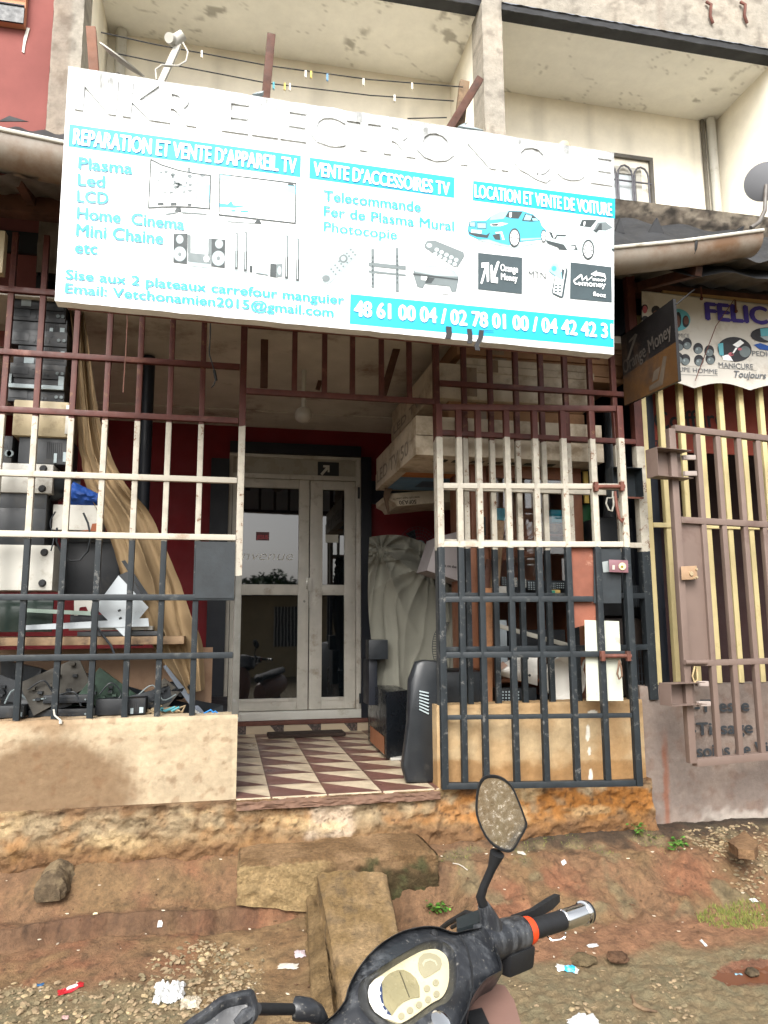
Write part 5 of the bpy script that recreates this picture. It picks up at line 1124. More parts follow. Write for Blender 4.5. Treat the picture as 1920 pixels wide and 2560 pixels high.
# more scrap: boards, cables, small parts
m_pcb = P('circuit_green', lin('2c3f33'), .4, 30, .5, .2); m_dust = P('dust_grey', lin('3f3c36'), .3, 14, .8, .2)
rj = random.Random(11)
for i, (px, py, w_, h_, a_, mt, lab) in enumerate(((120, 1478, .16, .10, .5, m_dust, 'dusty grey housing leaning left of the broken shell'), (235, 1498, .13, .09, -.6, m_pcb, 'green circuit board poking from the middle of the heap'), (300, 1516, .18, .05, .25, m_black, 'black bezel lying across the heap middle'),
        (55, 1500, .17, .06, -.35, SH[3], 'grey bezel strip at the far left of the heap'), (345, 1508, .10, .07, .9, m_dust, 'small dusty cover near the black bag'), (160, 1538, .11, .05, .1, m_pcb, 'dusty circuit board low in the heap at left'), (275, 1548, .12, .03, -.15, SH[3], 'grey flat strip lying before the middle player'))):
    c_ = U(px, py, .17+.02*i); e1 = Vector((math.cos(a_), .25, math.sin(a_)))*w_; e2 = Vector((-math.sin(a_), .2, math.cos(a_)))*h_
    b = MB(); b.hexa([c_-e1-e2, c_+e1-e2, c_+e1-e2+Vector((0,.02,0)), c_-e1-e2+Vector((0,.02,0)), c_-e1+e2, c_+e1+e2*.8, c_+e1+e2*.8+Vector((0,.02,0)), c_-e1+e2+Vector((0,.02,0))], .004)
    for k in range(9): q = c_+e1*rj.uniform(-.8,.8)+e2*rj.uniform(-.7,.6); b.mi = k % 2; b.box(q.x-.012, q.x+.012, q.y-.03, q.y, q.z-.006, q.z+.008)
    solo(b, 'scrap_sheet', [mt, m_black], lab, 'scrap', 'scrap heaped behind the left low wall')
for i, (pts, r, lab) in enumerate(((((60,1490),(95,1470),(120,1500),(160,1495),(175,1525)), .005, 'black flex looping over the left of the heap'), (((215,1500),(240,1475),(262,1500),(240,1530),(290,1540)), .0045, 'black flex curling in the middle of the heap'), (((300,1500),(330,1480),(352,1512),(380,1500)), .004, 'grey flex near the rag bundle'),
        (((10,1520),(30,1490),(62,1512),(100,1508)), .005, 'grey flex at the far left end of the heap'), (((150,1010),(158,1035),(146,1060),(152,1090)), .004, 'black lead hanging beside the pale amplifier'), (((120,1105),(108,1130),(116,1160),(110,1190)), .004, 'black lead hanging left of the white box'))):
    q = [U(*p_, .12+.01*(k % 3)) for k, p_ in enumerate(pts)]; q2 = []
    for k in range(len(q)-1):
        p0, p1, p2, p3 = q[max(k-1,0)], q[k], q[k+1], q[min(k+2,len(q)-1)]
        for f in (0,.25,.5,.75): q2.append(.5*(2*p1+(p2-p0)*f+(2*p0-5*p1+4*p2-p3)*f*f+(3*p1-p0-3*p2+p3)*f**3))
    solo(MB().tube(q2+[q[-1]], r, 6), 'black_cable' if 'black' in lab else 'grey_cable', m_black if 'black' in lab else g_md, lab, 'cable')
# ---------------------------------------------------------------- cartons and shelf behind the right grille
m_card = P('brown_carton', lin('9a7658'), .16, 4, .85, .1, dirt=lin('6e5440'), dirtamt=.25, ds=3)
m_wcard = P('white_carton', lin('c4b8a4'), .1, 4, .8, .1, dirt=lin('85755f'), dirtamt=.5, ds=3.5)
def Z5(x, y): return (940+x/2.37)/S, (840+y/2.37)/S
def carton(r5, y, dep, mat, lab, seams=1, text=None):
    (a, c_), (d, e) = Z5(r5[0], r5[1]), Z5(r5[2], r5[3]); x0, x1, z0, z1 = rect(a, c_, d, e, y)
    root = thing('television_carton', lab, 'carton', ((x0+x1)/2, y, z0), 'television cartons stacked by the doorway')
    b = MB(); n = seams+1
    for i in range(n): b.box(x0+.006*i, x1-.004*i, y+.008*i, y+dep, z0+(z1-z0)*i/n+.003, z0+(z1-z0)*(i+1)/n-.003, .004)
    b.build('carton', mat, root); b = MB()
    b.box(x0+.2*(x1-x0), x0+.27*(x1-x0), y-.0015, y-.0002, z0+.1*(z1-z0), z0+.9*(z1-z0)); b.build('tape', P('parcel_tape', lin('85725a'), .1, 6, .35, 0), root)
    return root, x0, x1, z0, z1
YR = .2
cs = [((480,20,1440,46), .25, 1.0, m_card, 'flat brown carton half hidden behind the sign edge'), ((480,48,1470,108), .22, 1.1, m_card, 'topmost brown carton under the sign, right of the doorway'), ((505,112,1462,172), .24, 1.1, m_card, 'second brown carton from the top of the carton pile'),
      ((505,176,1290,212), .2, 1.1, m_wcard, 'thin white carton between the upper brown ones'), ((1100,214,1462,262), .23, .6, m_card, 'short brown carton at the right end of the pile'),
      ((330,216,1286,366), YR, 1.25, m_wcard, 'thick white carton above the sagging brown one'), ((430,370,1230,515), YR+.05, 1.0, m_card, 'sagging brown carton in the middle of the pile'),
      ((236,525,1342,705), YR, 1.35, m_wcard, 'big white carton at the bottom with a picture underneath')]
res = [carton(*c_) for c_ in cs]
root, x0, x1, z0, z1 = res[-1]
def UZ0(k): return z0-.0012*k
b = MB()
for mi, (u0, u1, v0, v1) in ((0,(.03,.97,.52,1.3)), (1,(.05,.95,.55,.72)), (2,(.05,.95,.72,1.25)), (3,(.2,.7,.85,1.1))):
    b.mi = mi; k = mi+1
    b.poly([(x0+u0*(x1-x0), YR+v0, UZ0(k)), (x0+u1*(x1-x0), YR+v0, UZ0(k)), (x0+u1*(x1-x0), YR+v1, UZ0(k)), (x0+u0*(x1-x0), YR+v1, UZ0(k))])
b.build('picture_print', [m_wcard, P('sunset_print', lin('b0703a'), .35, 3, .6, 0), P('lake_print', lin('5a7f9c'), .4, 3, .6, 0), P('hill_print', lin('37475e'), .3, 3, .6, 0)], root, smooth=0)
lettering('LED TV 50', (x0-.002, YR+1.28, z0+.05), (x0-.002, YR+.2, z0+.05), .10, P('carton_ink', lin('8d8376'), .2, 5, .8, 0), root, n=(-1,0,0), bold=.01)
b = MB(); [b.box(x0+.12*(x1-x0)+i*.13, x0+.12*(x1-x0)+i*.13+.09, YR+.1, YR+.17, z0-.003, z0-.0005) for i in range(7)]; b.build('print_mark', P('carton_print', lin('4a4a40'), .3, 9, .8, 0), root)
r5 = res[5]; lettering('LED TV', (r5[1]-.002, YR+1.15, r5[3]+.04), (r5[1]-.002, YR+.3, r5[3]+.04), .06, P('carton_ink2', lin('8d8376'), .2, 5, .8, 0), r5[0], n=(-1,0,0))
# carton with upside down print further back, torn flap
yb = 1.45; q = [U(*Z5(*p), yb) for p in ((70,935),(380,912),(700,890),(700,972),(380,985),(125,1008),(110,985),(72,965))]
root = thing('television_carton', 'white carton lying upside down under the picture carton', 'carton', (q[0].x+.4, yb, q[4].z), 'television cartons stacked by the doorway')
MB().prism(q, (0,.5,0)).build('carton', m_wcard, root); ink = P('black_ink', lin('2a2828'), .1, 5, .8, 0)
lettering('50FA30', U(*Z5(238,970), yb-.003), U(*Z5(136,976), yb-.003), .032, ink, root, bold=.02); lettering('SMART LED Digital Colour TV', U(*Z5(258,948), yb-.003), U(*Z5(100,962), yb-.003), .014, ink, root)
b = MB(); pts = [U(*Z5(*p), 1.40) for p in ((68,800),(60,860),(45,950),(58,1010),(72,1056),(82,1050),(74,980),(88,930),(105,870),(85,840))]; b.prism(pts, (0,.01,.0)); solo(b, 'cardboard_flap', P('wet_card', lin('5c4a3a'), .2, 8, .9, .2), 'torn cardboard flap dangling from the picture carton corner', 'flap')
# brown glazed cabinet
yc = .42; X0, X1, Z0_, Z1_ = rect(*Z5(560,772), *Z5(1212,772), yc); zb_ = US(1340,1757,.4).z; zsh = US(1300,1482,yc).z
cab = thing('glazed_cabinet', 'brown wooden cabinet with glass front behind the gate bars', 'cabinet', ((X0+X1)/2, yc, zb_))
xa = U(*Z5(705, 900), yc).x; xb = U(*Z5(1158, 900), yc).x; zr_ = U(*Z5(900, 845), yc).z
b = MB(); b.box(X0, X0+.03, yc, yc+.5, zb_, Z1_, .002); b.box(xa-.04, xa, yc, yc+.04, zb_, Z1_, .002); b.box(xb, X1, yc, yc+.04, zb_, Z1_, .002); b.box(xa+.001, xb-.001, yc+.002, yc+.04, zr_, Z1_, .002); b.box(X0+.031, xa-.041, yc+.05, yc+.06, zb_, Z1_); b.box(X1-.03, X1, yc+.041, yc+.5, zb_, Z1_); b.box(X0+.031, X1-.031, yc+.48, yc+.5, zb_, Z1_); b.box(X0+.001, X1-.001, yc+.041, yc+.5, Z1_+.001, Z1_+.02)
m_cab = P('cabinet_wood', lin('7a4e36'), .25, 4, .5, .06, dirt=lin('4e3022'), dirtamt=.3); b.build('frame', m_cab, cab)
b = MB(); [b.box(X0+.031, X1-.031, yc+.062, yc+.478, z-.018, z) for z in (zsh, US(1300,1330,yc).z, US(1300,1700,yc).z)]; b.build('shelf', m_cab, cab)
t = NT('cabinet_glass'); mx = t.n('ShaderNodeMixShader'); tr = t.n('ShaderNodeBsdfTransparent'); gl_ = t.n('ShaderNodeBsdfGlossy'); gl_.inputs['Roughness'].default_value = .02; fz = t.n('ShaderNodeFresnel'); fz.inputs[0].default_value = 1.75
t.l(fz.outputs[0], mx.inputs[0]); t.l(tr.outputs[0], mx.inputs[1]); t.l(gl_.outputs[0], mx.inputs[2]); t.l(mx.outputs[0], t.t.nodes['Material Output'].inputs[0]); m_cglass = t.m
MB().box(xa+.001, xb-.001, yc+.018, yc+.022, zsh+.001, zr_-.001).build('glass', m_cglass, cab)
def item(r5, y, dep, mat, lab, name, cat, bev=.004):
    x0, x1, z0, z1 = rect(*Z5(r5[0], r5[1]), *Z5(r5[2], r5[3]), y); return solo(MB().box(x0, x1, y, y+dep, z0, z1, bev), name, mat, lab, cat)
item((1040,1030,1100,1105), yc+.1, .08, P('cyan_pack', lin('2a8ba0'), .1, 9, .4, 0), 'cyan packet on the wooden box in the cabinet', 'packet', 'packet'); item((1035,1112,1105,1160), yc+.08, .12, m_wood, 'small wooden box on the cabinet shelf', 'wooden_box', 'box')
item((712,1020,765,1090), yc+.14, .06, P('cyan_pack2', lin('4f9fb0'), .1, 9, .4, 0), 'pale cyan packet at the left of the cabinet', 'packet', 'packet'); item((1215,1000,1278,1225), yc+.05, .25, P('green_panel', lin('0d3d1c'), .2, 4, .5, 0), 'deep green box to the right of the cabinet', 'box', 'box')
item((1238,800,1256,990), yc+.0, .02, P('yellow_strip', lin('b59a4c'), .15, 6, .6, 0), 'narrow yellow strip above the deep green box', 'strip', 'strip'); item((615,1070,650,1180), yc-.05, .04, m_black, 'small black gadget on the cabinet side', 'gadget', 'gadget')
# broom of twigs
b = MB(); base = U(*Z5(745,1290), .3)
for k in range(90):
    a = random.uniform(.12, 1.25); L = random.uniform(.2, .36); o = base+Vector((random.uniform(-.01,.05), random.uniform(-.02,.02), random.uniform(-.05,.04)))
    d = Vector((math.cos(a), random.uniform(-.15,.15), math.sin(a)))
    b.tube([o, o+d*L*.5, o+d*L+Vector((0,0,-.02*random.random()))], [.002,.0016,.0008], 4)
solo(b, 'twig_broom', P('twigs', lin('7a5240'), .3, 20, .85, 0), 'brown twig broom fanned out in front of the cabinet glass', 'broom')
def plank(p, q, y, w_, mat, lab, name='wood_plank'): return solo(MB().bar(US(*p, y), US(*q, y), w_, .03, (0,1,0), .003), name, mat, lab, 'plank')
plank((1250,1302), (1236,1470), .16, .055, m_wood, 'cracked tan plank with a nail hole behind the bars'); plank((1218,1470), (1218,1760), .16, .062, P('chewed_plank', lin('8a6040'), .25, 6, .8, .2, dirt=lin('3a2a20'), dirtamt=.35, ds=9), 'chewed brown plank standing on the right low wall')
plank((1180,1370), (1188,1670), .3, .045, m_cab, 'reddish brown moulded post left of the planks'); plank((1226,1400), (1206,1490), .2, .05, m_dwood, 'dark rotten plank leaning between the bars')
def Z2(x, y): return (1100+x/4.1475)/S, (1350+y/4.1475)/S
# remote controls and shelf bits
b = MB()
def remote(r, lab, mat, keys=(3,5)):
    x0, x1, z0, z1 = rect(*Z2(r[0], r[1]), *Z2(r[2], r[3]), .33); root = thing('remote_control', lab, 'remote', ((x0+x1)/2, .33, z0), 'remote controls on the shelf')
    MB().box(x0, x1, .33, .35, z0, z1, .004).build('body', mat, root); b = MB()
    for i in range(keys[0]):
        for j in range(keys[1]): b.box(x0+(i+.25)*(x1-x0)/keys[0], x0+(i+.7)*(x1-x0)/keys[0], .327, .3295, z0+(j+.25)*(z1-z0)/keys[1], z0+(j+.7)*(z1-z0)/keys[1])
    b.build('key', g_lt if mat is m_black else g_md, root)
remote((640,380,690,470), 'grey remote with white keys at the left of the shelf', SH[3], (2,4)); remote((735,390,800,485), 'white remote with a round key pad', m_case, (3,3)); remote((845,405,895,495), 'pale remote with three rows of keys', m_case, (3,5)); remote((910,430,985,520), 'first black remote right of the pale ones', m_black, (3,5))
remote((1110,440,1200,510), 'black remote with rows of white number keys', m_black, (5,4)); remote((1205,440,1290,505), 'black remote at the right end of the shelf', m_black, (4,3))
x0, x1, z0, z1 = rect(*Z2(600,560), *Z2(1310,572), .3); solo(MB().box(x0, x1, .22, .41, z0-.02, z0, .002), 'shelf_board', m_dwood, 'narrow dark shelf carrying the remote controls', 'shelf')
def it2(r, y, dep, mat, lab, name, cat, bev=.003):
    x0, x1, z0, z1 = rect(*Z2(r[0], r[1]), *Z2(r[2], r[3]), y); return solo(MB().box(x0, x1, y, y+dep, z0, z1, bev), name, mat, lab, cat)
it2((605,480,690,560), .28, .06, m_case, 'pale plastic adapter at the left of the remotes', 'adapter', 'adapter'); it2((1128,516,1248,566), .25, .03, P('cream_pack', lin('b59a5c'), .1, 9, .5, 0), 'small cream packet with green print below the remotes', 'packet', 'packet')
it2((1160,520,1195,560), .247, .003, P('green_print', lin('2f7a63'), .1, 9, .5, 0), 'green print patch on the cream packet', 'sticker', 'sticker'); it2((660,420,1300,560), .385, .02, m_black, 'dark backing behind the remote controls', 'backing', 'board')
it2((585,830,690,1290), .36, .03, P('ribbed_panel', lin('9aa3a8'), .1, 3, .5, .05), 'ribbed pale heat sink panel standing on end', 'heat_sink', 'heat sink')
b = MB(); b.bar(U(*Z2(585,885), .2), U(*Z2(1500,1140), .2), .028, .02, (0,1,0), .002); solo(b, 'aluminium_bar', P('dull_aluminium', lin('9a978c'), .1, 6, .45, .03, metal=.3), 'grey aluminium bar slanting across behind the gate', 'bar')
it2((750,930,1300,1130), .42, .2, SH[1], 'black casing behind the slanting aluminium bar', 'casing', 'casing', .01); it2((600,1530,1000,1690), .25, .1, P('vent_black', lin('1f2326'), .3, 20, .5, .1), 'black vented casing under the white dish', 'casing', 'casing')
b = MB()
for i in range(7):
    for j in range(4): p = U(*Z2(620+i*32, 1575+j*32), .249); b.disc(p, .006, (0,-1,0), .003, 8)
solo(b, 'vent_studs', g_lt, 'bright stud dots on the black vented casing', 'studs')
# white enamel sheet, white bowl, pale wedge
b = MB(); 
def sh(u, v):
    x = 600+u*410; yt = 1290-75*sstep(0,.5,u)+5*u; ybm = 1400+u*110; y = .20-.05*math.sin(v*math.pi)-.03*math.sin(u*5); return U(*Z2(x, yt+v*(ybm-yt)), y)
b.grid(sh, 30, 16); sheet_ = solo(b, 'plastic_cover', P('white_plastic', lin('c9c6bf'), .06, 5, .35, .03), 'bent white plastic cover with dark holes behind the gate', 'cover')
b = MB(); [b.disc(U(*Z2(*q), .125), .009, (0,-1,0), .002, 10) for q in ((905,1226),(928,1403),(768,1448))]; solo(b, 'screw_holes', m_tar, 'dark screw holes in the bent white cover', 'holes')
p = U(*Z2(1250,1440), .2); rr = (U(*Z2(1500,1440), .2).x-U(*Z2(1055,1440), .2).x)/2
bowl = thing('white_bowl', 'large white plastic bowl standing on its edge', 'bowl', p-Vector((0,0,rr)))
b = MB(); ringf = lambda r, y: [(p.x+r*.93*math.cos(a), y, p.z+r*1.02*math.sin(a)) for a in [2*math.pi*i/36 for i in range(36)]]
b.loft([ringf(rr, .13), ringf(rr*.97, .12), ringf(rr*.93, .13), ringf(rr*.8, .24), ringf(rr*.75, .25), ringf(rr*.01, .25)], cap0=False); b.build('inside', P('bowl_white', lin('d4d1ca'), .05, 4, .4, .02, dirt=lin('9a9082'), dirtamt=.15), bowl)
b = MB(); b.prism([U(*Z2(*q), .07) for q in ((1505,1240),(1425,1640),(1380,1830),(1378,1740),(1440,1440))], (0,.02,0)); solo(b, 'plastic_wedge', P('wedge_white', lin('b3b3ab'), .06, 5, .4, .02), 'pale pointed plastic wedge hanging over the right wall', 'wedge')
flat2 = lambda pts, y, th, name, mat, lab, cat: solo(MB().prism([U(*Z2(*q), y) for q in pts], (0, th, 0)), name, mat, lab, cat)
flat2([(600,1300),(655,1260),(700,1300),(640,1345)], .12, .01, 'cardboard_scrap', P('pink_card', lin('a68a7a'), .1, 8, .8, .1), 'pinkish cardboard corner lying on the white cover', 'scrap')
# black trellis crates at the right end, pipe
for (r, lab) in (((1440+612/4.61, 1080+1770/4.6, 1440+745/4.61, 1080+1900/4.6), 'upper black plastic grid at the right end of the bars'), ((1440+600/4.61, 1080+1915/4.6, 1440+740/4.61, 1080+2010/4.6), 'lower black plastic grid under the first one'), ((1575, 1625, 1618, 1745), 'tall black plastic grid beside the yellow bars')):
    x0, x1, z0, z1 = rect(r[0]/S, r[1]/S, r[2]/S, r[3]/S, .12); b = MB(); n = 6
    for i in range(n+1): b.box(x0+(x1-x0)*i/n-.003, x0+(x1-x0)*i/n+.003, .12, .125, z0, z1); b.box(x0, x1, .1255, .13, z0+(z1-z0)*i/n-.003, z0+(z1-z0)*i/n+.003)
    solo(b, 'plastic_grid', m_black, lab, 'grid')
device('metal_cabinet', 'dark steel box filling the space right of the cartons', 'cabinet', (1302,1120,1385,1330), .25, .4, SH[1], 'none'); device('metal_cabinet', 'brown black drum box low at the right end of the bars', 'cabinet', (1310,1335,1388,1505), .2, .4, P('brown_black', lin('2a221e'), .3, 5, .6, .1), 'none', bev=.03)
solo(MB().tube([U(1318, 880, .3), U(1322, 1000, .3), U(1318, 1120, .3)], .05, 12), 'duct_hose', m_black, 'fat black hose hanging right of the cartons', 'hose')
# ---------------------------------------------------------------- tarpaulin, fan, speakers inside the doorway
Lt = [(798,1160),(795,1240),(796,1320),(806,1420),(815,1500)]; Rt = [(1010,1215),(1010,1260),(1010,1330),(1010,1420),(1010,1500)]
def tar(u, v):
    a, c_ = pl(Lt, v), pl(Rt, v); f = -.10*sstep(.14,.24,v+.05*math.sin(u*6))*sstep(.02,.25,u) - .10*sstep(.35,.75,u)*sstep(.2,.5,v) - .04*math.sin(u*6.5+v)
    for (ax, ay, n_, am, ph0) in ((.12, .12, 5.2, .085, .4), (.62, .2, 4.3, .06, 1.1), (1.02, .1, 4.0, .05, 2.0)):
        dx_, dy_ = u-ax, (v-ay)*1.5; r_ = math.hypot(dx_, dy_)+.02; th = math.atan2(dy_, dx_)
        f -= am*(1-abs(math.sin(n_*th+ph0+.5*fbm(u*1.5, v*1.5, ax*9, 2)))**.75)*sstep(.0,.12,r_)*math.exp(-r_*1.1)
    f += .012*fbm(u*5-v*2, v*3+u, 3, 2) - .02*(1-abs(math.sin(u*17+v*6+2.5*fbm(u*2,v*2,4,2))))**3
    return U(a[0]+u*(c_[0]-a[0]), a[1]+u*(c_[1]-a[1]) + (55*sstep(0,.2,v)*0 - 22*math.sin(u*4)*(1-v)), 1.55+f)
b = MB(); b.grid(tar, 110, 80); solo(b, 'tarpaulin', P('olive_canvas', lin('76756a'), .12, 4, .95, .2, bs=260, dirt=lin('5c5440'), dirtamt=.15, ds=2), 'folded olive tarpaulin draped over goods beside the door', 'tarpaulin')
fan = thing('standing_fan', 'dim round fan cage above the olive tarpaulin', 'fan', U(905,1180,1.75))
p = U(903,1180,1.75); b = MB(); R0 = .17
for r in (.05,.08,.11,.14,R0): b.tube([p+Vector((r*math.cos(a), -.06*(1-(r/R0)**2), r*math.sin(a))) for a in [2*math.pi*i/28 for i in range(29)]], .0018, 4)
for a in [2*math.pi*i/30 for i in range(30)]: b.tube([p+Vector((r*math.cos(a), -.06*(1-(r/R0)**2), r*math.sin(a))) for r in (.04,.09,.14,R0)], .0014, 4)
b.build('cage', SH[3], fan); b = MB(); b.disc(p+Vector((0,-.055,0)), .045, (0,-1,0), .012); b.build('hub', g_md, fan)
b = MB()
for k in range(3):
    a = 2.1*k; b.prism([p+Vector((.03*math.cos(a),0,.03*math.sin(a))), p+Vector((.15*math.cos(a-.4),.02,.15*math.sin(a-.4))), p+Vector((.155*math.cos(a+.3),-.02,.155*math.sin(a+.3)))], (0,.004,0))
b.build('blade', SH[1], fan)
fan2 = thing('standing_fan', 'wire fan guard edge seen beside the black television back', 'fan', U(960,1440,.45)); b = MB(); p = U(972,1400,.45)
for k in range(18): 
    a = math.pi*.6+k*.1; b.tube([p+Vector((.03*math.cos(a), .0, .17*math.sin(a))), p+Vector((.11*math.cos(a), .05, .17*math.sin(a)))], .0022, 4)
for s_ in (.03,.07,.11): b.tube([p+Vector((s_*math.cos(math.pi*.5+k*.1), (s_-.03)*.6, .17*math.sin(math.pi*.5+k*.1))) for k in range(32)], .0022, 4)
b.build('cage', m_black, fan2)
x0, x1, z0, z1 = rect(922,1165,1005,1258,.75); b = MB(); root = thing('carton_box', 'tilted white carton with black print on the tarpaulin', 'carton', ((x0+x1)/2, .75, z0))
q = [U(*c_, .75) for c_ in ((922,1232),(945,1160),(1020,1140),(1020,1255),(1000,1258))]; MB().prism(q, (0,.3,0)).build('carton', P('cool_carton', lin('8f8a8a'), .08, 5, .8, .05), root)
lettering('china on the way', U(948,1222,.746), U(1000,1230,.746), .02, ink, root)
# black tv back leaning in the doorway
tv = thing('television_set', 'old black television back standing in the doorway by the right wall', 'television', (1.1, .35, FZ))
fr_ = [(900,1432),(918,1428),(948,1430),(948,1680),(942,1690),(880,1690),(870,1655),(882,1560),(885,1470)]
A_ = [U(*q, .12) for q in fr_]; c0 = sum(A_, Vector())/len(A_)
r0_ = [(q*1.0) for q in A_]; r1_ = [c0+(q-c0)*1.02+Vector((0,.05,0)) for q in A_]; r2_ = [c0+(q-c0)*.98+Vector((.05,.2,-.0)) for q in A_]; r3_ = [c0+(q-c0)*.8+Vector((.14,.42,-.0)) for q in A_]
b = MB(); b.loft([[c0+(q-c0)*.94+Vector((0,-.012,0)) for q in A_], r0_, r1_, r2_, r3_]); b.build('shell', P('tv_black', lin('24272a'), .2, 6, .4, .06, dirt=lin('4a4844'), dirtamt=.1), tv, smooth=50)
b = MB(); [b.bar(U(906, 1493+i*6.5, .100), U(926, 1497+i*7.5, .100), .008, .006, (0,1,0)) for i in range(7)]; b.build('vent', g_lt, tv)
b = MB(); q = [U(*c_, .3) for c_ in ((948,1455),(985,1462),(1022,1490),(1030,1520),(1026,1515),(950,1520))]; 
p0 = U(975,1500,.25); b.box(xg+.03, U(1028,1500,.3).x, .12, .45, US(1340,1757,.1).z, U(960,1445,.3).z, .05); b.build('tube_housing', m_black, tv)
sp_ = thing('subwoofer', 'black box loudspeaker standing beside the door', 'loudspeaker', (.95, .9, FZ))
pA, pB, pC = UZd(835,1638,FZ+.02), UZd(882,1630,FZ+.02), UZd(795,1600,FZ+.02)
z1_ = U(835,1495,pA.y).z
b = MB(); b.hexa([pC, pA, pB, pB+(pC-pA)] + [v+Vector((0,0,z1_-FZ-.02)) for v in (pC, pA, pB, pB+(pC-pA))], .004); b.build('cabinet', P('gloss_black', lin('15181c'), .2, 5, .25, .02), sp_)
fd = (pA-pC); b = MB(); nL = Vector((-fd.y, fd.x, 0)).normalized(); nL = nL if nL.x < 0 else -nL
def SB(u, v, k=.003): return pC+fd*u+Vector((0,0,(z1_-FZ-.02)*v))+nL*k
b.poly([SB(.15,.03), SB(.92,.03), SB(.92,.30), SB(.15,.30)]); b.build('wood_panel', P('raw_chipboard', lin('8a5a3c'), .2, 6, .8, .1), sp_)
b = MB(); b.tube([SB(.2,.82,.0), SB(.2,.82,.006)], .03, 16); b.build('port', m_tar, sp_)
x_ = UZd(848,1644,FZ+.001); solo(MB().box(x_.x-.01, x_.x+.14, x_.y+.01, x_.y+.1, FZ+.002, FZ+.02-.0005, .002), 'white_block', m_case, 'white block propping the black loudspeaker', 'block')
x0, x1, z0, z1 = rect(797,1382,838,1425,1.3); solo(MB().box(x0, x1, 1.3, 1.45, z0, z1, .006), 'wall_box', m_black, 'black box on the dark pillar right of the door', 'box')
x0, x1, z0, z1 = rect(797,1425,815,1495,1.35); solo(MB().box(x0, x1, 1.35, 1.6, z0-.1, z1, .004), 'dark_stand', m_navy, 'dark stand under the black box beside the door', 'stand')
x_ = UZd(640,1592,FZ+.002); solo(MB().box(x_.x-.24, x_.x+.42, 2.1, 2.32, FZ+.003, FZ+.03, .008), 'door_mat', P('wet_mat', lin('2d2019'), .3, 10, .9, .3), 'dark doormat below the tiled step', 'mat')
def gpt(px, py):                       # where the sight line through a photo point meets the soil
    d = ray(px*S, py*S); t = 1.5
    while t < 9:
        p = CAM+d*t
        if p.z <= gz(p.x, p.y): break
        t += .006
    return p
# ---------------------------------------------------------------- cement step, ramp slab, rubble
def slab(name, label, cat, T, H, colf, amp=.01, n=40):
    """rough block: top quad T (four world points, front-left first, counter-clockwise), down to height list H"""
    FL, FRr, BRr, BL = map(Vector, T)
    b = MB()
    def top(u, v): p = FL.lerp(FRr, u).lerp(BL.lerp(BRr, u), v); return p + Vector((0, 0, amp*.9*fbm(p.x*7, p.y*7, 1) + amp*.35*fbm(p.x*26, p.y*26, 3) - (.012+.02*max(0, fbm(p.x*9, p.y*9, 7)))*(sstep(.07, 0, u)+sstep(.07, 0, 1-u)+sstep(.12, 0, v))))
    def disp(p, k): return Vector((amp*fbm(p.x*6, p.z*8, k)+amp*.7*fbm(p.y*22, p.z*22, k), -amp*1.3*fbm(p.x*7, p.z*9, k+5) - amp*1.1*fbm(p.x*20, p.z*24, k), 0))
    b.grid(top, n, n//2)
    def side(A, B, h0, h1, k, tu):
        def f(u, v):
            p = A.lerp(B, u); p = Vector((p.x, p.y, p.z*(1-v) + (h0+(h1-h0)*u)*v)); 
            q = top(*tu(u)); e = sstep(0, .12, v)
            base = Vector((q.x, q.y, q.z*(1-v)+(h0+(h1-h0)*u)*v)); return base + disp(p, k)*e
        b.grid(f, n, 18)
    side(FL, FRr, H[0], H[1], 1, lambda u: (u, 0)); side(FRr, BRr, H[1], H[2], 2, lambda u: (1, u)); side(BL, FL, H[3], H[0], 3, lambda u: (0, 1-u)); side(BRr, BL, H[2], H[3], 4, lambda u: (1-u, 1))
    bmesh.ops.remove_doubles(b.bm, verts=b.bm.verts, dist=.0006)
    return _solo_col(b, name, m_stone, label, cat, colf)
def _solo_col(b, name, mat, label, cat, colf, group=None):
    vs = [v.co for v in b.bm.verts]; n = len(vs); c = Vector((sum(v.x for v in vs)/n, sum(v.y for v in vs)/n, min(v.z for v in vs)))
    bmesh.ops.translate(b.bm, verts=b.bm.verts, vec=-c)
    o = b.build(name, mat, None, smooth=50, colf=lambda p: colf(p+c)); o.location = c; return tag(o, label, cat, group)
def stcol(p):
    n = fbm(p.x*5, p.y*5, p.z*6); n2 = fbm(p.x*16, p.y*16, p.z*16)
    c = mixc(lin('876d50'), lin('6f573c'), sstep(-.3, .3, n))
    if p.z < .375: c = mixc(c, lin('9c8660'), .75*sstep(.62, .45, p.x))
    c = mixc(c, lin('37311f'), sstep(.62, .75, p.x+.15*n)*sstep(.36, .28, p.z-.06*n2)*.85)
    c = mixc(c, lin('4a4a30'), sstep(.15, .4, n2)*sstep(.7, .8, p.x)*sstep(.395, .36, p.z)*.8)
    return mk(c, 1+.15*n2)
YF = -.36
zs_ = US(700, 2157, YF).z; xl, xr = US(594, 2157, YF).x, US(1098, 2130, YF).x
slab('cement_step', 'broad worn cement step below the tiled doorway', 'step', [(xl, YF, zs_), (xr, YF+.02, zs_+.0), (xr-.06, .0, zs_+.035), (xl+.02, .0, zs_+.02)], [.2, .02, .1, .25], stcol, .011, 60)
def rmcol(p):
    n = fbm(p.x*4, p.y*4, p.z*5); n2 = fbm(p.x*14, p.y*14, p.z*14)
    c = mixc(lin('977f5e'), lin('7f6846'), sstep(-.3, .3, n)); c = mixc(c, lin('645541'), sstep(.1, .45, n2+.3*n)*.7); c = mixc(c, lin('997c58'), sstep(.2, .5, fbm(p.x*2, p.y*2, 7))*.5); return mk(c, 1+.12*n2)
Tq = [US(880, 2600, -1.28), US(1085, 2600, -1.28), US(972, 2185, -.43), US(789, 2190, -.43)]
zt1, zt0 = .355, .13
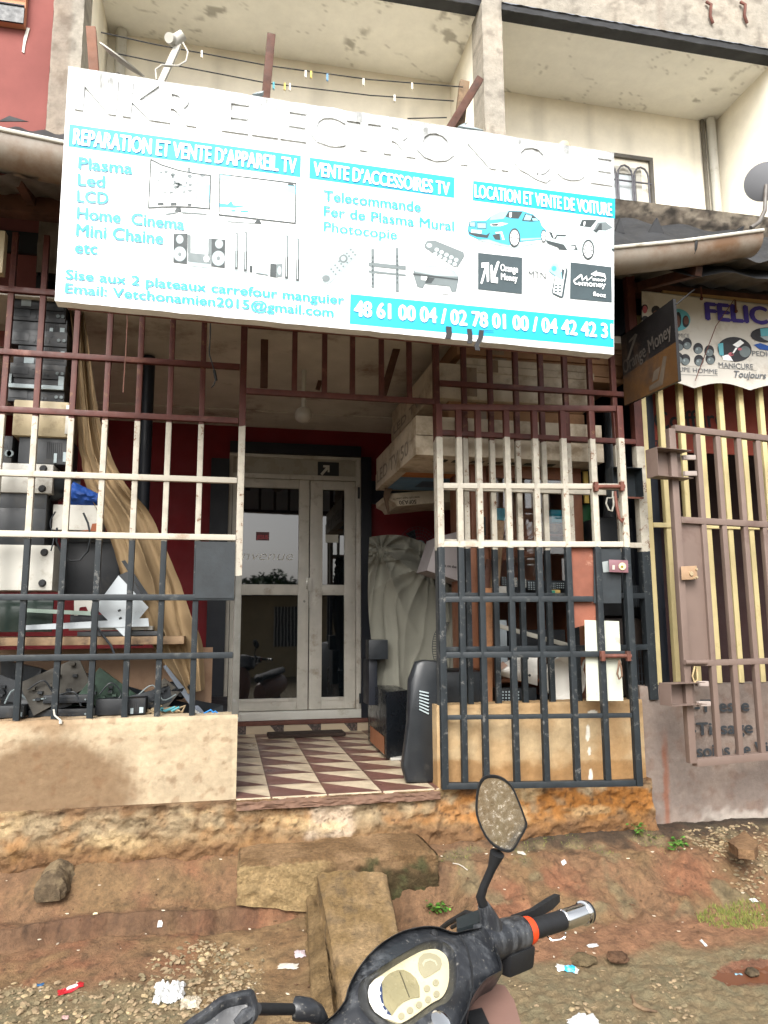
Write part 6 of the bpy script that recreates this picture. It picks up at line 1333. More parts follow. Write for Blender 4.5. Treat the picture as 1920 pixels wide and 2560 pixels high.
A_ = [UZ(868, 2560, .14), UZ(1045, 2560, .14), UZ(966, 2178, .345), UZ(792, 2178, .345)]
slab('ramp_slab', 'long tilted cement slab leaning against the step', 'slab', A_, [.0, .0, .05, .05], rmcol, .012, 60)
# mud filled kerb left of the slab
def kcol(p): return mixc(lin('7a6547'), lin('665338'), sstep(-.3, .3, fbm(p.x*9, p.y*9, p.z*9)))
k0, k1 = UZ(765, 2205, .27), UZ(795, 2560, .10)
slab('cement_kerb', 'thin crumbling cement edge along the left side of the slab', 'kerb', [(k1.x-.02, k1.y, .06), (k1.x+.07, k1.y, .10), (k0.x+.07, k0.y, .25), (k0.x-.0, k0.y, .22)], [-.05,-.05,.1,.1], kcol, .03, 60)
# concrete lump half sunk at the left
p = gpt(112, 1966); zb_ = gz(p.x, p.y+.08)-.01; b = MB()
def lump(u, v):                          # broken pipe-like lump lying towards the viewer
    a = math.pi*(u*1.16-.08); r = .078*(1+.12*fbm(u*3, v*4, 2))*(1-.25*sstep(.82, 1, v)-.3*sstep(.12, 0, v)); q = Vector((p.x-.02*v-r*math.cos(a), p.y+.17-.19*v, zb_+.02+r*1.0*math.sin(a)-.05*v+.03))
    return q+Vector((fbm(q.x*18, q.y*18, q.z*18), fbm(q.y*18, q.z*18, 4), fbm(q.z*18, q.x*18, 9)))*.011
b.grid(lump, 36, 30); c0_ = Vector((p.x-.02, p.y-.02, zb_-.02)); b.grid(lambda u, v: lump(u, 1).lerp(c0_, v*.98), 36, 10)
_solo_col(b, 'concrete_lump', m_stone, 'grey concrete lump half sunk in the mud at left', 'rubble', lambda q: mixc(lin('5c4f3e'), lin('7c6c54'), sstep(-.2, .3, fbm(q.x*15, q.y*15, q.z*15))))
def stone(px, py, z, r, lab, h='8a6a4c', sq=.6, seed=1, flat=None, group=None):
    p = UZ(px, py, z); b = MB(); bmesh.ops.create_icosphere(b.bm, subdivisions=3, radius=r)
    for v in b.bm.verts:
        v.co *= 1+.35*noise.noise(v.co*(1.6/r)+Vector((seed*3.1, 0, 0))); v.co.z *= sq
        v.co += p
    return _solo_col(b, 'stone', m_stone, lab, 'stone', lambda q: mixc(lin(h), mk(lin(h), .6), sstep(-.3, .4, fbm(q.x*20, q.y*20, q.z*20))), group)
p = U(1605, 1870, -.22)
b = MB(); q = [UZ(*c_, gz(3.0, -.3)+.03) for c_ in ((1822, 2126), (1862, 2098), (1897, 2128), (1888, 2152), (1848, 2148))]; b.prism(q, (0, 0, .05)); bmesh.ops.subdivide_edges(b.bm, edges=b.bm.edges, cuts=3, use_grid_fill=True)
for v in b.bm.verts: v.co += Vector((fbm(v.co.x*16, v.co.y*16), fbm(v.co.y*16, v.co.x*9), fbm(v.co.x*12, v.co.y*12, 4)))*.008
_solo_col(b, 'stone', m_stone, 'angular brown flat stone on the bank at the far right', 'stone', lambda q: mixc(lin('8a6d50'), lin('6a513b'), sstep(-.3, .4, fbm(q.x*20, q.y*20, q.z*20))))
stone(1545, 2392, .09, .05, 'brown flattish stone where the orange wash meets the gravel', '6f5440', .4, 3)
stone(1460, 2400, .07, .06, 'low grey brown stone beside the flattish brown one', '75664c', .3, 5)
stone(1880, 2430, .06, .03, 'small dark stone at the right edge near the puddle', '6a5c48', .5, 6)
# gravel: loose stuff nobody could count
b = MB(); rnd = random.Random(3)
def peb(x, y, r):
    z = gz(x, y); n = 0
    vs = []
    rot = Matrix.Rotation(rnd.uniform(0, 6.28), 3, 'Z') @ Matrix.Rotation(rnd.uniform(-.5, .5), 3, 'X')
    sx, sy_, sz = rnd.uniform(.7, 1.3), rnd.uniform(.6, 1.1), rnd.uniform(.35, .7)
    base = [(1,0,0),(-1,0,0),(0,1,0),(0,-1,0),(0,0,1),(0,0,-1),(.6,.6,.5),(-.6,.6,.45),(-.6,-.6,.5),(.6,-.6,.45)]
    vs = [b.bm.verts.new(Vector((x, y, z+r*.12)) + rot @ Vector((c_[0]*sx*r*rnd.uniform(.75,1.2), c_[1]*sy_*r*rnd.uniform(.75,1.2), c_[2]*sz*r*rnd.uniform(.8,1.2)))) for c_ in base]
    b.mi = rnd.choice((0, 0, 0, 1, 1, 2))
    for t_ in ((4,6,7),(4,7,8),(4,8,9),(4,9,6),(6,2,7),(7,1,8),(8,3,9),(9,0,6),(6,0,2),(7,2,1),(8,1,3),(9,3,0),(5,2,0),(5,1,2),(5,3,1),(5,0,3)): b._f([vs[i] for i in t_])
n = 0
while n < 11000:
    x, y = rnd.uniform(-1.5, 3.4), rnd.uniform(-2.3, -.5); d = -y
    k = sstep(.70, .84, d+.12*fbm(x*1.7, y*1.7, 5)+.05*fbm(x*5, y*5, 8)) if x < .2 else sstep(1.0, 1.12, d+.1*fbm(x*1.7, y*1.7, 5))
    clus = sstep(.15, .04, math.hypot((x+.06)/1.1, (y+.78)/1.2)-.12)
    dens = k*((.6 if x < .2 else .12)+.8*sstep(.0, .4, fbm(x*2.4, y*2.4, 11)))
    if .02 < x < .95 and d < 1.35 and not (x < .05): dens *= .06
    if x > .95: dens *= .55
    dens = max(dens, clus)
    if math.hypot((x-2.25)/.36, (y+1.4)/.16) < 1: dens = 0
    if rnd.random() > dens: n += .25; continue
    peb(x, y, (.004+.011*rnd.random()**2.2)*(1.35 if clus > .5 or x < .1 else 1)); n += 1
for i in range(420):
    x, y = rnd.uniform(2.75, 3.3), rnd.uniform(-.62, -.08); peb(x, y, .006+.012*rnd.random())
b.build('gravel', [P('pebble_tan', lin('8a785e'), .3, 40, .9, .1), P('pebble_grey', lin('73674f'), .3, 40, .9, .1), P('pebble_brown', lin('9b8969'), .3, 40, .9, .1)], None, smooth=0)
tag(bpy.data.objects['gravel'], 'loose tan gravel scattered over the mud', 'gravel', kind='stuff')
# grit: crumbs and flecks on the mud
b = MB(); b.mi = 0
for i in range(520):
    x, y = rnd.uniform(-1.3, 3.2), rnd.uniform(-1.0, -.05); z = gz(x, y); r = rnd.uniform(.0015, .005)*(1.5 if rnd.random() < .1 else 1); a = rnd.uniform(0, 3)
    b.mi = 0 if rnd.random() < .3 else 1
    b.prism([(x+r*2.4*math.cos(a), y+r*2.4*math.sin(a), z+.002), (x-r*math.sin(a), y+r*math.cos(a), z+.002), (x-r*2.2*math.cos(a), y-r*2.2*math.sin(a), z+.003), (x+r*math.sin(a), y-r*math.cos(a), z+.002)], (0,0,r*.7))
o = b.build('grit', [P('pale_fleck', lin('c2b7a4'), .2, 30, .9, 0), P('brown_crumb', lin('5d4531'), .3, 30, .95, 0)], None, smooth=0); tag(o, 'pale flecks and crumbs strewn over the mud bank', 'grit', kind='stuff')
# puddle
w_ = MB(); t = NT('muddy_water'); t.bump(t.noise(9, 2), .01, .004); m_pud = t.done(lin('64402e'), .12, 0, .6)
pc = UZd(1612, 2112, .055); zz = gz(2.36, -1.27)
w_.prism([(2.36+.27*math.cos(a), -1.27+.11*math.sin(a), zz+.010) for a in [2*math.pi*i/44 for i in range(44)]], (0,0,.002))
o = w_.build('puddle', m_pud, None, smooth=0); tag(o, None, None, kind='structure')
# litter
def crumple(c, rx, ry, h, mats, name, lab, cat, n=16, seed=1, rot=0, mif=None):
    b = MB(); rr = random.Random(seed)
    def f(u, v):
        x, y = (u-.5)*2, (v-.5)*2; e = 1-.5*max(abs(x), abs(y))**3; k = noise.noise(Vector((x*2.1+seed, y*2.1, 0)))
        X_, Y_ = x*rx*(1+.25*k), y*ry*(1+.3*noise.noise(Vector((y*2, x*2, seed))))
        p = Vector((c.x+X_*math.cos(rot)-Y_*math.sin(rot), c.y+X_*math.sin(rot)+Y_*math.cos(rot), 0))
        p.z = max(gz(c.x, c.y)-.008, min(gz(c.x, c.y)+.012, gz(p.x, p.y)))+.004+h*(.35+.65*abs(noise.noise(Vector((x*3+seed*2, y*3, 5)))))*max(0, 1-max(abs(x),abs(y))**2)+.25*h*abs(noise.noise(Vector((x*8, y*8, seed))))
        return p
    b.grid(f, n, n)
    if mif:
        for i, fc in enumerate(b.bm.faces): fc.material_index = mif((i % n)/n, (i//n)/n)
    return solo(b, name, mats, lab, cat, smooth=25)
m_film = P('white_film', lin('b5b6b4'), .1, 18, .3, .1); m_paper = P('litter_paper', lin('a8a297'), .1, 18, .8, .1)
crumple(gpt(366, 2152), .062, .075, .06, m_film, 'plastic_bag', 'crumpled bright white plastic bag on the gravel at left', 'bag', 40, 2)
crumple(gpt(412, 2168), .04, .045, .03, P('clear_film', lin('a49a88'), .15, 18, .25, .1), 'plastic_bag', 'clear crumpled film trailing from the white bag', 'bag', 18, 5)
crumple(gpt(152, 2140), .05, .022, .012, [P('red_packet', lin('9c1f28'), .1, 20, .3, .05), m_film], 'snack_wrapper', 'red and white snack wrapper lying at the left', 'wrapper', 14, 3, .35, lambda u, v: 1 if .35 < u < .75 and .25 < v < .75 else 0)
crumple(gpt(85, 2131), .018, .009, .01, P('blue_film', lin('2a4f73'), .1, 20, .3, .05), 'snack_wrapper', 'small dark blue scrap left of the red wrapper', 'wrapper', 8, 4)
crumple(gpt(648, 2062), .024, .024, .012, P('lilac_paper', lin('a8999c'), .15, 26, .8, .05), 'paper_scrap', 'lilac printed paper scrap beside the ramp slab', 'paper', 10, 6)
crumple(gpt(622, 2088), .045, .018, .012, m_paper, 'paper_scrap', 'pointed white paper scrap below the lilac one', 'paper', 12, 7, -.3)
crumple(gpt(345, 2003), .012, .01, .016, m_film, 'paper_scrap', 'tiny white scrap on the muddy ledge at left', 'paper', 8, 8)
crumple(gpt(206, 1975), .011, .009, .006, P('cream_cap', lin('c9bb9a'), .05, 9, .6, 0), 'bottle_cap', 'small cream disc lying in the mud at left', 'cap', 8, 9)
crumple(gpt(140, 2202), .014, .012, .012, P('pinkish_scrap', lin('b08f8a'), .2, 30, .6, .05), 'snack_wrapper', 'tiny pink and white scrap on the gravel at lower left', 'wrapper', 8, 10)
crumple(gpt(1226, 2098), .046, .02, .024, [P('sky_blue_film', lin('2a9cc9'), .12, 20, .3, .05), P('clear_film2', lin('b5b5b0'), .1, 18, .25, .1)], 'water_sachet', 'bright blue and clear sachet on the gravel right of the scooter', 'sachet', 14, 11, -.45, lambda u, v: 0 if .3 < u < .82 else 1)
crumple(gpt(1596, 2112), .016, .01, .01, P('pale_blue_scrap', lin('6b93a3'), .1, 20, .4, .05), 'water_sachet', 'small pale blue scrap lying in the red puddle', 'sachet', 8, 12)
crumple(gpt(1126, 1845), .022, .018, .018, m_paper, 'paper_scrap', 'square white paper scrap on the bank beside the mirror', 'paper', 8, 13)
crumple(gpt(1218, 1866), .012, .014, .012, m_film, 'paper_scrap', 'little white scrap right of the square paper', 'paper', 8, 14)
crumple(gpt(1280, 2044), .026, .012, .01, m_film, 'paper_scrap', 'white film shred by the flat stones', 'paper', 8, 15)
crumple(gpt(1260, 2206), .06, .03, .03, m_film, 'plastic_bag', 'white plastic bag at the bottom edge right of the scooter', 'bag', 16, 16)
crumple(gpt(1085, 2090), .06, .03, .02, m_film, 'plastic_bag', 'dull white bag half hidden under the throttle grip', 'bag', 16, 17)
crumple(gpt(1629, 1885+60), .02, .014, .014, m_film, 'paper_scrap', 'white shred beside the grass at the right edge', 'paper', 8, 18)
crumple(gpt(1520, 2040), .006, .022, .01, m_film, 'paper_scrap', 'thin upright white sliver on the gravel at right', 'paper', 6, 19)
b = MB(); pts = [(978,1868),(990,1870),(1000,1875),(1010,1883)]; b.tube([gpt(*q)+Vector((0,0,.008)) for q in pts], .003, 5); solo(b, 'string_piece', m_paper, 'short pale string on the red mud beside the step', 'string')
b = MB(); b.tube([gpt(*q)+Vector((0,0,.006)) for q in ((1580,2170),(1600,2190),(1625,2196),(1640,2206))][:0] or [gpt(*q)+Vector((0,0,.008)) for q in ((1365,2155),(1372,2175),(1390,2185),(1420,2190))], [.006,.01,.009,.004], 6); solo(b, 'twig', m_wood, 'bent twig on the gravel at the lower right', 'twig')
# weeds
m_leaf = P('weed_leaf', lin('3f6a24'), .35, 30, .55, .1); m_leafd = P('weed_leaf_dark', lin('2f531d'), .35, 30, .6, .1); m_leafy = P('weed_leaf_bright', lin('5f9438'), .3, 30, .5, .1); m_stem = P('weed_stem', lin('6b6a3a'), .2, 20, .7, 0)
def weed(spots, lab, nl=34, spread=.06, size=.018, seed=1):
    rr = random.Random(seed); root = thing('weed', lab, 'plant', spots[0]); bl = MB(); bs = MB()
    for s_ in spots:
        for k in range(max(3, nl//len(spots)//4)):
            a = rr.uniform(0, 6.28); L = spread*rr.uniform(.4, 1); tip = s_+Vector((L*math.cos(a), L*math.sin(a)*.7, rr.uniform(.015, .05)))
            bs.tube([s_, s_.lerp(tip, .5)+Vector((0,0,.012)), tip], [.0022,.0018,.001], 4)
            for j in range(4):
                c_ = tip+Vector((rr.gauss(0,.012), rr.gauss(0,.012), rr.gauss(0,.007))); th = rr.uniform(0, 6.28); sz = size*rr.uniform(.6, 1.2)
                d1 = Vector((math.cos(th), math.sin(th), rr.uniform(-.3,.5))); d2 = Vector((-math.sin(th), math.cos(th), rr.uniform(-.4,.4))); bl.mi = rr.choice((0,0,1,2))
                bl.poly([c_-d1*sz*.6, c_-d1*sz*.2+d2*sz*.5, c_+d1*sz*.4+d2*sz*.42, c_+d1*sz*.8, c_+d1*sz*.4-d2*sz*.42, c_-d1*sz*.2-d2*sz*.5])
    bl.build('leaves', [m_leaf, m_leafd, m_leafy], root, smooth=0); bs.build('stem', m_stem, root); return root
weed([gpt(944, 1978)+Vector((0,0,.01))], 'bright green clump of leaves in gravel right of the ramp slab', 90, .055, .017, 1)
weed([U(1375, 1792, -.12), U(1388, 1808, -.13), U(1402, 1822, -.14)], 'green trailing weed at the corner of the orange foundation', 80, .045, .015, 2)
weed([gpt(1458, 1838), gpt(1464, 1828)], 'leafy green weed below the mauve salon wall', 84, .05, .017, 3)
b = MB(); c0 = gpt(1600, 1985)
for k in range(1100):
    a, r = rnd.uniform(0, 6.28), rnd.random()**.6; x, y = c0.x+.24*r*math.cos(a), c0.y+.12*r*math.sin(a); z = gz(x, y); h = rnd.uniform(.008, .03); t_ = rnd.uniform(0, 6.28)
    b.mi = rnd.choice((0,1)); b.poly([(x-.002, y, z), (x+.002, y, z), (x+.012*math.cos(t_), y+.012*math.sin(t_), z+h)])
for k in range(900):
    x = rnd.uniform(1.15, 2.7); y = -rnd.uniform(.08, .34); z = gz(x, y); 
    if fbm(x*5, y*5, 8) < .12: continue
    h = rnd.uniform(.004, .016); t_ = rnd.uniform(0, 6.28); b.mi = rnd.choice((0,1)); b.poly([(x-.0015, y, z), (x+.0015, y, z), (x+.01*math.cos(t_), y+.01*math.sin(t_), z+h)])
o = b.build('grass', [P('grass_yellow', lin('7b7d3a'), .2, 20, .8, 0), P('grass_green', lin('5f6a2e'), .2, 20, .8, 0)], None, smooth=0); tag(o, 'short yellow green grass tufts at the right edge', 'grass', kind='stuff')
# ---------------------------------------------------------------- scooter in the foreground
H0 = UZd(890, 2090, 1.06); AX = R(36)
er = Vector((math.cos(AX), math.sin(AX), 0)); ef = Vector((-math.sin(AX), math.cos(AX), 0)); ez = Vector((0, 0, 1))
t = NT('scooter_black'); mp = t.n('ShaderNodeMapping'); mp.inputs['Scale'].default_value = (9, 9, 1.6); t.l(t.tc.outputs['Object'], mp.inputs[0])
a_ = t.ramp(t.noise(5, 8, .75, mp.outputs[0]), [(.47, (0,0,0)), (.72, (1,1,1))]); b_ = t.ramp(t.noise(7, 5, .6), [(.42, (0,0,0)), (.62, (1,1,1))])
c = t.mix(t.math('MULTIPLY', a_, b_), lin('202226'), lin('6a6d70')); d_ = t.ramp(t.noise(150, 3, .6), [(.62, (0,0,0)), (.7, (1,1,1))]); c = t.mix(t.math('MULTIPLY', d_, .35), c, lin('8d8a82'))
t.bump(t.noise(180, 3), .12, .002); m_sblk = t.done(c, t.ramp(t.noise(11, 6), [(.35, (.28,)*3), (.7, (.55,)*3)]), 0, .5); m_srub = P('rubber_black', lin('1b1c1e'), .2, 20, .6, .1)
t = NT('mirror_glass'); c = t.ramp(t.noise(90, 7, .8), [(.38, lin('ece4d6')), (.55, lin('d9ccb6')), (.72, lin('ab9d85'))]); k_ = t.ramp(t.noise(120, 6, .75), [(.5, (.95,)*3), (.75, (.45,)*3)])
m_mir = t.done(c, t.ramp(t.noise(22, 6, .7), [(.4, (.05,)*3), (.7, (.26,)*3)]), .9); t.l(k_, t.b.inputs['Metallic'])
t = NT('chrome'); m_chr = t.done(lin('dcdcda'), .08, 1.0)
m_pink = P('dusty_pink_paint', lin('84675d'), .12, 5, .4, .04, dirt=lin('5f4a40'), dirtamt=.2); m_org = P('orange_ring', lin('c9401c'), .15, 9, .35, .05)
sg_ = thing('scooter', 'black scooter with cream dial panel and hexagonal mirror in the foreground', 'scooter', (H0.x, H0.y, 0))
N = (ez*.80 - ef*.60).normalized()                       # normal of the dash, tilted to the rider
def HP(sx, sy, off=0): return UP_(sx, sy, H0+N*off, N)
outer = [(861,2500),(868,2474),(880,2445),(897,2417),(918,2390),(944,2364),(972,2344),(1003,2328),(1034,2319),(1063,2314.5),(1085,2315),(1103,2318),(1120,2325),(1136,2330),(1155,2327),(1180,2321),(1216,2316),(1226,2316),(1236,2340),(1248,2385),(1258,2424),(1236,2434),(1212,2452),(1190,2482),(1176,2512),(1168,2545),(1164,2580),(1150,2640),(1110,2690),(1030,2720),(950,2715),(880,2680),(830,2620),(800,2570),(815,2553),(840,2530)]
def crc(L, per=3):                                       # closed Catmull-Rom
    o = []; n = len(L)
    for i in range(n):
        p0, p1, p2, p3 = L[i-1], L[i], L[(i+1)%n], L[(i+2)%n]
        for k in range(per):
            f = k/per; o.append(tuple(.5*(2*p1[j]+(p2[j]-p0[j])*f+(2*p0[j]-5*p1[j]+4*p2[j]-p3[j])*f*f+(3*p1[j]-p0[j]-3*p2[j]+p3[j])*f**3) for j in (0,1)))
    return o
OUT = crc(outer, 3); ctr = (1010, 2500)
dialc = [(919.6,2481),(927,2457),(953,2438),(994,2411),(1045,2382),(1071.5,2374),(1095.6,2375),(1117,2394),(1122,2423),(1119.7,2464),(1105,2495.6),(1076,2512.5),(1033,2543.8),(1008.8,2558.3),(994.3,2562),(960.6,2548.6),(931.6,2524.5),(920.8,2500.4)]
DIAL = crc(dialc, 3)
def resample(L, n, c_):                                   # by angle about c_, so rings match
    P_ = []
    for i in range(n):
        a = -math.pi+2*math.pi*i/n; d = (math.cos(a), math.sin(a)); best = None
        for k in range(len(L)):
            (x1, y1), (x2, y2) = L[k], L[(k+1)%len(L)]; ex, ey = x2-x1, y2-y1; den = d[0]*ey-d[1]*ex
            if abs(den) < 1e-9: continue
            t_ = ((x1-c_[0])*ey-(y1-c_[1])*ex)/den; s_ = ((x1-c_[0])*d[1]-(y1-c_[1])*d[0])/den
            if t_ > 0 and -1e-6 <= s_ <= 1+1e-6 and (best is None or t_ > best): best = t_
        P_.append((c_[0]+d[0]*best, c_[1]+d[1]*best))
    return P_
n_ = 120; cD = (1025, 2475)
O_ = resample(OUT, n_, cD); D_ = resample(DIAL, n_, cD)
def lerp2(A, B, f): return [(a[0]+(b_[0]-a[0])*f, a[1]+(b_[1]-a[1])*f) for a, b_ in zip(A, B)]
def scl(A, k, c_=cD): return [(c_[0]+(a[0]-c_[0])*k, c_[1]+(a[1]-c_[1])*k) for a in A]
DR = scl(D_, 1.24); DR = [(lambda o, d_: d_ if math.hypot(d_[0]-cD[0], d_[1]-cD[1]) < .93*math.hypot(o[0]-cD[0], o[1]-cD[1]) else (cD[0]+(o[0]-cD[0])*.93, cD[1]+(o[1]-cD[1])*.93))(o, d_) for o, d_ in zip(O_, DR)]
rings = []
for L, off, sh in ((scl(O_, .55), -.15, .07), (scl(O_, .78), -.10, .045), (scl(O_, .93), -.05, .02), (O_, -.022, .004), (O_, -.008, 0), (scl(O_, .988), -.001, 0), (scl(O_, .975), -.004, 0), (scl(O_, .968), -.013, 0), (scl(O_, .95), -.012, 0), (lerp2(O_, DR, .5), -.005, 0), (lerp2(O_, DR, .88), .003, 0), (DR, .005, 0), (lerp2(DR, D_, .15), .0035, 0), (lerp2(DR, D_, .5), -.006, 0), (lerp2(DR, D_, .97), -.013, 0), (D_, -.016, 0), (scl(D_, .97), -.018, 0)):
    rings.append([HP(*q, off)-ez*sh for q in L])
b = MB(); b.loft(rings); b.build('handlebar_cover', m_sblk, sg_, smooth=55)
b = MB(); b.prism([HP(*q, -.0165) for q in scl(D_, .985)], N*.003)
dp = b.build('dial_panel', P('cream_dial', lin('d2c9a8'), .06, 9, .3, .02, dirt=lin('9a8a5c'), dirtamt=.12, ds=12), sg_)
def dpoly(L, off, name, mat): return MB().prism([HP(*q, off-.0135) for q in L], N*.0006).build(name, mat, dp, smooth=0)
def Z6(x, y): return 840+x/4.1475, 2240+y/4.1475
m_lcd = P('dull_lcd', lin('938b6b'), .14, 16, .25, .02, dirt=lin('5c5742'), dirtamt=.3, ds=14); m_lcd2 = P('grey_dial', lin('a09a80'), .08, 10, .35, .02)
sp1 = [Z6(*q) for q in ((470,900),(500,850),(560,800),(640,768),(700,766),(770,800),(830,860),(865,940),(868,1050),(780,1065),(700,1100),(640,1150),(605,1200),(575,1240),(530,1200),(490,1120),(470,1010))]
dpoly(sp1, .001, 'speedometer', m_lcd)
dpoly([Z6(*q) for q in ((330,1000),(345,930),(400,870),(478,830),(500,850),(470,900),(462,1010),(484,1120),(520,1200),(566,1238),(590,1290),(500,1270),(400,1200),(345,1100))], .0008, 'dial_rim', P('white_rim', lin('dedfdc'), .03, 5, .2, 0))
dpoly([Z6(*q) for q in ((452,960),(470,900),(478,960),(482,1060),(500,1140),(560,1215),(572,1240),(530,1225),(480,1140),(455,1040))], .0016, 'dial_arc', P('dark_blue_arc', lin('2c3a5c'), .1, 5, .3, 0))
for (x, y) in ((458,1010),(482,1130),(520,1195)): dpoly([Z6(x-5,y-14), Z6(x+6,y-12), Z6(x+8,y+12), Z6(x-3,y+12)], .0024, 'dial_tick', m_let)
dpoly([Z6(*q) for q in ((850,700),(862,640),(905,600),(970,590),(1040,610),(1085,650),(1098,710),(1080,760),(1030,790),(970,830),(915,852),(880,810),(855,760))], .001, 'fuel_gauge', m_lcd2)
dpoly([Z6(*q) for q in ((890,700),(920,660),(975,650),(1030,670),(1052,715),(1040,730),(1020,690),(970,672),(925,690),(905,740))], .0018, 'dial_arc', P('pale_arc', lin('b5b099'), .05, 9, .4, 0))
dpoly([Z6(655,785), Z6(664,782), Z6(765,1048), Z6(757,1052)], .0018, 'needle', P('needle_grey', lin('57523f'), .1, 9, .5, 0))
for (x, y) in ((1035,900),(943,960),(1043,1018),(955,1075),(862,1130),(768,1187),(678,1247)): dpoly([Z6(x+33*math.cos(a), y+36*math.sin(a)) for a in [2*math.pi*i/16 for i in range(16)]], .001, 'warning_light', m_lcd2)
t = NT('dial_lens'); mx = t.n('ShaderNodeMixShader'); tr = t.n('ShaderNodeBsdfTransparent'); gl_ = t.n('ShaderNodeBsdfGlossy'); gl_.inputs['Roughness'].default_value = .05; fz = t.n('ShaderNodeFresnel'); fz.inputs[0].default_value = 1.25
t.l(fz.outputs[0], mx.inputs[0]); t.l(tr.outputs[0], mx.inputs[1]); t.l(gl_.outputs[0], mx.inputs[2]); t.l(mx.outputs[0], t.t.nodes['Material Output'].inputs[0])
b = MB(); b.loft([[HP(*q, -.0095) for q in scl(D_, .99)], [HP(*q, -.0075) for q in scl(D_, .8)], [HP(*q, -.0065) for q in scl(D_, .45)], [HP(*q, -.006) for q in scl(D_, .02)]], cap0=False); b.build('dial_lens', t.m, sg_, smooth=60)
b = MB(); p = HP(1099, 2556, .004); b.tube([p-N*.02, p+N*.004, p+N*.005], [.016,.016,.012], 20); b.build('ignition_lock', m_chr, sg_)
for (pp, r) in (([UZ(1208,2322,1.04), UZ(1196,2290,1.05), UZ(1165,2282,1.04), UZ(1120,2308,1.0), UZ(1080,2340,.93)], .0055), ([UZ(1240,2335,1.03), UZ(1222,2292,1.035), UZ(1180,2288,1.01), UZ(1130,2318,.95)], .0045)):
    MB().tube(pp, r, 8).build('brake_cable', m_srub, sg_)
b = MB(); b.tube([HP(*q, .0005) for q in ((1150,2338),(1168,2372),(1180,2420),(1182,2470),(1170,2520),(1150,2560))], .0016, 5); b.build('panel_seam', m_srub, sg_)
for q in (Z6(1008,405), Z6(243,885)):
    b = MB(); p = HP(*q, -.006); b.tube([p-N*.004, p+N*.006, p+N*.008], [.008,.0065,.003], 12); b.build('screw', m_srub, sg_)
# switch housing, grip, bar end, lever
gA, gB, gC, gD = [UZ(1229,2352,1.03), UZ(1308,2330,1.025), UZ(1399,2305,1.02), UZ(1462,2282,1.015)]
ga = (gD-gA).normalized()
def cyl(a, c_, r, name, mat, seg=22): return MB().tube([a, c_], r, seg).build(name, mat, sg_)
b = MB(); b.tube([gA-ga*.03, gA, gB-ga*.012, gB-ga*.004, gB], [.032,.033,.030,.0285,.024], 24); b.build('switch_housing', m_sblk, sg_, smooth=50)
b = MB(); q = [gA+ga*.02, gB+ga*.002]; b.hexa([v for v in (gA+ga*.018-ez*.062-ef*.022, gB-ez*.058-ef*.022, gB-ez*.052+ef*.022, gA+ga*.018-ez*.06+ef*.022, gA+ga*.014-ez*.02-ef*.032, gB-ez*.016-ef*.028, gB-ez*.01+ef*.02, gA+ga*.014-ez*.02+ef*.02)], .007); b.build('switch_block', m_srub, sg_)
b = MB(); b.tube([gB-ga*.001, gB+ga*.004, gB+ga*.017, gB+ga*.02], [.022,.0252,.0242,.02], 22); b.build('ring', m_org, sg_)
b = MB(); L_ = (gC-gB).length; 
b.tube([gB+ga*(.018+L_*.93*i/24) for i in range(25)], [.0178+.0006*(i%2) for i in range(25)], 20); b.build('grip', m_srub, sg_, smooth=20)
b = MB(); e0 = gB+ga*(.018+L_*.93); e1 = gD; b.tube([e0, e0+ga*.003, e1-ga*.006, e1-ga*.005, e1], [.017,.0195,.0195,.023,.023], 26); b.build('bar_end', m_chr, sg_)
b = MB(); b.tube([e1+ga*.0005, e1+ga*.007, e1+ga*.0075], [.022,.022,.015], 24); b.build('end_cap', m_srub, sg_)
lv = [UZ(1250,2330,1.045), UZ(1285,2300,1.04), UZ(1330,2283,1.035), UZ(1375,2255,1.03), UZ(1393,2242,1.028)]; b = MB()
rg = []
for i, p in enumerate(lv):
    d_ = (lv[min(i+1,4)]-lv[max(i-1,0)]).normalized(); s_ = d_.cross(ez).normalized(); h = (.010,.012,.011,.013,.009)[i]; rg.append([p+s_*.006-ez*h, p-s_*.006-ez*h, p-s_*.006+ez*h*.6, p+s_*.006+ez*h*.6])
b.loft(rg); b.build('brake_lever', m_srub, sg_)
MB().tube([UZ(1368,2341,1.0), UZ(1380,2351,.995), UZ(1400,2349,.995), UZ(1414,2341,1.0), UZ(1414,2332,1.01)], .0015, 5).build('wire_tie', m_chr, sg_)
# master cylinder box
b = MB(); q = [UZ(*c_, 1.055) for c_ in ((1143,2330),(1209,2310),(1207,2277),(1141,2302))]; b.prism([v-ez*.03 for v in q], ez*.035); b.build('brake_reservoir', P('worn_black', lin('22282a'), .3, 9, .5, .06, dirt=lin('8a8676'), dirtamt=.18, ds=9), sg_)
# mirrors
ms = [(1227,2312), (1220,2290), (1208,2262), (1201,2243), (1210,2215), (1230,2170), (1243,2133)]
dm = [1.5, 1.49, 1.485, 1.48, 1.475, 1.47, 1.465]
dep = (gA-CAM).dot(FW); pts = [UDs(*q, dep-.0-.004*i) for i, q in enumerate(ms)]
b = MB(); b.tube(pts[2:], [.009,.0085,.0075,.0078,.0135], 12); b.build('mirror_stem', m_srub, sg_)
b = MB(); b.tube([pts[0]-ez*.02, pts[0], pts[1], pts[2]], [.024,.021,.0155,.0105], 14); b.build('stem_boot', m_sblk, sg_)
def rgv(k): return [(1080+x/1.975, 1850+y/1.975) for x, y in k]
mo = crc(rgv([(290,170),(252,180),(224,228),(213,330),(225,400),(262,480),(310,532),(368,556),(405,546),(438,490),(470,430),(464,388),(410,250),(375,202),(332,176)]), 2)
Nm = (-(FW*.98)+Vector((0,0,-.06))+er*.04).normalized(); M0 = UDs(1250, 2035, dep-.03)
def MP(q, off): return UP_(q[0], q[1], M0+Nm*off, Nm)
mc = (1254, 2035)
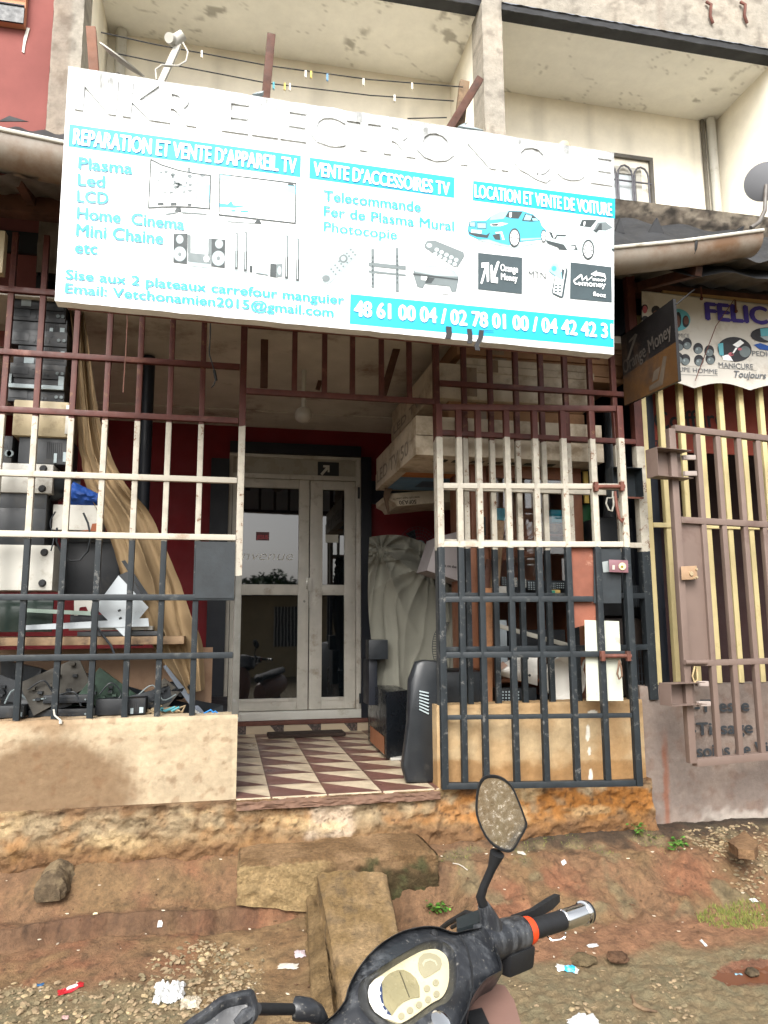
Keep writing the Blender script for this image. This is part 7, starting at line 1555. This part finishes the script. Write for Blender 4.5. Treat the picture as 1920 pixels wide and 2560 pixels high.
def ms_(k): return [(mc[0]+(x-mc[0])*k, mc[1]+(y-mc[1])*k) for x, y in mo]
b = MB(); b.loft([[MP(q, -.034)+ez*.0 for q in ms_(.45)], [MP(q, -.026) for q in ms_(.8)], [MP(q, -.012) for q in ms_(.97)], [MP(q, -.002) for q in ms_(1.0)], [MP(q, .004) for q in ms_(.985)], [MP(q, .004) for q in ms_(.93)], [MP(q, .000) for q in ms_(.905)]]); b.build('mirror_housing', m_srub, sg_, smooth=50)
b = MB(); b.poly([MP(q, .0008) for q in ms_(.907)]); b.build('mirror_glass', m_mir, sg_, smooth=0)
# left mirror, seen from behind
def Z8(x, y): return 440+x/3.95, 2420+y/3.95
ol = [Z8(*q) for q in ((20,600),(70,553),(160,480),(270,410),(360,335),(450,275),(560,238),(700,210),(745,208),(772,228),(795,290),(820,390),(808,490),(760,560),(660,660),(500,740),(300,780),(100,740),(0,680))]
ol = crc(ol, 3); L0 = UZd(490, 2165, 1.12); NL = (-FW*.75+ez*.62+er*.15).normalized(); cl = Z8(430, 510)
def LP(q, off): return UP_(q[0], q[1], L0+NL*off, NL)
def ls(k, dx=0, dy=0): return [(cl[0]+(x-cl[0])*k+dx, cl[1]+(y-cl[1])*k+dy) for x, y in ol]
b = MB(); b.loft([[LP(q, -.03) for q in ls(.93)], [LP(q, -.022) for q in ls(1.0)], [LP(q, -.01) for q in ls(1.0)], [LP(q, -.002) for q in ls(.985)], [LP(q, .004) for q in ls(.86, 4, 6)], [LP(q, .002) for q in ls(.80, 6, 9)], [LP(q, -.006) for q in ls(.70, 10, 16)], [LP(q, -.008) for q in ls(.4, 10, 16)]]); b.build('mirror_housing', m_sblk, sg_, smooth=40)
MB().tube([LP(q, -.006) for q in (Z8(590,560), Z8(690,480), Z8(790,405))], [.006,.010,.007], 8).build('mirror_rib', m_sblk, sg_)
a_, c_ = UDs(*Z8(800,405), (L0-CAM).dot(FW)+.0), UZ(*Z8(1180,408), 1.075); b = MB(); b.tube([a_, c_], .0072, 12); b.build('mirror_stem', m_srub, sg_)
b = MB(); e_ = [UZ(*Z8(*q), z_) for q, z_ in (((1170,400),1.075), ((1200,402),1.075), ((1300,410),1.072), ((1380,445),1.06), ((1420,520),1.04), ((1440,600),1.02))]; b.tube(e_, [.0145,.0155,.0145,.013,.0125,.013], 14); b.build('stem_boot', m_sblk, sg_)
# left grip (out of frame) and bar, so that the handlebar is whole
hb = H0-ez*.07; l1 = hb-er*.16; l2 = hb-er*.36-ef*.05
MB().tube([l1, l1.lerp(l2, .45)], .032, 18).build('switch_housing', m_sblk, sg_); MB().tube([l1.lerp(l2, .4), l2], .0215, 16).build('grip', m_srub, sg_)
# headset, leg shield, front body, wheels, floor, seat
hs_ = Vector((H0.x, H0.y, 0)) + ef*.02
def SC(f, r, z): return hs_ + ef*f + er*r + ez*z
MB().tube([SC(-.03, 0, .97), SC(.08, 0, .62), SC(.16, 0, .35)], .035, 14).build('steering_column', m_srub, sg_)
b = MB()
prof = [(.90,.07,.02,.05),(.84,.12,.0,.09),(.74,.17,.0,.13),(.6,.19,.02,.16),(.45,.18,.05,.15),(.33,.14,.08,.10)]
b.loft([[SC(f0+.05+(d_ if math.cos(a) > 0 else .05)*math.cos(a), w_*math.sin(a), z) for a in [2*math.pi*i/24 for i in range(24)]] for z, w_, f0, d_ in prof]); b.build('front_fairing', m_pink, sg_)
q = [UZ(*c_, .95) for c_ in ((1150,2440),(1262,2464),(1285,2500),(1314,2600),(1150,2690),(1110,2560))]; b = MB(); b.prism([v for v in q], Vector((0,0,-.03))+ef*.01); b.build('side_panel', m_pink, sg_)
q = [UZ(*c_, .953) for c_ in ((1165,2545),(1205,2535),(1225,2580),(1180,2600))]; b = MB(); b.prism(q, ez*.01); b.build('fairing_vent', m_srub, sg_)
def whl(f, nm):
    b = MB(); c_ = SC(f, 0, .225); 
    b.loft([[c_+(ef*math.cos(a)+ez*math.sin(a))*(.175+.045*math.cos(t_))+er*.045*math.sin(t_) for t_ in [2*math.pi*k/10 for k in range(10)]] for a in [2*math.pi*i/32 for i in range(33)]], False, False); w = b.build('wheel', m_srub, sg_)
    b = MB(); b.tube([c_-er*.03, c_+er*.03], [.135,.135], 24); b.build('rim', P('wheel_rim', lin('8a8a8a'), .1, 9, .4, .02, metal=.6), w)
whl(.30, ''); whl(-.92, '')
b = MB(); b.loft([[SC(.30+(.25)*math.cos(a), s_*.07, .225+.25*math.sin(a)) for s_ in (-1,-.5,.5,1)] + [SC(.30+(.235)*math.cos(a), s_*.07, .225+.235*math.sin(a)) for s_ in (1,.5,-.5,-1)] for a in [math.radians(20+i*14) for i in range(11)]]); b.build('front_mudguard', m_pink, sg_)
b = MB(); b.hexa([SC(-.5,-.17,.24), SC(.05,-.17,.24), SC(.05,.17,.24), SC(-.5,.17,.24), SC(-.5,-.17,.29), SC(.08,-.17,.29), SC(.08,.17,.29), SC(-.5,.17,.29)], .015); b.build('footboard', m_sblk, sg_)
b = MB(); b.loft([[SC(-.48-f, w_*math.sin(a)*1.0, z0_+h_*math.cos(a)) for a in [2*math.pi*i/20 for i in range(20)]] for f, w_, z0_, h_ in ((0,.12,.42,.16),(.15,.16,.48,.2),(.45,.17,.52,.2),(.72,.10,.56,.14),(.82,.03,.58,.06))]); b.build('rear_body', m_pink, sg_)
b = MB(); b.loft([[SC(-.45-f, w_*math.sin(a), z0_+.05*math.cos(a)) for a in [2*math.pi*i/20 for i in range(20)]] for f, w_, z0_ in ((0,.08,.66),(.05,.12,.70),(.35,.15,.73),(.65,.12,.77),(.75,.05,.78))]); b.build('seat', m_srub, sg_)
# ---------------------------------------------------------------- across the street (mirrored in the door glass)
hy = -13.5
ho = thing('street_house', 'low ochre house across the street, mirrored in the door glass', 'house', (2, hy, 0))
b = MB(); b.box(-6, 7, hy-.3, hy, -.1, 2.6); b.build('wall', P('ochre_render', lin('b3a17c'), .2, 2, .9, .1), ho)
b = MB(); b.box(-6.5, 7.5, hy-3, hy+.9, 2.61, 2.68); b.build('roof', m_tin, ho)
for x in (-3, 1.4, 4.6): 
    o = MB().box(x, x+1.0, hy+.001, hy+.03, 0, 2.1).build('door', m_dwood, ho) if x != 1.4 else MB().box(x, x+1.3, hy+.001, hy+.02, .9, 2.1).build('window', m_navy, ho)
    if x == 1.4:
        b = MB(); [b.box(x+.1*k, x+.1*k+.03, hy+.03, hy+.05, .9, 2.1) for k in range(14)]; b.build('window_bars', m_white, o)
po = thing('utility_pole', 'slim pole with wires across the street, mirrored in the door glass', 'pole', (4.2, -12, 0))
MB().tube([(4.2, -12, 0), (4.2, -12, 8)], .07, 10).build('pole', m_dwood, po)
b = MB()
for z in (6.6, 7.0, 7.4): b.tube([(-30+i*3, -12, z+.25*math.cos((i-11)*.57)) for i in range(21)], .015, 5)
b.build('wires', m_tar, po)
rt_ = random.Random(5)
def tree(x, y, h, r, lab):
    root = thing('tree', lab, 'tree', (x, y, 0)); b = MB(); b.tube([(x, y, 0), (x+.1, y, h*.45), (x, y+.1, h*.8)], [.22, .16, .06], 10)
    for k in range(6): a = k*1.05; b.tube([(x, y, h*(.4+.05*k)), (x+r*.6*math.cos(a), y+r*.6*math.sin(a), h*(.62+.05*k))], [.07,.02], 6)
    b.build('trunk', m_dwood, root); b = MB()
    for k in range(1500):
        a, e, q = rt_.uniform(0, 6.28), rt_.uniform(-1, 1), rt_.random()**.45; lob = 1+.35*noise.noise(Vector((math.cos(a)*1.5, math.sin(a)*1.5, e*2+x)))
        p = Vector((x+r*q*lob*math.cos(a)*math.sqrt(1-e*e), y+r*q*lob*math.sin(a)*math.sqrt(1-e*e), h*.72+r*.7*q*lob*e)); s_ = rt_.uniform(.1, .22)
        d1 = Vector((rt_.uniform(-1,1), rt_.uniform(-1,1), rt_.uniform(-.6,.6))).normalized()*s_; d2 = d1.orthogonal().normalized()*s_*.5; b.mi = k % 2
        b.poly([p-d1, p+d2, p+d1, p-d2])
    b.build('crown', [m_leafd, P('tree_leaf', lin('35501f'), .3, 3, .7, 0)], root, smooth=0)
tree(-3.5, -21, 4.0, 1.7, 'round tree behind the ochre house, left of its door in the mirror image'); tree(6.5, -23, 4.3, 2.0, 'wide tree behind the ochre house near the pole'); tree(1.8, -24, 3.8, 1.6, 'small tree in the middle behind the ochre house')
